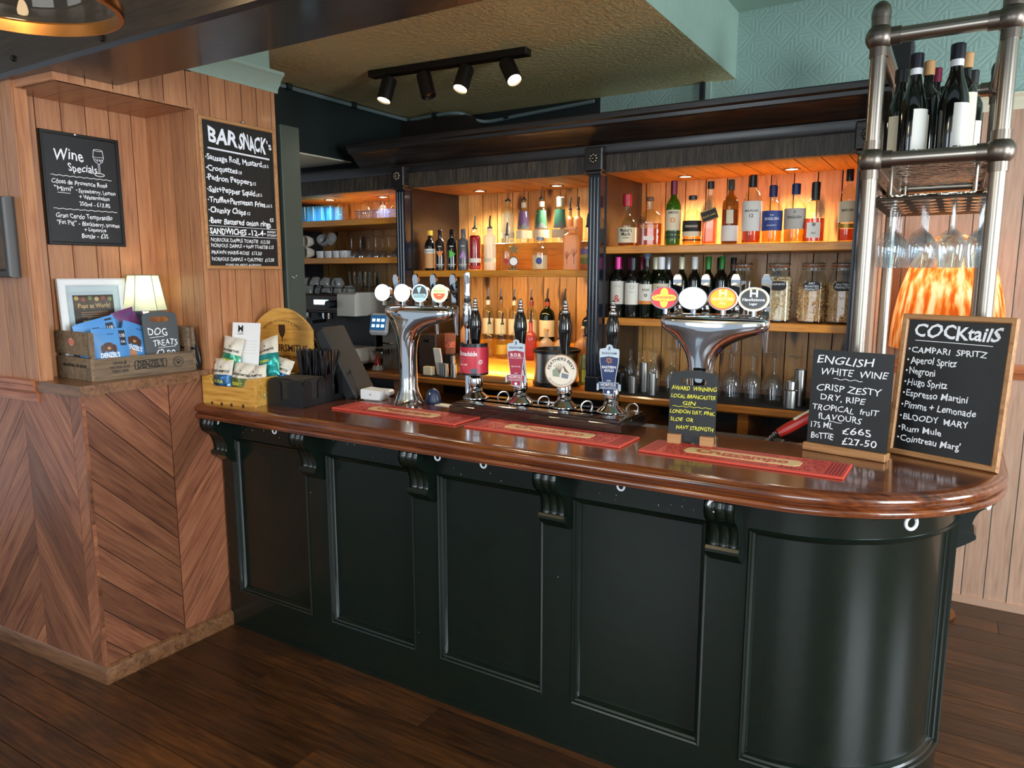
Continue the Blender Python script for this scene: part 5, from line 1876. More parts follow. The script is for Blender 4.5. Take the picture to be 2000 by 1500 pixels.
def pump(x, label, kind):
    t = thing('hand_pump', label, 'beer pump', (x, 2.415, ZT + 0.052), group='hand pumps for cask ale')
    mb = MB()
    mb.lathe(prof([(0.052, 0), (0.053, 0.004), (0.046, 0.010), (0.034, 0.020), (0.026, 0.027)], 3), CHROME, 28, None, 0, True)
    mb.build('base_flange', t)
    mb = MB()
    mb.lathe(prof([(0.026, 0.025), (0.028, 0.032), (0.022, 0.042), (0.026, 0.05), (0.029, 0.066), (0.026, 0.086), (0.019, 0.10), (0.016, 0.13)], 3), CHROME, 28, None, 0, False, True)
    mb.build('pedestal', t)
    mb = MB()
    mb.lathe(prof([(0.013, 0.12), (0.014, 0.17), (0.017, 0.22), (0.0245, 0.28), (0.025, 0.305), (0.020, 0.335), (0.0125, 0.355)], 4), BLACKGLASS, 28, None, 0, True, True)
    mb.build('handle', t)
    mb = MB()
    mb.lathe(prof([(0.0135, 0.353), (0.0145, 0.362), (0.009, 0.368), (0.008, 0.374), (0.011, 0.381), (0.008, 0.389), (0.007, 0.392), (0.0085, 0.397), (0.004, 0.404), (0.001, 0.405)], 3), CHROME, 18, None, 0, True, True)
    mb.build('finial', t)
    mb = MB()
    M = TR(0.012, -0.05, 0.0, 90, 0, 12)
    CRIM = plain('clip_crimson', '#a3243e', 0.4)
    CPALE = plain('clip_pale_blue', '#bccbd6', 0.4)
    CNAVY = plain('clip_navy', '#1c2f5e', 0.35)
    if kind == 'can':
        M = TR(0.0, -0.01, 0.0)
        rr = 0.058
        CR_ = plain('clip_red', '#c02a40', 0.4)
        seg, z0, z1 = 24, 0.108, 0.212
        for (za, zb, m, r2) in ((z0 - 0.008, z0, BLACK, rr), (z0, z1, CR_, rr), (z1, z1 + 0.014, BLACK, rr - 0.002)):
            label_shell(mb, r2, za, zb, 200, m, 12, 22, M)
            label_shell(mb, r2 - 0.004, za, zb, 200, BLACK, 12, 22, M)
        mb.box(-0.012, 0.012, -0.05, 0.0, 0.12, 0.15, BLACK, 0, M)
        M2 = M @ Matrix.Rotation(R(12), 4, 'Z')
        mb.text('Broadside', 0.027, WHITEP, -0.006, 0.178, 0, M2, wrap=rr + 0.001, bold=0.02, width=0.082)
        mb.text('STRONG', 0.008, plain('clip_pink', '#e8a0a0', 0.5), -0.032, 0.165, 0, M2, wrap=rr + 0.001)
        mb.text('RICH', 0.009, plain('clip_pink', '#e8a0a0', 0.5), -0.034, 0.153, 0, M2, wrap=rr + 0.001)
        mb.text('ADNAMS', 0.010, WHITEP, -0.026, 0.140, 0, M2, wrap=rr + 0.001, bold=0.02)
        DR = plain('clip_light_red', '#d8565a', 0.4)
        for k in range(4):
            cx, cz, r0 = 0.008, 0.14, 0.014 + 0.008 * k
            mb.tube([((rr + 0.0008) * math.sin((cx + r0 * math.cos(R(a))) / rr), -(rr + 0.0008) * math.cos((cx + r0 * math.cos(R(a))) / rr), min(max(cz + r0 * math.sin(R(a)), 0.11), 0.17)) for a in range(20, 300, 20)], 0.0012, DR, 5, M2)
        mb.text('O', 0.026, WHITEP, 0.048, 0.145, 0, M2, wrap=rr + 0.001)
        mb.text('R', 0.012, WHITEP, 0.048, 0.150, 0, M2, wrap=rr + 0.001)
        label_shell(mb, rr + 0.0009, 0.108, 0.128, 32, plain('clip_grey', '#5a5560', 0.4), 30, 8, M)
    elif kind == 'disc':
        zc = 0.145
        n = 40
        q = [(0.062 * math.cos(2 * PI * k / n), zc + 0.062 * math.sin(2 * PI * k / n)) for k in range(n)]
        mb.prism(q, 0, 0.006, plain('clip_tan', '#a8805e', 0.5), M)
        q = [(0.058 * math.cos(2 * PI * k / n), zc + 0.058 * math.sin(2 * PI * k / n)) for k in range(n)]
        mb.prism(q, 0.006, 0.0068, plain('clip_cream', '#e6dccb', 0.5), M)
        mb.text('FEATHERS BEST', 0.0155, INK, 0, zc + 0.0405, 0.0075, M, arc=0.0415, bold=0.012, width=0.118)
        mb2 = M @ Matrix.Translation((0, zc, 0))
        mb.text('NORFOLK', 0.008, INK, 0, -0.003, 0.0075, mb2, arc=-0.048, bold=0.0) if False else None
        mb.text('BEST BITTER FROM THE COAST', 0.0062, INK, 0, zc - 0.0545, 0.0075, M, arc=-0.052, width=0.11)
        G1, G2, G3 = plain('clip_sage', '#8d9a86', 0.5), plain('clip_slate', '#77808c', 0.5), plain('clip_sepia', '#7a624c', 0.5)
        mb.prism([(-0.03, zc - 0.02), (-0.032, zc + 0.002), (-0.018, zc + 0.012), (-0.006, zc - 0.004), (-0.004, zc - 0.022)], 0.0068, 0.0074, G1, M)
        mb.prism([(0.002, zc - 0.024), (0.004, zc - 0.006), (0.03, zc - 0.012), (0.026, zc - 0.028)], 0.0068, 0.0074, G2, M)
        mb.prism([(0.008, zc + 0.016), (0.012, zc + 0.018), (0.02, zc + 0.008), (0.032, zc - 0.008), (0.016, zc - 0.002)], 0.0068, 0.0076, G3, M)
        for k in range(6):
            mb.tube([(-0.004, zc - 0.01, 0.0074), (-0.006 + 0.004 * (k - 2.5), zc + 0.012, 0.0074), (-0.004 + 0.009 * (k - 2.5), zc + 0.03 - 0.004 * abs(k - 2.5), 0.0074)], 0.0008, G3, 4, M)
    else:
        top, mid, n1, n2 = (CPALE, CRIM, 'B.O.B.', None) if kind == 'bob' else (CPALE, CNAVY, 'EASTERN', 'GOLD')
        zc = 0.175
        sh = [(-0.019, 0.075), (0.0, 0.072), (0.019, 0.075), (0.021, 0.10), (0.026, 0.14), (0.034, 0.19), (0.0355, 0.225), (0.034, 0.236), (0.012, 0.240), (0.010, 0.249), (0.0, 0.253), (-0.010, 0.249), (-0.012, 0.240), (-0.034, 0.236), (-0.0355, 0.225), (-0.034, 0.19), (-0.026, 0.14), (-0.021, 0.10)]
        mb.prism(sh, 0, 0.006, CPALE, M)
        mb.prism([(x_ * 0.93, 0.0765 + (z_ - 0.075) * (1 if z_ < 0.2 else 0.93)) for x_, z_ in [(-0.019, 0.075), (0.019, 0.075), (0.021, 0.10), (0.026, 0.14), (0.034, 0.19), (0.0345, 0.214), (0.0, 0.2195), (-0.0345, 0.214), (-0.034, 0.19), (-0.026, 0.14), (-0.021, 0.10)]], 0.006, 0.0066, mid, M)
        mb.text('BARSHAM', 0.011, CNAVY, 0, 0.218, 0.0066, M, width=0.052, bold=0.006)
        mb.tube([(-0.003, 0.232, 0.0066), (0.0, 0.238, 0.0066), (-0.002, 0.245, 0.0066)], 0.0012, CNAVY, 5, M)
        mb.tube([(0.003, 0.234, 0.0066), (0.001, 0.240, 0.0066), (0.003, 0.246, 0.0066)], 0.0012, CNAVY, 5, M)
        if kind == 'bob':
            mb.text(n1, 0.017, WHITEP, 0, 0.188, 0.0068, M, bold=0.02)
            mb.text('BITTER OLD BARSHAM', 0.006, WHITEP, 0, 0.180, 0.0068, M, width=0.05)
            mb.text('BEST BITTER', 0.0065, WHITEP, 0, 0.147, 0.0068, M)
            mb.text('4.0%', 0.007, WHITEP, 0, 0.121, 0.0068, M)
        else:
            for k in range(6):
                a = R(60 * k + 20)
                mb.prism([(0.002 * math.cos(a), 0.196 + 0.002 * math.sin(a)), (0.009 * math.cos(a - 0.4), 0.196 + 0.009 * math.sin(a - 0.4)), (0.0125 * math.cos(a), 0.196 + 0.0125 * math.sin(a)), (0.009 * math.cos(a + 0.4), 0.196 + 0.009 * math.sin(a + 0.4))], 0.0066, 0.0072, plain('clip_copper', '#b0704a', 0.4), M)
            mb.text(n1, 0.0125, WHITEP, 0, 0.168, 0.0068, M, bold=0.02)
            mb.text(n2, 0.0125, WHITEP, 0, 0.156, 0.0068, M, bold=0.02)
            mb.text('4.5%', 0.008, WHITEP, 0, 0.121, 0.0068, M, bold=0.01)
        mb.box(-0.036, 0.036, 0.094, 0.118, 0.0066, 0.0085, CPALE, 0.001, M)
        mb.box(-0.034, 0.034, 0.096, 0.116, 0.0085, 0.009, mid, 0, M)
        mb.text('NORFOLK', 0.0145, WHITEP, 0, 0.1045, 0.0094, M, bold=0.01, width=0.056)
        mb.text('HOPS & BREWED', 0.006, WHITEP, 0, 0.0975, 0.0094, M, width=0.056)
        for sx in (-1, 1):
            mb.box(min(sx * 0.036, sx * 0.043), max(sx * 0.036, sx * 0.043), 0.088, 0.112, 0.003, 0.006, CPALE, 0, M)
        disc(mb, 0.0055, 0.0055, 0.0075, WHITEP, M @ Matrix.Translation((0, 0.083, 0)))
    mb.build('pump_clip', t)
    return t


pump(-1.640, 'ale pump with a curved red clip lettered in white, leftmost on the plinth', 'can')
pump(-1.430, 'ale pump with a crimson and pale blue glass shaped clip', 'bob')
pump(-1.237, 'ale pump with a round cream clip showing a bird and reeds', 'disc')
pump(-1.046, 'ale pump with a navy glass shaped clip and gold flower', 'gold')
for x, y in ((-1.50, 2.40), (-1.31, 2.385), (-1.125, 2.375), (-0.962, 2.41)):
    mb = MB()
    mb.tube([(0.018 * math.cos(R(a)) * 0.8, 0.018 * math.cos(R(a)), 0.018 + 0.022 * math.sin(R(a))) for a in range(-40, 222, 20)], 0.0035, STEEL, 8)
    mb.cyl(0.008, 0.0, 0.006, STEEL, 10, TR(0.012, 0.014, 0))
    mb.build('towel_hoop', hp, (x - hp.location.x, y - hp.location.y, 0.052))

# ------------------------------------------------------------------ chalkboards
def wavy(mb, x0, x1, y, mat, amp=0.002, r=0.0014, n=8, z=0.001):
    k = n * 6
    mb.tube([(x0 + (x1 - x0) * i / k, y + amp * math.sin(2 * PI * n * i / k), z) for i in range(k + 1)], r, mat, 5)


def rule(mb, x0, y0, x1, y1, mat, r=0.0014, z=0.001):
    mb.tube([(x0, y0, z), ((x0 + x1) / 2, (y0 + y1) / 2 + 0.0006, z), (x1, y1, z)], r, mat, 5)


def frame_mb(w, h, fw, th, mat, z0=0.0):
    mb = MB()
    p = [((-w / 2, -h / 2, z0), (1, 1, 0)), ((w / 2, -h / 2, z0), (-1, 1, 0)), ((w / 2, h / 2, z0), (-1, -1, 0)), ((-w / 2, h / 2, z0), (1, -1, 0))]
    mb.sweep([(0, 0), (fw, 0), (fw, th * 0.7), (fw * 0.8, th), (fw * 0.2, th), (0, th * 0.75), (0, 0)][::-1], [(q, n, (0, 0, 1)) for q, n in p], mat, True)
    return mb


def lines(mb, rows, ink, seed=0):
    for i, r in enumerate(rows):
        body, size, x, y = r[:4]
        kw = r[4] if len(r) > 4 else {}
        k = dict(align='l', bold=0.010, jit=0.8, seed=seed + i)
        k.update(kw)
        mb.text(body, size, ink, x, y, 0.0012, None, **k)


# bar snacks, on the boarded side wall
t = thing('menu_board', 'oak framed chalkboard listing bar snacks on the boarded wall', 'chalkboard', (-2.758, 2.213, 1.938), (90, 0, 90))
mb = frame_mb(0.402, 0.635, 0.016, 0.016, FRAMEWOOD)
mb.build('frame', t)
mb = MB()
mb.box(-0.19, 0.19, -0.307, 0.307, 0.0, 0.007, CHALK)
mb2 = mb


def L(body, size, x, y, width=None, **kw):
    mb2.text(body, size, CHALKINK, x, y, 0.0085, None, align=kw.pop('align', 'l'), bold=kw.pop('bold', 0.014), jit=kw.pop('jit', 0.8), width=width, seed=len(body), **kw)


L('BAR', 0.088, -0.155, 0.215, 0.145, bold=0.03, tall=1.0)
L('SNACK', 0.088, -0.002, 0.208, 0.15, bold=0.03, tall=1.05)
L("'s", 0.05, 0.152, 0.225, bold=0.02)
mb2.tube([(-0.162, 0.190, 0.0085), (0.16, 0.182, 0.0085)], 0.0042, CHALKINK, 6)
for i, (s, w, y, pr) in enumerate((('Sausage Roll, Mustard', 0.285, 0.142, '£8.5'), ('Croquettes', 0.15, 0.098, '£8'), ('Padron Peppers', 0.225, 0.058, '£5'), ('Salt+Pepper Squid', 0.24, 0.010, '£8.5'), ('Truffle+Parmesan Fries', 0.295, -0.034, '£6.5'), ('Chunky Chips', 0.185, -0.076, '£5'), ('Beer Battered onion rings', 0.32, -0.122, ''))):
    L('.', 0.04, -0.178, y + 0.006)
    L(s, 0.034, -0.168, y, w, bold=0.022)
    if pr:
        L(pr, 0.02, -0.163 + w, y, bold=0.006)
L('£5', 0.024, 0.148, -0.098)
mb2.box(-0.178, 0.188, -0.1335, -0.1318, 0.007, 0.0085, CHALKINK)
mb2.box(-0.178, 0.188, -0.1735, -0.1718, 0.007, 0.0085, CHALKINK)
L('SANDWICHES', 0.036, -0.175, -0.166, 0.19, bold=0.024)
L('-12-4-', 0.036, 0.022, -0.166, 0.10, bold=0.02)
L('MONDAY', 0.014, 0.13, -0.150, 0.05)
L('-SATURDAY', 0.014, 0.126, -0.165, 0.058)
for i, (s, w, y) in enumerate((('NORFOLK DAPPLE TOASTIE  £12.50', 0.315, -0.199), ('NORFOLK DAPPLE + HAM TOASTIE £13', 0.335, -0.223), ('PRAWN MARIE-ROSE  £12.50', 0.265, -0.252), ('NORFOLK DAPPLE + CHUTNEY  £12.50', 0.335, -0.281))):
    L(s, 0.022, -0.173, y, w, bold=0.008)
L('!PLEASE ASK ABOUT ALLERGENS!', 0.013, -0.105, -0.302, 0.19, bold=0.004)
mb.build('board', t)
mb = MB()
mb.lathe([(0.006, 0), (0.005, 0.003), (0.001, 0.0045)], STEEL, 10, TR(0.02, 0.322, 0.016))
mb.build('fixing_screw', t)

# wine specials
t = thing('menu_board', 'black framed chalkboard of wine specials on the alcove wall', 'chalkboard', (-3.09, 1.704, 1.937), (90, 0, 90))
mb = frame_mb(0.316, 0.442, 0.013, 0.012, BLACK)
mb.build('frame', t)
mb = MB()
mb.box(-0.15, 0.15, -0.213, 0.213, 0.0, 0.004, CHALK)
mb2 = mb


def W(body, size, x, y, width=None, **kw):
    mb2.text(body, size, CHALKINK, x, y, 0.0052, None, align='l', bold=kw.pop('bold', 0.010), jit=0.8, width=width, seed=len(body), **kw)


W('Wine', 0.062, -0.108, 0.115, 0.115)
W('Specials', 0.044, -0.055, 0.073, 0.115)
wavy(mb, -0.125, 0.118, 0.052, CHALKINK, 0.0014, 0.0014, 9, 0.0045)
W('Côtes de Provence Rosé', 0.026, -0.123, 0.020, 0.222)
W('"Mimi" -', 0.026, -0.115, -0.007, 0.088, bold=0.008)
rule(mb, -0.105, -0.015, -0.055, -0.016, CHALKINK, 0.0012, 0.0045)
W('Strawberry, Lemon', 0.024, -0.022, -0.009, 0.152)
W('+ Watermelon', 0.024, -0.022, -0.033, 0.125)
W('250ml - £13.85', 0.023, -0.022, -0.061, 0.125)
wavy(mb, -0.125, 0.132, -0.078, CHALKINK, 0.0014, 0.0014, 9, 0.0045)
W('Gran Cerdo Tempranillo', 0.027, -0.118, -0.113, 0.228)
W('"Fat Pig" -', 0.025, -0.118, -0.139, 0.09, bold=0.006)
W('Blackberry, prunes', 0.024, -0.018, -0.141, 0.155)
W('+ Liquorice', 0.022, -0.012, -0.163, 0.09)
W('Bottle - £35', 0.026, -0.024, -0.190, 0.11)
gl = [(0.052, 0.168), (0.048, 0.140), (0.055, 0.122), (0.070, 0.112), (0.085, 0.122), (0.092, 0.140), (0.088, 0.168)]
mb.tube([(a, b, 0.005) for a, b in gl], 0.0012, CHALKINK, 5)
mb.tube([(0.070 + 0.018 * math.cos(R(a)), 0.168 + 0.0035 * math.sin(R(a)), 0.005) for a in range(0, 360, 20)], 0.001, CHALKINK, 5, None, True)
mb.tube([(0.049, 0.142, 0.005), (0.060, 0.139, 0.005), (0.091, 0.142, 0.005)], 0.0009, CHALKINK, 5)
mb.tube([(0.067, 0.112, 0.005), (0.068, 0.075, 0.005)], 0.0009, CHALKINK, 5)
mb.tube([(0.073, 0.112, 0.005), (0.073, 0.075, 0.005)], 0.0009, CHALKINK, 5)
mb.tube([(0.070 + 0.020 * math.cos(R(a)), 0.070 + 0.006 * math.sin(R(a)), 0.005) for a in range(0, 360, 20)], 0.0016, CHALKINK, 5, None, True)
for k in range(10):
    mb.tube([(0.056 + 0.003 * k, 0.134 - 0.003 * (k % 3), 0.005), (0.058 + 0.003 * k, 0.130 - 0.003 * (k % 4), 0.005)], 0.001, CHALKINK, 4)
mb.build('board', t)
mb = MB()
mb.lathe([(0.006, 0), (0.005, 0.003), (0.001, 0.0045)], STEEL, 10, TR(-0.02, 0.216, 0.012))
mb.build('fixing_screw', t)

# cocktails board on the bar top
t = thing('table_board', 'wood framed chalkboard listing cocktails standing on the bar corner', 'chalkboard', (-0.005, 2.447, ZT), (84, 0, -22))
mb = frame_mb(0.308, 0.432, 0.0175, 0.016, FRAMEWOOD)
o = mb.build('frame', t)
o.location = (0, 0.216, 0)
mb = MB()
mb.box(-0.145, 0.145, -0.205, 0.205, 0.001, 0.006, CHALK)
mb2 = mb


def K(body, size, x, y, width=None, **kw):
    mb2.text(body, size, CHALKINK, x, y, 0.0072, None, align='l', bold=kw.pop('bold', 0.012), jit=0.7, width=width, seed=len(body), **kw)


K('COCKtailS', 0.056, -0.118, 0.148, 0.232, bold=0.022, slant=0.12)
rule(mb, -0.112, 0.137, 0.098, 0.134, CHALKINK, 0.0013, 0.0065)
for s, sz, y, w in (('CAMPARI  SPRITZ', 0.025, 0.100, 0.205), ('Aperol Spritz', 0.030, 0.067, 0.13), ('Negroni', 0.030, 0.034, 0.074), ('Hugo Spritz', 0.030, 0.000, 0.112), ('Espresso Martini', 0.029, -0.034, 0.172), ('Pimms + Lemonade', 0.029, -0.070, 0.197), ('BLOODY  MARY', 0.026, -0.105, 0.182), ('Rum Mule', 0.026, -0.140, 0.115), ("Cointreau Marg'", 0.028, -0.172, 0.17)):
    K('.', 0.04, -0.130, y + 0.007)
    K(s, sz, -0.118, y, w)
o = mb.build('board', t)
o.location = (0, 0.216, 0)
mb = MB()
mb.box(-0.02, 0.02, 0.0, 0.36, -0.075, -0.062, FRAMEWOOD, 0.002, TR(0, 0, 0, 10))
mb.build('back_strut', t)

# English white wine board
t = thing('table_board', 'unframed chalkboard for English white wine in a wooden foot', 'chalkboard', (-0.258, 2.395, ZT), (88, 0, -13))
mb = MB()
mb.box(-0.118, 0.118, 0.014, 0.318, -0.003, 0.003, CHALK)
mb2 = mb


def E_(body, size, x, y, width=None, **kw):
    mb2.text(body, size, CHALKINK, x, y + 0.014, 0.0042, None, align='l', bold=kw.pop('bold', 0.004), jit=0.8, width=width, seed=len(body), **kw)


E_('ENGLISH', 0.034, -0.105, 0.262, 0.165, slant=0.25)
E_('WHITE  WINE', 0.030, -0.092, 0.228, 0.195, slant=0.15)
wavy(mb, -0.05, 0.035, 0.231, CHALKINK, 0.002, 0.0011, 3, 0.0034)
E_('CRISP ZESTY', 0.029, -0.100, 0.178, 0.19, slant=0.15)
E_('DRY, RIPE', 0.027, -0.085, 0.148, 0.132, slant=0.1)
E_('TROPICAL  fruIT', 0.026, -0.108, 0.116, 0.195, slant=0.12)
E_('fLAVOURS', 0.027, -0.088, 0.088, 0.13, slant=0.1)
wavy(mb, -0.055, -0.015, 0.097, CHALKINK, 0.0012, 0.0011, 1, 0.0034)
E_('175 ML', 0.026, -0.108, 0.060, 0.068)
E_('£665', 0.030, -0.010, 0.052, 0.082)
E_('BoTTlE', 0.027, -0.105, 0.026, 0.068, bold=0.006)
E_('£27-50', 0.030, -0.010, 0.020, 0.10, bold=0.004)
mb.build('board', t)
mb = MB()
mb.box(-0.122, 0.122, 0.0, 0.024, -0.024, -0.004, FRAMEWOOD, 0.002)
mb.box(-0.122, 0.122, 0.0, 0.024, 0.004, 0.024, FRAMEWOOD, 0.002)
mb.box(-0.122, 0.122, 0.0, 0.013, -0.004, 0.004, FRAMEWOOD)
mb.build('foot', t)


def tab_board(w, h, th=0.004, r=0.03, hole=True):
    """board with a domed top and a hand hole, as a ring of faces"""
    out = [(-w / 2, 0), (w / 2, 0), (w / 2, h - r)]
    for k in range(1, 8):
        a = R(90 * k / 8)
        out.append((w / 2 - r * 0.6 * (1 - math.cos(a)), h - r + r * 0.75 * math.sin(a)))
    for k in range(1, 10):
        x = (w / 2 - r * 0.6) * (1 - 2 * k / 10)
        out.append((x, h - r * 0.25 + r * 0.25 * (1 - (2 * k / 10 - 1) ** 2)))
    for k in range(7, 0, -1):
        a = R(90 * k / 8)
        out.append((-w / 2 + r * 0.6 * (1 - math.cos(a)), h - r + r * 0.75 * math.sin(a)))
    out.append((-w / 2, h - r))
    cy, hw, hh = h - r * 1.25, w * 0.27, 0.0115
    m = 28
    hole_ = [(hw * math.copysign(abs(math.cos(2 * PI * k / m)) ** 0.5, math.cos(2 * PI * k / m)), cy + hh * math.copysign(abs(math.sin(2 * PI * k / m)) ** 0.7, math.sin(2 * PI * k / m))) for k in range(m)]
    mb = MB()
    # resample outer rim by angle about the hole centre, to bridge hole and rim
    rim = []
    n = len(out)
    for k in range(m):
        dx, dy = hole_[k][0], hole_[k][1] - cy
        best = None
        for i in range(n):
            (ax, ay), (bx_, by) = out[i], out[(i + 1) % n]
            ay -= cy
            by -= cy
            den = dx * (by - ay) - dy * (bx_ - ax)
            if abs(den) < 1e-9:
                continue
            tt = (ax * (by - ay) - ay * (bx_ - ax)) / den
            uu = (ax * dy - ay * dx) / den
            if tt > 0 and -1e-6 <= uu <= 1 + 1e-6:
                if best is None or tt < best:
                    best = tt
        rim.append((dx * best, cy + dy * best))
    # add the two lower corners
    for z, flip in ((th / 2, False), (-th / 2, True)):
        vs = [(a, b, z) for a, b in hole_] + [(a, b, z) for a, b in rim]
        fs = [(k, m + k, m + (k + 1) % m, (k + 1) % m) for k in range(m)]
        mb.add(vs, [f[::-1] if flip else f for f in fs], CHALK)
        cr = [k for k in range(m) if rim[k][1] < 0.0005]
        kl, kr = min(cr, key=lambda k: rim[k][0]), max(cr, key=lambda k: rim[k][0])
        for k, nx, cx in ((kl, kl - 1, -w / 2), (kr, (kr + 1) % m, w / 2)):
            mb.add([(rim[k][0], rim[k][1], z), (cx, 0, z), (rim[nx][0], rim[nx][1], z)], [(0, 1, 2)], CHALK)
    mb.add([(a, b, z) for z in (-th / 2, th / 2) for a, b in out], [(i, (i + 1) % n, n + (i + 1) % n, n + i) for i in range(n)], CHALK)
    mb.add([(a, b, z) for z in (-th / 2, th / 2) for a, b in hole_], [(i, (i + 1) % m, m + (i + 1) % m, m + i)[::-1] for i in range(m)], CHALK)
    return mb


t = thing('table_board', 'small domed chalkboard in yellow writing about local gin', 'chalkboard', (-0.700, 2.268, ZT), (88, 0, 6))
mb = tab_board(0.150, 0.235, r=0.030)
mb2 = mb


def Gn(body, size, x, y, width=None):
    mb2.text(body, size, YELLOWINK, x, y - 0.006, 0.0032, None, align='l', bold=0.008, jit=0.8, width=width, slant=0.15, seed=len(body))


Gn('AWARD  WINNING', 0.019, -0.070, 0.176, 0.142)
Gn('LOCAL BRANCASTER', 0.018, -0.070, 0.150, 0.142)
Gn('GIN', 0.018, -0.032, 0.128, 0.04)
wavy(mb, -0.064, 0.060, 0.116, YELLOWINK, 0.0014, 0.0009, 5, 0.0024)
Gn('LONDON DRY, PINK,', 0.017, -0.072, 0.100, 0.144)
Gn('SLOE  OR', 0.017, -0.070, 0.074, 0.075)
Gn('NAVY STRENGTH', 0.018, -0.050, 0.048, 0.118)
o = mb.build('board', t)
o.location = (0, 0.01, 0)
for x in (-0.052, 0.052):
    mb = MB()
    mb.prism([(-0.021, 0), (0.021, 0), (0.021, 0.036), (-0.021, 0.036)], 0.003, 0.022, FRAMEWOOD)
    mb.prism([(-0.021, 0), (0.021, 0), (0.021, 0.036), (-0.021, 0.036)], -0.022, -0.003, FRAMEWOOD)
    o = mb.build('foot', t)
    o.location = (x, 0, 0)

# ------------------------------------------------------------------ rubber bar runners
RUN = plain('red_rubber', '#cf4a3c', 0.5)
RUND = plain('red_rubber_groove', '#8a2222', 0.6)
RUNB = plain('runner_cream', '#e8c48c', 0.5)
for i, (x, y, w, lab) in enumerate(((-0.518, 2.178, 0.592, 'red rubber bar runner, nearest the curved end of the bar'), (-1.185, 2.196, 0.612, 'red rubber bar runner in front of the ale pumps'), (-1.850, 2.210, 0.632, 'red rubber bar runner in front of the left beer font'))):
    t = thing('bar_runner', lab, 'bar mat', (x, y, ZT), (0, 0, -1.0), 'red bar runners')
    d = 0.168
    mb = MB()
    mb.box(-w / 2, w / 2, -d / 2, d / 2, 0, 0.007, RUN, 0.002)
    rr_ = random.Random(5 + i)
    for side in (-1, 1):
        for k in range(9):
            xx = side * (w / 2 - 0.012 - 0.009 * k)
            if k < 5:
                mb.box(xx - 0.002, xx + 0.002, -d / 2 + 0.012, d / 2 - 0.012, 0.007, 0.0074, RUND)
        for k in range(150):
            cx, cy = side * rr_.uniform(w / 2 - 0.175, w / 2 - 0.062), rr_.uniform(-d / 2 + 0.014, d / 2 - 0.014)
            a = rr_.uniform(0, 180)
            mb.box(-0.004, 0.004, -0.0014, 0.0014, 0, 0.0003, RUND, 0, TR(cx, cy, 0.0071, 0, 0, a))
    nb = int((w - 0.38) / 0.0085)
    for k in range(nb):
        xx = -w / 2 + 0.19 + k * 0.0085
        for yy in (-d / 2 + 0.011, d / 2 - 0.031):
            mb.box(xx, xx + 0.0035, yy, yy + 0.020, 0.007, 0.0073, RUND)
    mb.build('mat', t)
    mb = MB()
    bw = 0.172
    q = [(-bw, -0.018), (-bw + 0.012, -0.034), (bw - 0.012, -0.034), (bw, -0.018), (bw, 0.018), (bw - 0.012, 0.034), (-bw + 0.012, 0.034), (-bw, 0.018)]
    mb.prism(q, 0.007, 0.0082, RUNB)
    mb.text('Cruzcampo', 0.062, RUN, 0, -0.016, 0.0088, None, bold=0.035, width=0.275)
    mb.text('ESPECIAL', 0.018, RUN, 0, -0.0305, 0.0088, None, bold=0.02, width=0.10)
    mb.build('name_plate', t)

# ------------------------------------------------------------------ things on the left of the bar top
# pine display box with crisp packets
bxp = thing('display_box', 'pine display box with an arched lettered back board on the bar end', 'display box', (-2.752, 1.955, ZT), (0, 0, 7))
BW_, BD_ = 0.292, 0.285
mb = MB()
q = [(0, 0), (BW_, 0), (BW_, 0.118), (BW_ - 0.03, 0.118), (BW_ - 0.045, 0.108), (BW_ - 0.055, 0.085), (BW_ - 0.07, 0.078), (0.07, 0.078), (0.055, 0.085), (0.045, 0.108), (0.03, 0.118), (0, 0.118)]
mb.prism(q, 0, 0.012, CRISPWOOD, TR(0, 0.012, 0, 90))
for xx in (0.045, 0.10, 0.155, 0.22):
    mb.box(xx, xx + 0.012, -0.0005, 0.001, 0.0, 0.008, DBR)
mb.build('front', bxp)
for x0 in (0.0, BW_ - 0.012):
    mb = MB()
    mb.box(x0, x0 + 0.012, 0.012, BD_, 0, 0.118, CRISPWOOD, 0.001)
    mb.build('side', bxp)
mb = MB()
mb.box(0.012, BW_ - 0.012, 0.012, BD_, 0, 0.01, CRISPWOOD)
mb.build('base', bxp)
mb = MB()
WB = 0.335
x0 = 0.03
q = [(0, 0), (WB, 0), (WB, 0.305)]
for k in range(1, 18):
    a = k / 18
    xx = WB * (1 - a)
    q.append((xx, 0.305 + 0.095 * math.sin(PI * a) ** 0.8))
q.append((0, 0.305))
M = TR(x0, BD_ + 0.014, 0, 90)
mb.prism(q, 0, 0.013, CRISPWOOD, M)
SB = plain('burnt_print', '#3a1c10', 0.6)
mb.text('SAVOURSMITHS', 0.044, SB, WB / 2, 0.205, 0.0138, M, bold=0.02, width=0.285)
mb.text('A BETTER CRAFTED SNACK', 0.02, SB, WB / 2, 0.172, 0.0138, M, bold=0.02, width=0.225)
mb.text('MASTERS OF FLAVOUR & TASTE', 0.016, SB, WB / 2, 0.338, 0.0138, M, arc=0.16, width=0.22)
mb.prism([(WB / 2 - 0.018, 0.325), (WB / 2 - 0.019, 0.295), (WB / 2 - 0.012, 0.277), (WB / 2 - 0.002, 0.265), (WB / 2 - 0.0015, 0.248), (WB / 2 + 0.0015, 0.248), (WB / 2 + 0.002, 0.265), (WB / 2 + 0.012, 0.277), (WB / 2 + 0.019, 0.295), (WB / 2 + 0.018, 0.325)], 0.013, 0.0138, SB, M)
mb.build('back_board', bxp)


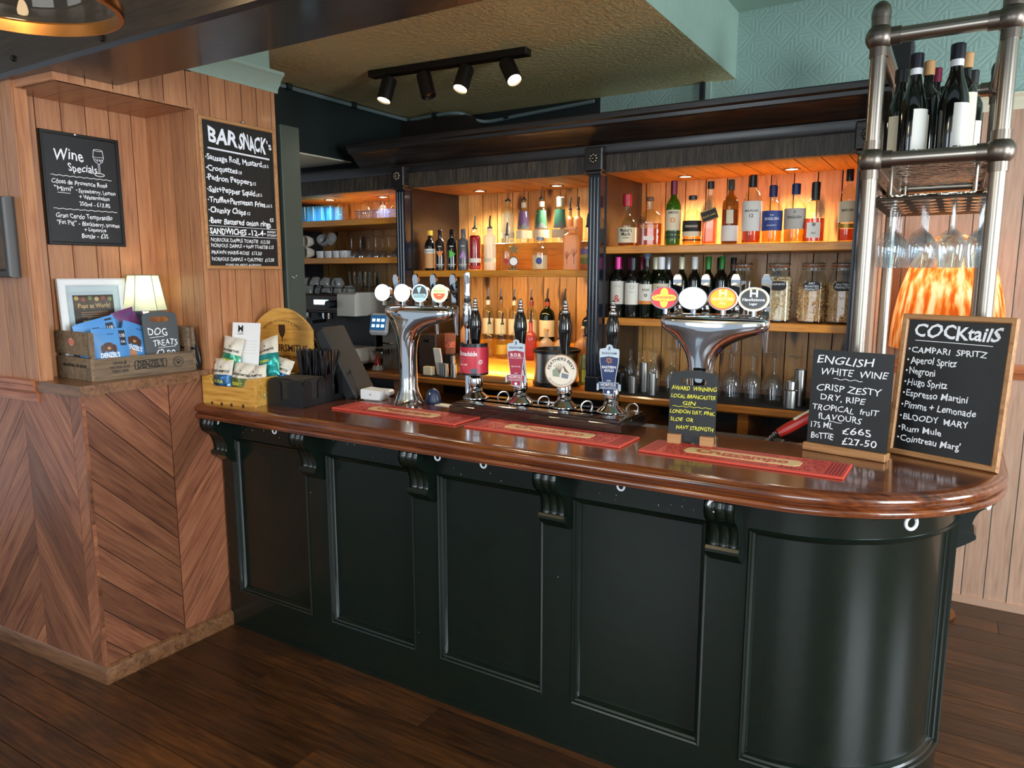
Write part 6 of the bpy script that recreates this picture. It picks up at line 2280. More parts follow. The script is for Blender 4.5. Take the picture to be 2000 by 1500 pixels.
def packet(loc, rot, label, low, w=0.115, h=0.165, name='CRISPS'):
    t = thing('crisp_packet', label, 'crisp packet', loc, rot, 'crisp packets in the display box')
    mb = MB()
    nu, nv = 12, 16
    sd = rnd.uniform(0, 50)
    for sgn in (1, -1):
        vs, fs, fm = [], [], []
        for j in range(nv + 1):
            v = j / nv
            for i in range(nu + 1):
                u = i / nu
                b = (max(math.sin(PI * u), 0) ** 0.6) * (max(math.sin(PI * v), 0) ** 0.55)
                nz = noise.noise(Vector((u * 4 + sd, v * 5, sgn * 3))) * 0.011 * min(1, b * 3)
                wob = 0.004 * noise.noise(Vector((u * 3, v * 3 + sd, 9)))
                vs.append(((u - 0.5) * w * (1 - 0.05 * math.sin(PI * v)) + wob, v * h + wob, sgn * (b * 0.024 + nz)))
        low_f, up_f = [], []
        for j in range(nv):
            for i in range(nu):
                f = (j * (nu + 1) + i, j * (nu + 1) + i + 1, (j + 1) * (nu + 1) + i + 1, (j + 1) * (nu + 1) + i)
                (low_f if j < nv * 0.55 else up_f).append(f if sgn > 0 else f[::-1])
        mb.add(vs, low_f, low)
        mb.add(vs, up_f, plain('packet_cream', '#d8cfc0', 0.35))
        if sgn > 0:
            def on(xx, yy):
                u, v = xx / w + 0.5, yy / h
                u = min(max(u, 0), 1)
                v = min(max(v, 0), 1)
                b = (max(math.sin(PI * u), 0) ** 0.6) * (max(math.sin(PI * v), 0) ** 0.55)
                return b * 0.024 + noise.noise(Vector((u * 4 + sd, v * 5, 3))) * 0.011 * min(1, b * 3) + 0.0016
            k0 = len(mb.v)
            mb.text('SAVOURSMITHS', 0.014, INK, 0, h * 0.63, 0, None, bold=0.02, width=w * 0.78)
            mb.text('v', 0.016, INK, 0, h * 0.74, 0, None, bold=0.02)
            mb.text(name, 0.018, YELLOWINK, -0.005, h * 0.35, 0, None, bold=0.02, width=w * 0.5, jit=0.6)
            mb.v[k0:] = [(a, b_, on(a, b_)) for a, b_, c in mb.v[k0:]]
    mb.build('bag', t)
    return t


FBLUE = plain('packet_blue', '#2e5f8c', 0.25, 0.3)
FGRN = plain('packet_olive', '#5d6b2c', 0.3, 0.2)
FTEAL = plain('packet_teal', '#2f9c9a', 0.2, 0.5)
FGREEN = plain('packet_green', '#3c8f6c', 0.22, 0.4)
packet((-2.700, 2.005, 1.075), (78, 0, 4), 'blue and cream crisp packet at the left front of the pine box', FBLUE, name='TRUFFLE')
packet((-2.600, 2.015, 1.072), (74, 5, 12), 'olive and cream crisp packet with yellow lettering at the front of the pine box', FGRN, 0.105, 0.155, 'DESERT')
packet((-2.515, 2.035, 1.072), (72, -8, 10), 'teal and cream crisp packet at the right front of the pine box', FTEAL, 0.105, 0.15, 'SALT')
packet((-2.62, 2.10, 1.10), (76, 6, 8), 'cream topped crisp packet in the second row of the pine box, left', FBLUE)
packet((-2.50, 2.12, 1.10), (70, 14, 14), 'blue foil crisp packet at the right end of the second row', FBLUE, 0.10, 0.15)
packet((-2.50, 2.105, 1.16), (72, -16, 10), 'teal crisp packet lying highest on the pile before the arched board', FTEAL, 0.115, 0.18)
packet((-2.690, 2.045, 1.165), (82, 8, 8), 'green crisp packet standing at the back left against the leaflet', FGREEN, 0.11, 0.165)
packet((-2.635, 2.20, 1.08), (80, -4, 6), 'cream topped crisp packet in the back row of the pine box', FGREEN)
# leaflet
mb = MB()
M = TR(0, 0, 0, 82)
mb.box(-0.075, 0.075, 0, 0.215, -0.0015, 0, WHITEP, 0, M)
mb.text('M', 0.04, INK, -0.03, 0.175, 0.0006, M, bold=0.02)
mb.text('Guild', 0.014, INK, -0.03, 0.163, 0.0006, M)
for k in range(5):
    mb.box(-0.05, 0.06, 0.135 - 0.013 * k, 0.1358 - 0.013 * k, 0, 0.0004, GREYL, 0, M)
tag(mb.build('leaflet', None, (-2.625, 2.075, 1.178), (0, 0, 10)), 'white printed leaflet standing behind the crisp packets', 'leaflet')

# black napkin and straw caddy
cd = thing('bar_caddy', 'black plastic napkin and straw caddy at the left of the bar top', 'caddy', (-2.272, 2.080, ZT), (0, 0, 96.9))
mb = MB()
LX, LY, HZ = 0.276, 0.186, 0.112


def upanel(x0, x1, h, nx0, nx1, nb):
    r = 0.02
    return [(x0, 0), (x1, 0), (x1, h - r), (x1 - 0.006, h - 0.006), (x1 - r, h), (nx1 + r, h), (nx1 + 0.006, h - 0.006), (nx1, h - r), (nx1, nb), (nx0, nb), (nx0, h - r), (nx0 - 0.006, h - 0.006), (nx0 - r, h), (x0 + r, h), (x0 + 0.006, h - 0.006), (x0, h - r)]


mb.prism(upanel(0, 0.15, HZ, 0.055, 0.095, 0.03), 0, 0.003, BLACK, TR(0, 0.003, 0, 90))
mb.prism(upanel(0.15, LX, HZ + 0.01, 0.195, 0.235, 0.03), 0, 0.003, BLACK, TR(0, 0.003, 0, 90))
mb.prism(upanel(0, LX, HZ, 0.12, 0.16, 0.03), 0, 0.003, BLACK, TR(0, LY, 0, 90))
mb.prism(upanel(0, LY, HZ, 0.07, 0.115, 0.03), 0, 0.003, BLACK, TR(0.0, LY, 0, 90, 0, -90))
mb.prism([(0, 0), (LY, 0), (LY, HZ), (0, HZ)], 0, 0.003, BLACK, TR(LX - 0.003, LY, 0, 90, 0, -90))
mb.prism([(0, 0), (LY, 0), (LY, HZ), (0, HZ)], 0, 0.003, BLACK, TR(0.148, LY, 0, 90, 0, -90))
mb.box(0, LX, 0, LY, 0, 0.003, BLACK)
mb.build('tray', cd)
Mc = TR(-2.272, 2.080, ZT, 0, 0, 96.9)
mb = MB()
NAP = plain('black_napkin', '#2c2822', 0.8)
for k in range(22):
    mb.box(0.008, 0.143, 0.008, LY - 0.008, 0.004 + 0.005 * k, 0.0082 + 0.005 * k, NAP, 0, TR(0.001 * math.sin(k * 2.1), 0.001 * math.cos(k * 1.7), 0))
n = 8
vs, fs = [], []
for i in range(n + 1):
    for j in range(n + 1):
        u, v = i / n, j / n
        vs.append((0.006 + 0.139 * u, 0.006 + (LY - 0.012) * v, 0.116 + 0.008 * math.sin(PI * u) * math.sin(PI * v) + 0.004 * noise.noise(Vector((u * 3, v * 3, 2)))))
for i in range(n):
    for j in range(n):
        a = i * (n + 1) + j
        fs.append((a, a + n + 1, a + n + 2, a + 1))
mb.add(vs, fs, NAP)
o = mb.build('napkin_stack', None, Mc.translation, (0, 0, 96.9))
tag(o, 'stack of black paper napkins in the black caddy', 'napkins')
st = None
rs = random.Random(21)
SBL = plain('black_straw', '#141417', 0.25, coat=0.4)
for k in range(64):
    lx, ly = rs.uniform(0.165, 0.262), rs.uniform(0.018, LY - 0.018)
    p = Mc @ Vector((lx, ly, 0.006))
    rx = rs.uniform(-7, 7) if k > 4 else rs.uniform(-16, 16)
    ry = rs.uniform(-7, 7) if k > 4 else rs.uniform(4, 16)
    if st is None:
        mb = MB()
        mb.lathe([(0.004, 0), (0.004, 0.218), (0.0032, 0.218), (0.0032, 0.19)], SBL, 9)
        st = tag(mb.build('straw', None, p, (rx, ry, 0)), 'black paper straw standing in the bar caddy', 'straw', 'black straws in the caddy')
    else:
        clone(st, p, (rx, ry, 0))

# till screens behind
pos = thing('till', 'black point of sale screen on a leaning stand behind the caddy', 'till', (-2.36, 2.405, ZT), (0, 0, 0))
PB = plain('till_black', '#131418', 0.6)
mb = MB()
M = TR(0.085, 0.0, 0.0, 0, -28, 12)
mb.box(-0.030, 0.030, -0.06, 0.12, 0.0, 0.345, PB, 0.008, M)
mb.build('main_screen', pos)
mb = MB()
M = TR(-0.09, 0.02, 0.10, 0, -24, 12)
mb.box(-0.008, 0.008, -0.05, 0.10, 0.0, 0.17, PB, 0.006, M)
mb.build('customer_screen', pos)
mb = MB()
mb.box(-0.12, 0.12, -0.05, 0.13, 0.0, 0.02, PB, 0.006)
mb.tube([(-0.08, 0.03, 0.02), (-0.085, 0.03, 0.14)], 0.015, PB, 10)
mb.build('stand', pos)
mb = MB()
mb.tube(sub([(0.06, -0.02, 0.11), (0.10, -0.06, 0.13), (0.13, -0.06, 0.06), (0.12, -0.03, 0.006)], 5), 0.003, PB, 6)
mb.build('cable', pos)

# card reader with its lead
crd = thing('card_reader', 'white card reader with coiled lead on the bar top', 'card reader', (-2.165, 2.40, ZT), (0, 0, 6))
mb = MB()
mb.prism([(-0.052, 0.006), (0.045, 0.006), (0.052, 0.02), (0.052, 0.045), (-0.048, 0.05), (-0.052, 0.045)], -0.035, 0.04, WHITE, TR(0, 0, 0, 90))
mb.box(-0.04, 0.07, 0.0, 0.05, 0.02, 0.046, WHITE, 0.008)
mb.lathe([(0.001, 0), (0.006, 0)], GREYL, 12, TR(0.0, -0.0405, 0.028, 90))
mb.build('body', crd)
mb = MB()
mb.box(-0.045, 0.045, -0.03, 0.035, 0, 0.008, GREYL, 0.002)
mb.build('foot', crd)
mb = MB()
mb.tube(sub([(-0.05, 0.02, 0.02), (-0.11, 0.03, 0.008), (-0.13, 0.06, 0.006), (-0.07, 0.09, 0.006), (-0.02, 0.07, 0.006), (-0.09, 0.05, 0.012), (-0.14, 0.08, 0.01)], 6), 0.0025, WHITE, 6)
mb.build('cable', crd)
# hand scanner
mb = MB()
mb.lathe(prof([(0.036, 0), (0.038, 0.01), (0.034, 0.03), (0.024, 0.055), (0.006, 0.066)], 3), plain('navy_shell', '#1d2c4c', 0.3), 20, None, 0, True, True, 0.7)
mb.lathe([(0.001, 0), (0.005, 0.001), (0.005, 0.004)], STEEL, 10, TR(0, -0.022, 0.045, 90))
tag(mb.build('barcode_scanner', None, (-1.888, 2.455, ZT)), 'dark blue domed scanner right of the left font column', 'scanner')
for x, w in ((-1.80, 0.11),):
    mb = MB()
    mb.box(-w / 2, w / 2, -0.02, 0.02, 0, 0.003, PAPERW)
    tag(mb.build('paper_slip', None, (x, 2.44, ZT), (0, 0, -4)), 'white paper slip on the back edge of the bar beside the scanner', 'paper')

# ------------------------------------------------------------------ working side of the bar
drn = thing('drip_tray', 'steel grille drip tray below the right beer font', 'drip tray', (-0.82, 2.77, 0.945))
mb = MB()
mb.box(-0.30, 0.30, -0.10, 0.10, 0.0, 0.028, STEEL, 0.003)
mb.build('pan', drn)
mb = MB()
for k in range(20):
    mb.box(-0.29, 0.29, -0.09 + 0.0095 * k, -0.0865 + 0.0095 * k, 0.028, 0.031, STEEL)
mb.build('grille', drn)
mb = MB()
mb.box(-2.7, -0.50, 2.62, 2.98, 0.87, 0.943, BLACKMETAL, 0.004)
tag(mb.build('sink_unit', None), 'black metal drainer unit behind the bar top', 'sink unit')
mb = MB()
mb.box(-2.65, -0.55, 2.68, 2.92, 0.0, 0.868, BLACKMETAL)
tag(mb.build('undercounter_cabinet', None), 'black cabinet under the drainer unit behind the bar', 'cabinet')
for i, (x, w) in enumerate(((-1.09, 0.09), (-0.46, 0.10))):
    mb = MB()
    mb.box(0, w, 0, 0.004, 0, 0.022, plain('blue_led', '#3f86ff', 0.4, emit=2.5))
    mb.box(-0.01, w + 0.01, 0.004, 0.02, -0.01, 0.03, BLACK)
    tag(mb.build('indicator_light', None, (x, 2.62, 0.945)), 'small blue lit panel behind the bar %s' % ('beside the pump plinth' if i == 0 else 'beside the drip tray'), 'indicator')
sg = thing('soda_gun', 'red drinks gun in a holder with a ribbed steel hose', 'soda gun', (-0.515, 2.70, 1.03))
mb = MB()
SGR = plain('gun_red', '#b3281f', 0.35)
pth = [(0, 0, 0), (0.055, 0.03, 0.035), (0.10, 0.055, 0.065)]
mb.tube([(0.0, 0, 0.0), (0.03, 0.01, 0.02), (0.11, 0.03, 0.075)], [0.016, 0.020, 0.018], SGR, 10)
mb.tube([(0.05, 0.012, 0.052), (0.10, 0.028, 0.086)], 0.008, CREAM, 8)
mb.build('handle', sg)
mb = MB()
for k in range(9):
    mb.cyl(0.012 if k % 2 else 0.010, 0, 0.006, STEEL, 12, TR(-0.005 - 0.0055 * k, -0.002 * k, -0.002 - 0.0065 * k, 0, 40))
mb.build('hose', sg)
mb = MB()
mb.box(-0.045, 0.05, -0.02, 0.06, -0.085, -0.055, BLACKMETAL, 0.004)
mb.build('holder', sg)
tp = thing('bottle_opener', 'small steel fitting on the black drainer by the white wine chalkboard', 'fitting', (-0.385, 2.56, 1.0))
mb = MB()
mb.box(-0.03, 0.05, -0.02, 0.02, 0, 0.006, STEEL, 0.001)
mb.cyl(0.01, 0.006, 0.02, STEEL, 12)
mb.box(-0.03, 0.05, -0.02, 0.02, -0.05, 0, BLACK)
mb.build('plate', tp)

# ------------------------------------------------------------------ things in the alcove
ZL = 1.19
crt = thing('wooden_crate', 'weathered wooden crate printed in black holding dog treat bags on the ledge', 'crate', (-2.812, 1.535, ZL), (0, 0, 87.5))
CL, CWD = 0.415, 0.262
mb = MB()
mb.box(0, CL, 0, 0.012, 0.0, 0.084, OLDWOOD, 0.001)
M = TR(0, 0, 0, 90)
mb.text('GRAB A', 0.0155, INK, 0.098, 0.058, 0.0008, M, bold=0.02)
mb.text('NATURAL DOG', 0.0155, INK, 0.098, 0.042, 0.0008, M, bold=0.02, width=0.078)
mb.text('TREAT HERE', 0.0155, INK, 0.098, 0.026, 0.0008, M, bold=0.02, width=0.066)
mb.tube([(0.115, 0.056, 0.001), (0.121, 0.062, 0.001), (0.122, 0.072, 0.001)], 0.0012, INK, 5, M)
q = []
for k in range(60):
    a = 2 * PI * k / 60
    x, y = 0.062 * math.cos(a), 0.018 * math.sin(a)
    for sx in (-1, 1):
        for sy in (-1, 1):
            d = math.hypot(x - sx * 0.06, y - sy * 0.014)
            y += sy * 0.012 * math.exp(-(d / 0.014) ** 2)
            x += sx * 0.010 * math.exp(-(d / 0.014) ** 2)
    q.append((0.225 + x, 0.047 + y))
mb.tube([(a, b, 0.001) for a, b in q], 0.0017, INK, 5, M, True)
mb.text('DENZEL\'S', 0.038, INK, 0.225, 0.034, 0.0008, M, bold=0.035, width=0.112)
for rr in (0.023, 0.0185):
    mb.tube([(0.345 + rr * math.cos(R(a)), 0.044 + rr * math.sin(R(a)), 0.0008) for a in range(0, 360, 15)], 0.0008, INK, 4, M, True)
disc(mb, 0.007, 0.0055, 0.001, INK, M @ Matrix.Translation((0.345, 0.040, 0)))
for k in range(4):
    a = R(25 + 43 * k)
    disc(mb, 0.0028, 0.0036, 0.001, INK, M @ Matrix.Translation((0.345 + 0.011 * math.cos(a), 0.042 + 0.010 * math.sin(a), 0)))
mb.build('front_board', crt)
mb = MB()
mb.box(0, CL, CWD - 0.012, CWD, 0.0, 0.09, OLDWOOD, 0.001)
mb.build('rear_board', crt)
mb = MB()
mb.box(0.012, CL - 0.012, 0.012, CWD - 0.012, 0, 0.008, OLDWOOD)
mb.build('base', crt)
for x0, nm in ((-0.012, 'left'), (CL, 'right')):
    for z0, z1 in ((0.0, 0.088), (0.098, 0.188)):
        mb = MB()
        mb.box(x0, x0 + 0.012, 0, CWD, z0, z1, OLDWOOD, 0.001)
        if nm == 'left':
            Me = TR(-0.012, 0, 0, 90, 0, -90) @ Matrix.Translation((-CWD, 0, 0))
            if z0 == 0:
                mb.text('100% NATURAL. NO NASTIES', 0.016, INK, CWD * 0.52, 0.05, 0.0008, Me, bold=0.03, width=0.185)
            else:
                disc(mb, 0.024, 0.014, 0.0007, plain('crate_slot', '#d9b59a', 0.6), Me @ Matrix.Translation((CWD * 0.48, 0.148, 0)))
                for k in range(5):
                    mb.box(CWD * 0.48 - 0.02 + 0.009 * k, CWD * 0.48 - 0.016 + 0.009 * k, 0.138, 0.158, 0.0008, 0.0012, REDP, 0, Me)
            for dx in (0.02, CWD - 0.02):
                for dz in (0.018, z1 - z0 - 0.018):
                    disc(mb, 0.0035, 0.0035, 0.0008, STEEL, Me @ Matrix.Translation((dx, z0 + dz, 0)))
        mb.build('end_slat', crt)
for x0 in (0.0, CL - 0.014):
    for y0 in (0.002, CWD - 0.04):
        mb = MB()
        mb.box(x0, x0 + 0.014, y0 + 0.012, y0 + 0.038, 0.002, 0.185, OLDWOOD, 0.001)
        mb.build('corner_post', crt)

DBLUE = plain('treat_bag_blue', '#4f8fd0', 0.4)
DPUR = plain('treat_bag_purple', '#6a3468', 0.4)
Mcr = TR(-2.812, 1.535, ZL, 0, 0, 87.5)


def treat(lx, ly, lz, rot, label, mat, w=0.135, h=0.185, full=True):
    p = Mcr @ Vector((lx, ly, lz))
    t = thing('treat_bag', label, 'treat bag', p, rot, 'bags of dog treats in the crate')
    mb = MB()
    nu, nv = 8, 10
    for sgn in (1, -1):
        vs, fs = [], []
        for j in range(nv + 1):
            v = j / nv
            for i in range(nu + 1):
                u = i / nu
                b = max(math.sin(PI * u), 0) ** 0.7 * max(math.cos(PI * v / 2), 0) ** 0.7 * (1 if v > 0.04 else 0.75)
                vs.append(((u - 0.5) * w, v * h, sgn * (0.001 + 0.018 * b)))
        for j in range(nv):
            for i in range(nu):
                f = (j * (nu + 1) + i, j * (nu + 1) + i + 1, (j + 1) * (nu + 1) + i + 1, (j + 1) * (nu + 1) + i)
                fs.append(f if sgn > 0 else f[::-1])
        mb.add(vs, fs, mat)

    def z(x, y):
        u, v = x / w + 0.5, y / h
        return 0.0022 + 0.018 * max(math.sin(PI * u), 0) ** 0.7 * max(math.cos(PI * v / 2), 0) ** 0.7
    k0 = len(mb.v)
    mb.box(w * 0.24, w * 0.42, h * 0.62, h * 0.95, 0, 0.0001, plain('bag_navy', '#18243a', 0.5))
    if full:
        mb.text('110', 0.02, WHITEP, w * 0.33, h * 0.80, 0.0004, None, bold=0.02, width=w * 0.14)
        mb.text('CAL', 0.012, WHITEP, w * 0.33, h * 0.68, 0.0004, None, bold=0.02, width=w * 0.14)
        # brown dog head with drooping ears
        DG = plain('bag_dog_brown', '#4a2a1c', 0.5)
        n = 18
        q = [(-0.014 + 0.022 * math.cos(2 * PI * k / n), h * 0.60 + 0.019 * math.sin(2 * PI * k / n)) for k in range(n)]
        mb.add([(a, b, 0.0003) for a, b in q], [tuple(range(n))], DG)
        for s in (-1, 1):
            q = [(-0.014 + s * 0.021 + 0.008 * math.cos(2 * PI * k / n), h * 0.56 + 0.017 * math.sin(2 * PI * k / n)) for k in range(n)]
            mb.add([(a, b, 0.0004) for a, b in q], [tuple(range(n))], DG)
        q = [(-0.014 + 0.007 * math.cos(2 * PI * k / n), h * 0.575 + 0.006 * math.sin(2 * PI * k / n)) for k in range(n)]
        mb.add([(a, b, 0.0006) for a, b in q], [tuple(range(n))], plain('bag_tan', '#b9825a', 0.5))
        q = [(-0.012 + 0.018 * math.cos(2 * PI * k / n), h * 0.24 + 0.03 * math.sin(2 * PI * k / n)) for k in range(n)]
        mb.add([(a, b, 0.0003) for a, b in q], [tuple(range(n))], plain('bag_tan', '#b9825a', 0.5))
        mb.text('DENZEL\'S', 0.026, WHITEP, -0.012, h * 0.38, 0.0007, None, bold=0.03, width=w * 0.52)
        mb.box(-w * 0.44, w * 0.44, 0.004, h * 0.12, 0.0, 0.0003, plain('bag_grass', '#6db04a', 0.5))
    mb.box(-0.012, 0.012, h * 0.87, h * 0.89, 0, 0.0004, plain('bag_slot', '#2a5580', 0.5))
    mb.v[k0:] = [(a, b, c + z(a, b)) for a, b, c in mb.v[k0:]]
    mb.build('bag', t)


treat(0.10, 0.045, 0.012, (82, 0, 82), 'blue treat bag with a brown dog, foremost in the crate', DBLUE)
treat(0.105, 0.12, 0.035, (84, -8, 78), 'blue treat bag rising at the left end of the crate', DBLUE, 0.16)
treat(0.19, 0.085, 0.03, (78, 20, 84), 'blue treat bag leaning right behind the foremost bag', DBLUE)
treat(0.13, 0.13, 0.05, (84, -14, 80), 'blue treat bag standing tallest in the middle of the crate', DBLUE, 0.15)
treat(0.20, 0.15, 0.045, (82, 8, 86), 'blue treat bag half hidden behind the leaning one', DBLUE)
treat(0.285, 0.15, 0.075, (82, -16, 86), 'purple treat bag at the back of the crate', DPUR, 0.13, 0.2, False)
# dog treats sign
p = Mcr @ Vector((0.318, 0.06, 0.028))
t = thing('table_board', 'domed chalkboard priced for dog treats standing in the crate', 'chalkboard', p, (84, 0, 78))
mb = tab_board(0.142, 0.228, r=0.027)
mb2 = mb


def D_(body, size, x, y, width=None):
    mb2.text(body, size, CHALKINK, x, y, 0.0032, None, align='l', bold=0.002, jit=0.9, width=width, seed=len(body))


D_('DOG', 0.044, -0.052, 0.128, 0.075)
rule(mb, -0.048, 0.118, 0.012, 0.121, CHALKINK, 0.0012, 0.0024)
D_('TREATS', 0.036, -0.038, 0.083, 0.10)
rule(mb, -0.018, 0.074, 0.056, 0.077, CHALKINK, 0.0012, 0.0024)
D_('£2.90', 0.042, -0.032, 0.036, 0.085)
mb.build('board', t)

# framed notice
fr = thing('framed_notice', 'white framed notice leaning on the alcove wall behind the crate', 'picture', (-3.045, 1.690, ZL), (86, 0, 88))
mb = frame_mb(0.275, 0.392, 0.032, 0.02, WHITE)
o = mb.build('frame', fr)
o.location = (0, 0.196, 0)
mb = MB()
mb.box(-0.11, 0.11, 0.025, 0.37, 0.002, 0.006, plain('mount_card', '#d5e4ec', 0.5))
PN_ = plain('notice_brown', '#3a2a1c', 0.5)
mb.box(-0.082, 0.082, 0.06, 0.325, 0.006, 0.0066, PN_)
mb.text('Pups at Work!', 0.026, plain('notice_gold', '#d8b06a', 0.5), 0, 0.272, 0.007, None, bold=0.02, width=0.13, jit=0.5)
for k in range(3):
    mb.box(-0.055, 0.055, 0.252 - 0.009 * k, 0.2555 - 0.009 * k, 0.0066, 0.007, plain('notice_tan', '#9a6a44', 0.5))
for k in range(6):
    disc(mb, 0.009, 0.009, 0.0069, plain(('notice_gold', 'notice_red', 'notice_green')[k % 3], ('#d8b06a', '#a2452a', '#7d8a4a')[k % 3], 0.5), Matrix.Translation((-0.068 + 0.027 * k, 0.312 - 0.004 * (k % 2), 0)))
mb.box(-0.045, 0.045, 0.14, 0.215, 0.0066, 0.007, plain('notice_blue', '#3a4d66', 0.5))
mb.box(-0.05, 0.05, 0.215, 0.221, 0.0066, 0.0072, plain('notice_gold', '#d8b06a', 0.5))
mb.build('notice', fr)
mb = MB()
mb.box(-0.11, 0.11, 0.025, 0.37, 0.009, 0.0105, glass('frame_glass', '#f6f8f8'))
mb.build('glazing', fr)

# table lamp
lp = thing('table_lamp', 'small lit table lamp with a pale tapered shade in the alcove', 'lamp', (-3.0, 1.876, ZL))
mb = MB()
mb.lathe(prof([(0.05, 0), (0.052, 0.006), (0.03, 0.02), (0.018, 0.05), (0.026, 0.11), (0.026, 0.15), (0.012, 0.20), (0.008, 0.24)], 3), WHITE, 20, None, 0, True, True)
mb.build('base', lp)
m = NT('lamp_shade_fabric')
m.t.nodes.remove(m.b)
tl, df, mx = m.n('BsdfTranslucent'), m.n('BsdfDiffuse'), m.n('MixShader')
tl.inputs[0].default_value = lin('#e6f0dc')
df.inputs[0].default_value = lin('#d9e2cf')
mx.inputs[0].default_value = 0.45
m.l(tl.outputs[0], mx.inputs[1])
m.l(df.outputs[0], mx.inputs[2])
m.l(mx.outputs[0], m.out.inputs[0])
SHADE = m.mat
mb = MB()
mb.lathe([(0.086, 0.255), (0.060, 0.405)], SHADE, 6, None)
mb.build('shade', lp)
mb = MB()
TRM = plain('shade_trim', '#7c8a7c', 0.6)
for a in range(0, 360, 60):
    mb.tube([(0.0865 * math.cos(R(a)), 0.0865 * math.sin(R(a)), 0.255), (0.0605 * math.cos(R(a)), 0.0605 * math.sin(R(a)), 0.405)], 0.0014, TRM, 5)
for rr, z in ((0.0865, 0.255), (0.0605, 0.405)):
    mb.tube([(rr * math.cos(R(a)), rr * math.sin(R(a)), z) for a in range(0, 360, 60)], 0.0018, TRM, 5, None, True)
mb.build('shade_trim', lp)
mb = MB()
mb.lathe(prof([(0.012, 0.24), (0.016, 0.26), (0.024, 0.30), (0.016, 0.33), (0.002, 0.338)], 3), plain('lamp_glow', '#fff0c8', 0.4, emit=3), 14)
mb.build('bulb', lp)
lamp('table_lamp_light', 'POINT', (-3.0, 1.876, ZL + 0.345), 0.6, (1.0, 0.88, 0.62), None, 0.02)
mb = MB()
mb.tube(sub([(-2.82, 1.955, 1.195), (-2.80, 1.965, 1.30), (-2.815, 1.97, 1.37), (-2.84, 1.972, 1.34), (-2.815, 1.966, 1.26), (-2.795, 1.975, 1.20), (-2.80, 1.97, 1.28), (-2.825, 1.968, 1.375), (-2.785, 1.972, 1.25), (-2.79, 1.975, 1.196)], 6), 0.0045, BLACK, 7)
tag(mb.build('lamp_cable', None), 'coil of black cable hanging behind the right end of the crate', 'cable')

# picture on the left wall
pc = thing('picture', 'dark framed picture on the left wall cut by the photo edge', 'picture', LP(0.48, 1.737, 0.017), (90, 0, 3.2))
mb = frame_mb(0.37, 0.30, 0.03, 0.045, plain('dark_frame', '#2a2420', 0.4))
mb.build('frame', pc)
mb = MB()
mb.box(-0.165, 0.165, -0.13, 0.13, 0.004, 0.012, noisy('dim_print', '#3a2f20', '#6a4c2c', 12, 0.5, 0))
mb.build('print', pc)

# pendant lamp at the top left corner
pd = thing('pendant_lamp', 'clear glass pendant shade with a brass rim at the top left', 'lamp', (-2.03, 0.99, 2.248))
mb = MB()
mb.lathe(prof([(0.232, 0.02), (0.235, 0.05), (0.225, 0.12), (0.20, 0.20), (0.14, 0.27), (0.06, 0.31)], 4), glass('pendant_glass', '#efe6da'), 48)
mb.build('glass_shade', pd)
mb = MB()
mb.lathe([(0.228, 0.0), (0.238, 0.002), (0.241, 0.012), (0.240, 0.032), (0.234, 0.036), (0.229, 0.03), (0.228, 0.0)], BRASS, 64)
mb.build('rim', pd)
mb = MB()
mb.lathe([(0.06, 0.30), (0.05, 0.36), (0.012, 0.38), (0.010, 0.412)], BRASS, 24, None, 0, True, True)
mb.build('fitting', pd)
mb = MB()
mb.lathe(prof([(0.012, 0.30), (0.016, 0.28), (0.024, 0.25), (0.016, 0.225), (0.002, 0.22)], 3), plain('lamp_glow', '#fff0c8', 0.4, emit=3), 16)
mb.build('bulb', pd)
lamp('pendant_light', 'POINT', (-2.03, 0.99, 2.43), 4, (1.0, 0.76, 0.46), None, 0.04)

# ------------------------------------------------------------------ overhead rack on the bar corner
rk_ = thing('bottle_rack', 'antique nickel tube rack with ball joints standing on the bar corner', 'rack', (-0.095, 2.6, ZT))
XA, XB, YA, YB = -0.168, 0.168, 0.0, 0.92
ZJ1, ZJ2 = 0.902, 1.265
TR_ = 0.0225


def tube_between(a, b, r=TR_):
    mb = MB()
    mb.tube([a, b], r, PEWTER, 20)
    return mb


def joint(mb, x, y, z, dirs):
    rr = 0.041
    n = 10
    mb.lathe([(max(rr * math.sin(PI * k / n), 0.0005), z + -rr * math.cos(PI * k / n)) for k in range(n + 1)], PEWTERD, 24, TR(x, y, 0))
    for d in dirs:
        d = Vector(d)
        p = Vector((x, y, z))
        mb.tube([p + d * 0.03, p + d * 0.058], 0.0265, PEWTERD, 20)


for x in (XA, XB):
    for y in (YA, YB):
        mb = tube_between((x, y, 0.004), (x, y, ZJ2 + 0.01))
        mb.lathe([(0.042, 0), (0.042, 0.006), (0.028, 0.012), (0.0275, 0.03)], PEWTERD, 24, TR(x, y, 0), 0, True)
        mb.build('post', rk_)
        dx = (1, 0, 0) if x < 0 else (-1, 0, 0)
        dy = (0, 1, 0) if y < 0.1 else (0, -1, 0)
        for z in (ZJ1, ZJ2):
            mb = MB()
            joint(mb, x, y, z, (dx, dy, (0, 0, 1), (0, 0, -1)))
            if z == ZJ2:
                mb.lathe(prof([(0.0275, 0.055), (0.0275, 0.075), (0.022, 0.092), (0.010, 0.103), (0.001, 0.106)], 3), PEWTERD, 20, TR(x, y, z))
            mb.build('ball_joint', rk_)
for z in (ZJ1, ZJ2):
    for y in (YA, YB):
        tube_between((XA, y, z), (XB, y, z)).build('rail', rk_)
for x in (XA, XB):
    tube_between((x, YA, ZJ2), (x, YB, ZJ2)).build('rail', rk_)
    mb = MB()
    mb.box(x - 0.022, x + 0.022, 0.03, YB - 0.03, ZJ1 - 0.02, ZJ1 + 0.012, PEWTER, 0.004)
    for k in range(5):
        mb.cyl(0.004, -0.002, 0.001, BLACKMETAL, 8, TR(x, 0.12 + 0.17 * k, ZJ1 - 0.02))
    mb.build('rail', rk_)
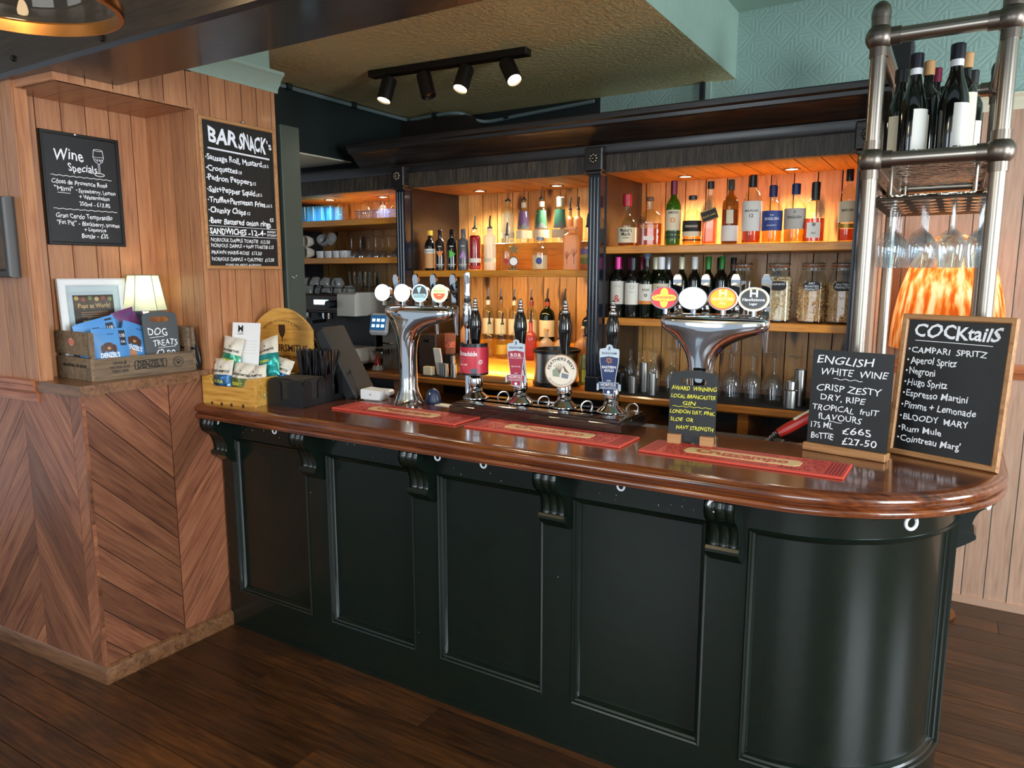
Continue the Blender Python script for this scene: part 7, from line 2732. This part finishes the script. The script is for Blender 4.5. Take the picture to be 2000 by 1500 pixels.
HAM = noisy('hammered_metal', '#8f8577', '#b8ac9a', 26, 0.12, 0.9, 0.02, metal=1.0, detail=1)
mb = MB()
mb.box(XA + 0.022, XB - 0.022, 0.03, YB - 0.03, ZJ1 + 0.004, ZJ1 + 0.012, HAM)
mb.build('shelf', rk_)
mb = MB()
ZR = 0.79
mb.box(XA + 0.0, XB - 0.0, 0.10, YB - 0.06, ZR + 0.006, ZR + 0.012, HAM)
for k in range(13):
    mb.tube([(XA - 0.01, 0.10 + 0.062 * k, ZR), (XB + 0.01, 0.10 + 0.062 * k, ZR)], 0.006, PEWTERD, 8)
mb.build('glass_hanger', rk_)
for x in (XA + 0.05, XB - 0.05):
    for y in (0.14, YB - 0.1):
        mb = MB()
        mb.tube([(x, y, ZR + 0.01), (x, y, ZJ1)], 0.005, PEWTER, 8)
        mb.build('hanger_rod', rk_)
# bottles standing on the rack shelf
ZB = ZT + ZJ1 + 0.0125
GB = 'wine bottles on the overhead rack'
RNAVY = plain('dark_navy_foil', '#11141f', 0.35)


def rbottle(x, y, h, r, kind, label, lab_c, foil, lab=PAPERW, band=True, z0=0.08, z1=0.46, gm=SMOKE):
    t = bottle('wine_bottle', label, x, y, ZB, h, r, kind, gm, None, 0, [(z0, z1, 75, lab, lab_c)], (foil, 0.86, 1.1, 1.0), group=GB, rz=0)
    if band:
        mb = MB()
        mb.lathe([(r * 0.42, 0.80 * h), (r * 0.42, 0.86 * h)], WHITEP, 16)
        mb.build('neck_band', t)


rbottle(-0.165, 2.735, 0.322, 0.041, 'burgundy', 'dark wine bottle with blue black foil at the front left of the rack', 42, RNAVY)
rbottle(-0.055, 2.735, 0.335, 0.043, 'burgundy', 'dark wine bottle with blue black foil at the front right of the rack', 40, RNAVY)
rbottle(-0.215, 2.86, 0.31, 0.042, 'burgundy', 'wine bottle with a wide cream label behind the left rack post', 0, BLACK, PAPERC, False, 0.05, 0.5)
rbottle(-0.135, 2.86, 0.325, 0.036, 'bordeaux', 'wine bottle with tan foil behind the front left bottle', -20, CORK, PAPERC, False)
rbottle(-0.03, 2.86, 0.335, 0.037, 'bordeaux', 'wine bottle with tan foil behind the front right bottle', 30, CORK, PAPERC, False, 0.1, 0.62)
rbottle(-0.118, 2.99, 0.33, 0.036, 'bordeaux', 'brown wine bottle with red foil in the third row of the rack', -20, MARO, PAPERC, False)
rbottle(-0.095, 3.10, 0.29, 0.036, 'bordeaux', 'black capped wine bottle deep in the rack between the front two', -20, BLACK, PAPERW, False, 0.08, 0.5)
rbottle(-0.01, 3.0, 0.31, 0.036, 'bordeaux', 'wine bottle with a white label at the right rear of the rack', 30, BLACK, PAPERW, False)
# glasses hanging from the rack
hg = None
for y in (2.725, 2.85, 2.975, 3.10, 3.225):
    for x in (-0.205, -0.115, -0.03, 0.05):
        loc = (x, y, ZT + ZR - 0.006)
        if hg is None:
            hg = glass_thing('wine_glass', 'stemmed wine glass hanging upside down from the overhead rack', WINE, loc, (180, 0, 0), 'wine glasses hanging from the rack', seg=24)
        else:
            clone(hg, loc)

# big lamp and wooden post behind the rack
ls = thing('floor_lamp', 'big lamp with a domed orange flame patterned shade by the back wall', 'lamp', (-0.03, 3.82, 0))
m = NT('flame_shade')
m.t.nodes.remove(m.b)
tc = m.n('TexCoord')
mp = m.n('Mapping')
mp.inputs['Scale'].default_value = (40, 40, 7)
mp.inputs['Rotation'].default_value = (0.0, 0.28, 0)
m.l(tc.outputs['Object'], mp.inputs[0])
nz = m.n('TexNoise', i_Scale=1.0, i_Detail=2.0)
m.l(mp.outputs[0], nz.inputs['Vector'])
colr = m.ramp(nz.outputs['Fac'], [(0.36, lin('#cc6428')), (0.45, lin('#e39a50')), (0.53, lin('#efc28a')), (0.62, lin('#f6e6c8'))])
tl, df, mx = m.n('BsdfTranslucent'), m.n('BsdfDiffuse'), m.n('MixShader')
m.l(colr, tl.inputs[0])
m.l(colr, df.inputs[0])
mx.inputs[0].default_value = 0.3
m.l(tl.outputs[0], mx.inputs[1])
m.l(df.outputs[0], mx.inputs[2])
m.l(mx.outputs[0], m.out.inputs[0])
mb = MB()
mb.lathe(prof([(0.228, 1.27), (0.225, 1.36), (0.212, 1.46), (0.19, 1.56), (0.155, 1.66), (0.10, 1.74), (0.05, 1.77)], 4), m.mat, 48)
mb.build('shade', ls)
mb = MB()
mb.lathe([(0.14, 0), (0.14, 0.02), (0.02, 0.04), (0.014, 0.06), (0.014, 1.40)], BRASS, 24, None, 0, True, True)
mb.build('stand', ls)
mb = MB()
mb.lathe(prof([(0.014, 1.40), (0.022, 1.43), (0.032, 1.47), (0.02, 1.50), (0.002, 1.51)], 3), plain('lamp_glow', '#fff0c8', 0.4, emit=10), 16)
mb.build('bulb', ls)
lamp('floor_lamp_light', 'POINT', (-0.03, 3.82, 1.56), 2.1, (1.0, 0.80, 0.55), None, 0.05)
mb = MB()
mb.box(-0.362, -0.318, 3.90, 4.056, 0.0, 1.9, POSTWOOD, 0.003)
mb.box(-0.312, -0.286, 3.95, 4.056, 0.0, 1.9, POSTWOOD, 0.003)
struct(mb.build('trim_8'))
spk = thing('loudspeaker', 'small black loudspeaker on top of the back bar cornice', 'loudspeaker', (-0.287, 3.62, 2.335))
mb = MB()
mb.box(-0.055, 0.055, -0.06, 0.06, 0, 0.225, BLACK, 0.008)
mb.build('cabinet', spk)
mb = MB()
mb.box(-0.047, 0.047, -0.064, -0.06, 0.012, 0.213, RUBBER, 0.003)
mb.build('grille', spk)

# ------------------------------------------------------------------ lamps over the bar
trk = thing('track_light', 'black ceiling track with four spotlights over the bar', 'track light', (-2.2, 3.0, 2.62))
mb = MB()
M = TR(0, 0, 0, 0, 0, 4.5)
mb.box(-0.445, 0.445, -0.03, 0.03, -0.032, 0, BLACKMETAL, 0.003, M)
mb.build('bar', trk)
for i, (x, on, tilt, yaw) in enumerate(((-0.335, True, 12, 60), (-0.125, False, -14, 20), (0.115, True, 18, 0), (0.335, True, -30, -30))):
    c = M @ Vector((x, 0, 0))
    mb = MB()
    mb.tube([(c.x, c.y, -0.03), (c.x, c.y, -0.055)], 0.011, BLACKMETAL, 10)
    mb.build('stem', trk)
    Ms = TR(c.x, c.y, -0.058) @ Matrix.Rotation(R((4, -18, 2, -34)[i]), 4, 'Y') @ Matrix.Rotation(R((-20, -4, -26, -16)[i]), 4, 'X')
    mb = MB()
    mb.lathe([(0.001, 0.012), (0.034, 0.012), (0.037, 0.008), (0.037, -0.105), (0.033, -0.107), (0.031, -0.095)], BLACKMETAL, 22, Ms)
    sp = mb.build('spot_can', trk)
    mb = MB()
    mb.lathe([(0.031, -0.0985), (0.015, -0.104), (0.001, -0.105)], plain('spot_lens', '#ffe6b0', 0.3, emit=22) if on else plain('spot_lens_off', '#2a2620', 0.1, 0.5), 20, Ms)
    mb.build('lens', sp)
    if on:
        p = trk.location + Ms @ Vector((0, 0, -0.12))
        q = trk.location + Ms @ Vector((0, 0, -1.5))
        lamp('spot_light', 'SPOT', p, 10, (1.0, 0.78, 0.48), q, 0.03, None, 100, 0.8)
dl = None
for i, (x, y) in enumerate(((-3.56, 3.56), (-3.14, 3.60), (-2.44, 3.65), (-1.93, 3.65), (-1.205, 3.65), (-0.70, 3.65))):
    if dl is None:
        dl = thing('downlight', 'small recessed downlight in the boarded soffit of the back bar', 'downlight', (x, y, 2.082), (0, 0, 0), 'recessed downlights in the back bar')
        mb = MB()
        mb.lathe([(0.040, 0.0), (0.040, -0.003), (0.030, -0.004), (0.028, 0.0)], BRASS, 24)
        mb.build('rim', dl)
        mb = MB()
        mb.lathe([(0.028, -0.0015), (0.001, -0.004)], LEDW, 20)
        mb.build('lens', dl)
    else:
        dup(dl, (x, y, 2.082))
    lamp('downlight_beam', 'SPOT', (x, y, 2.07), 38 if i > 1 else 48, (1.0, 0.93, 0.73) if i > 1 else ((0.72, 0.88, 1.0) if i == 0 else (1.0, 0.92, 0.80)), (x, y - 0.03, 1.0), 0.05, None, 140, 0.9)
# led strips: under the middle shelf and in the stepped plinth
lamp('step_led', 'AREA', (-2.05, 3.42, 1.58), 5.0, (1.0, 0.66, 0.30), (-2.05, 3.60, 1.1), 1.0, 0.03)
lamp('step_led_low', 'AREA', (-2.1, 3.46, 1.03), 1.6, (1.0, 0.66, 0.30), (-2.1, 3.70, 1.12), 0.9, 0.015)
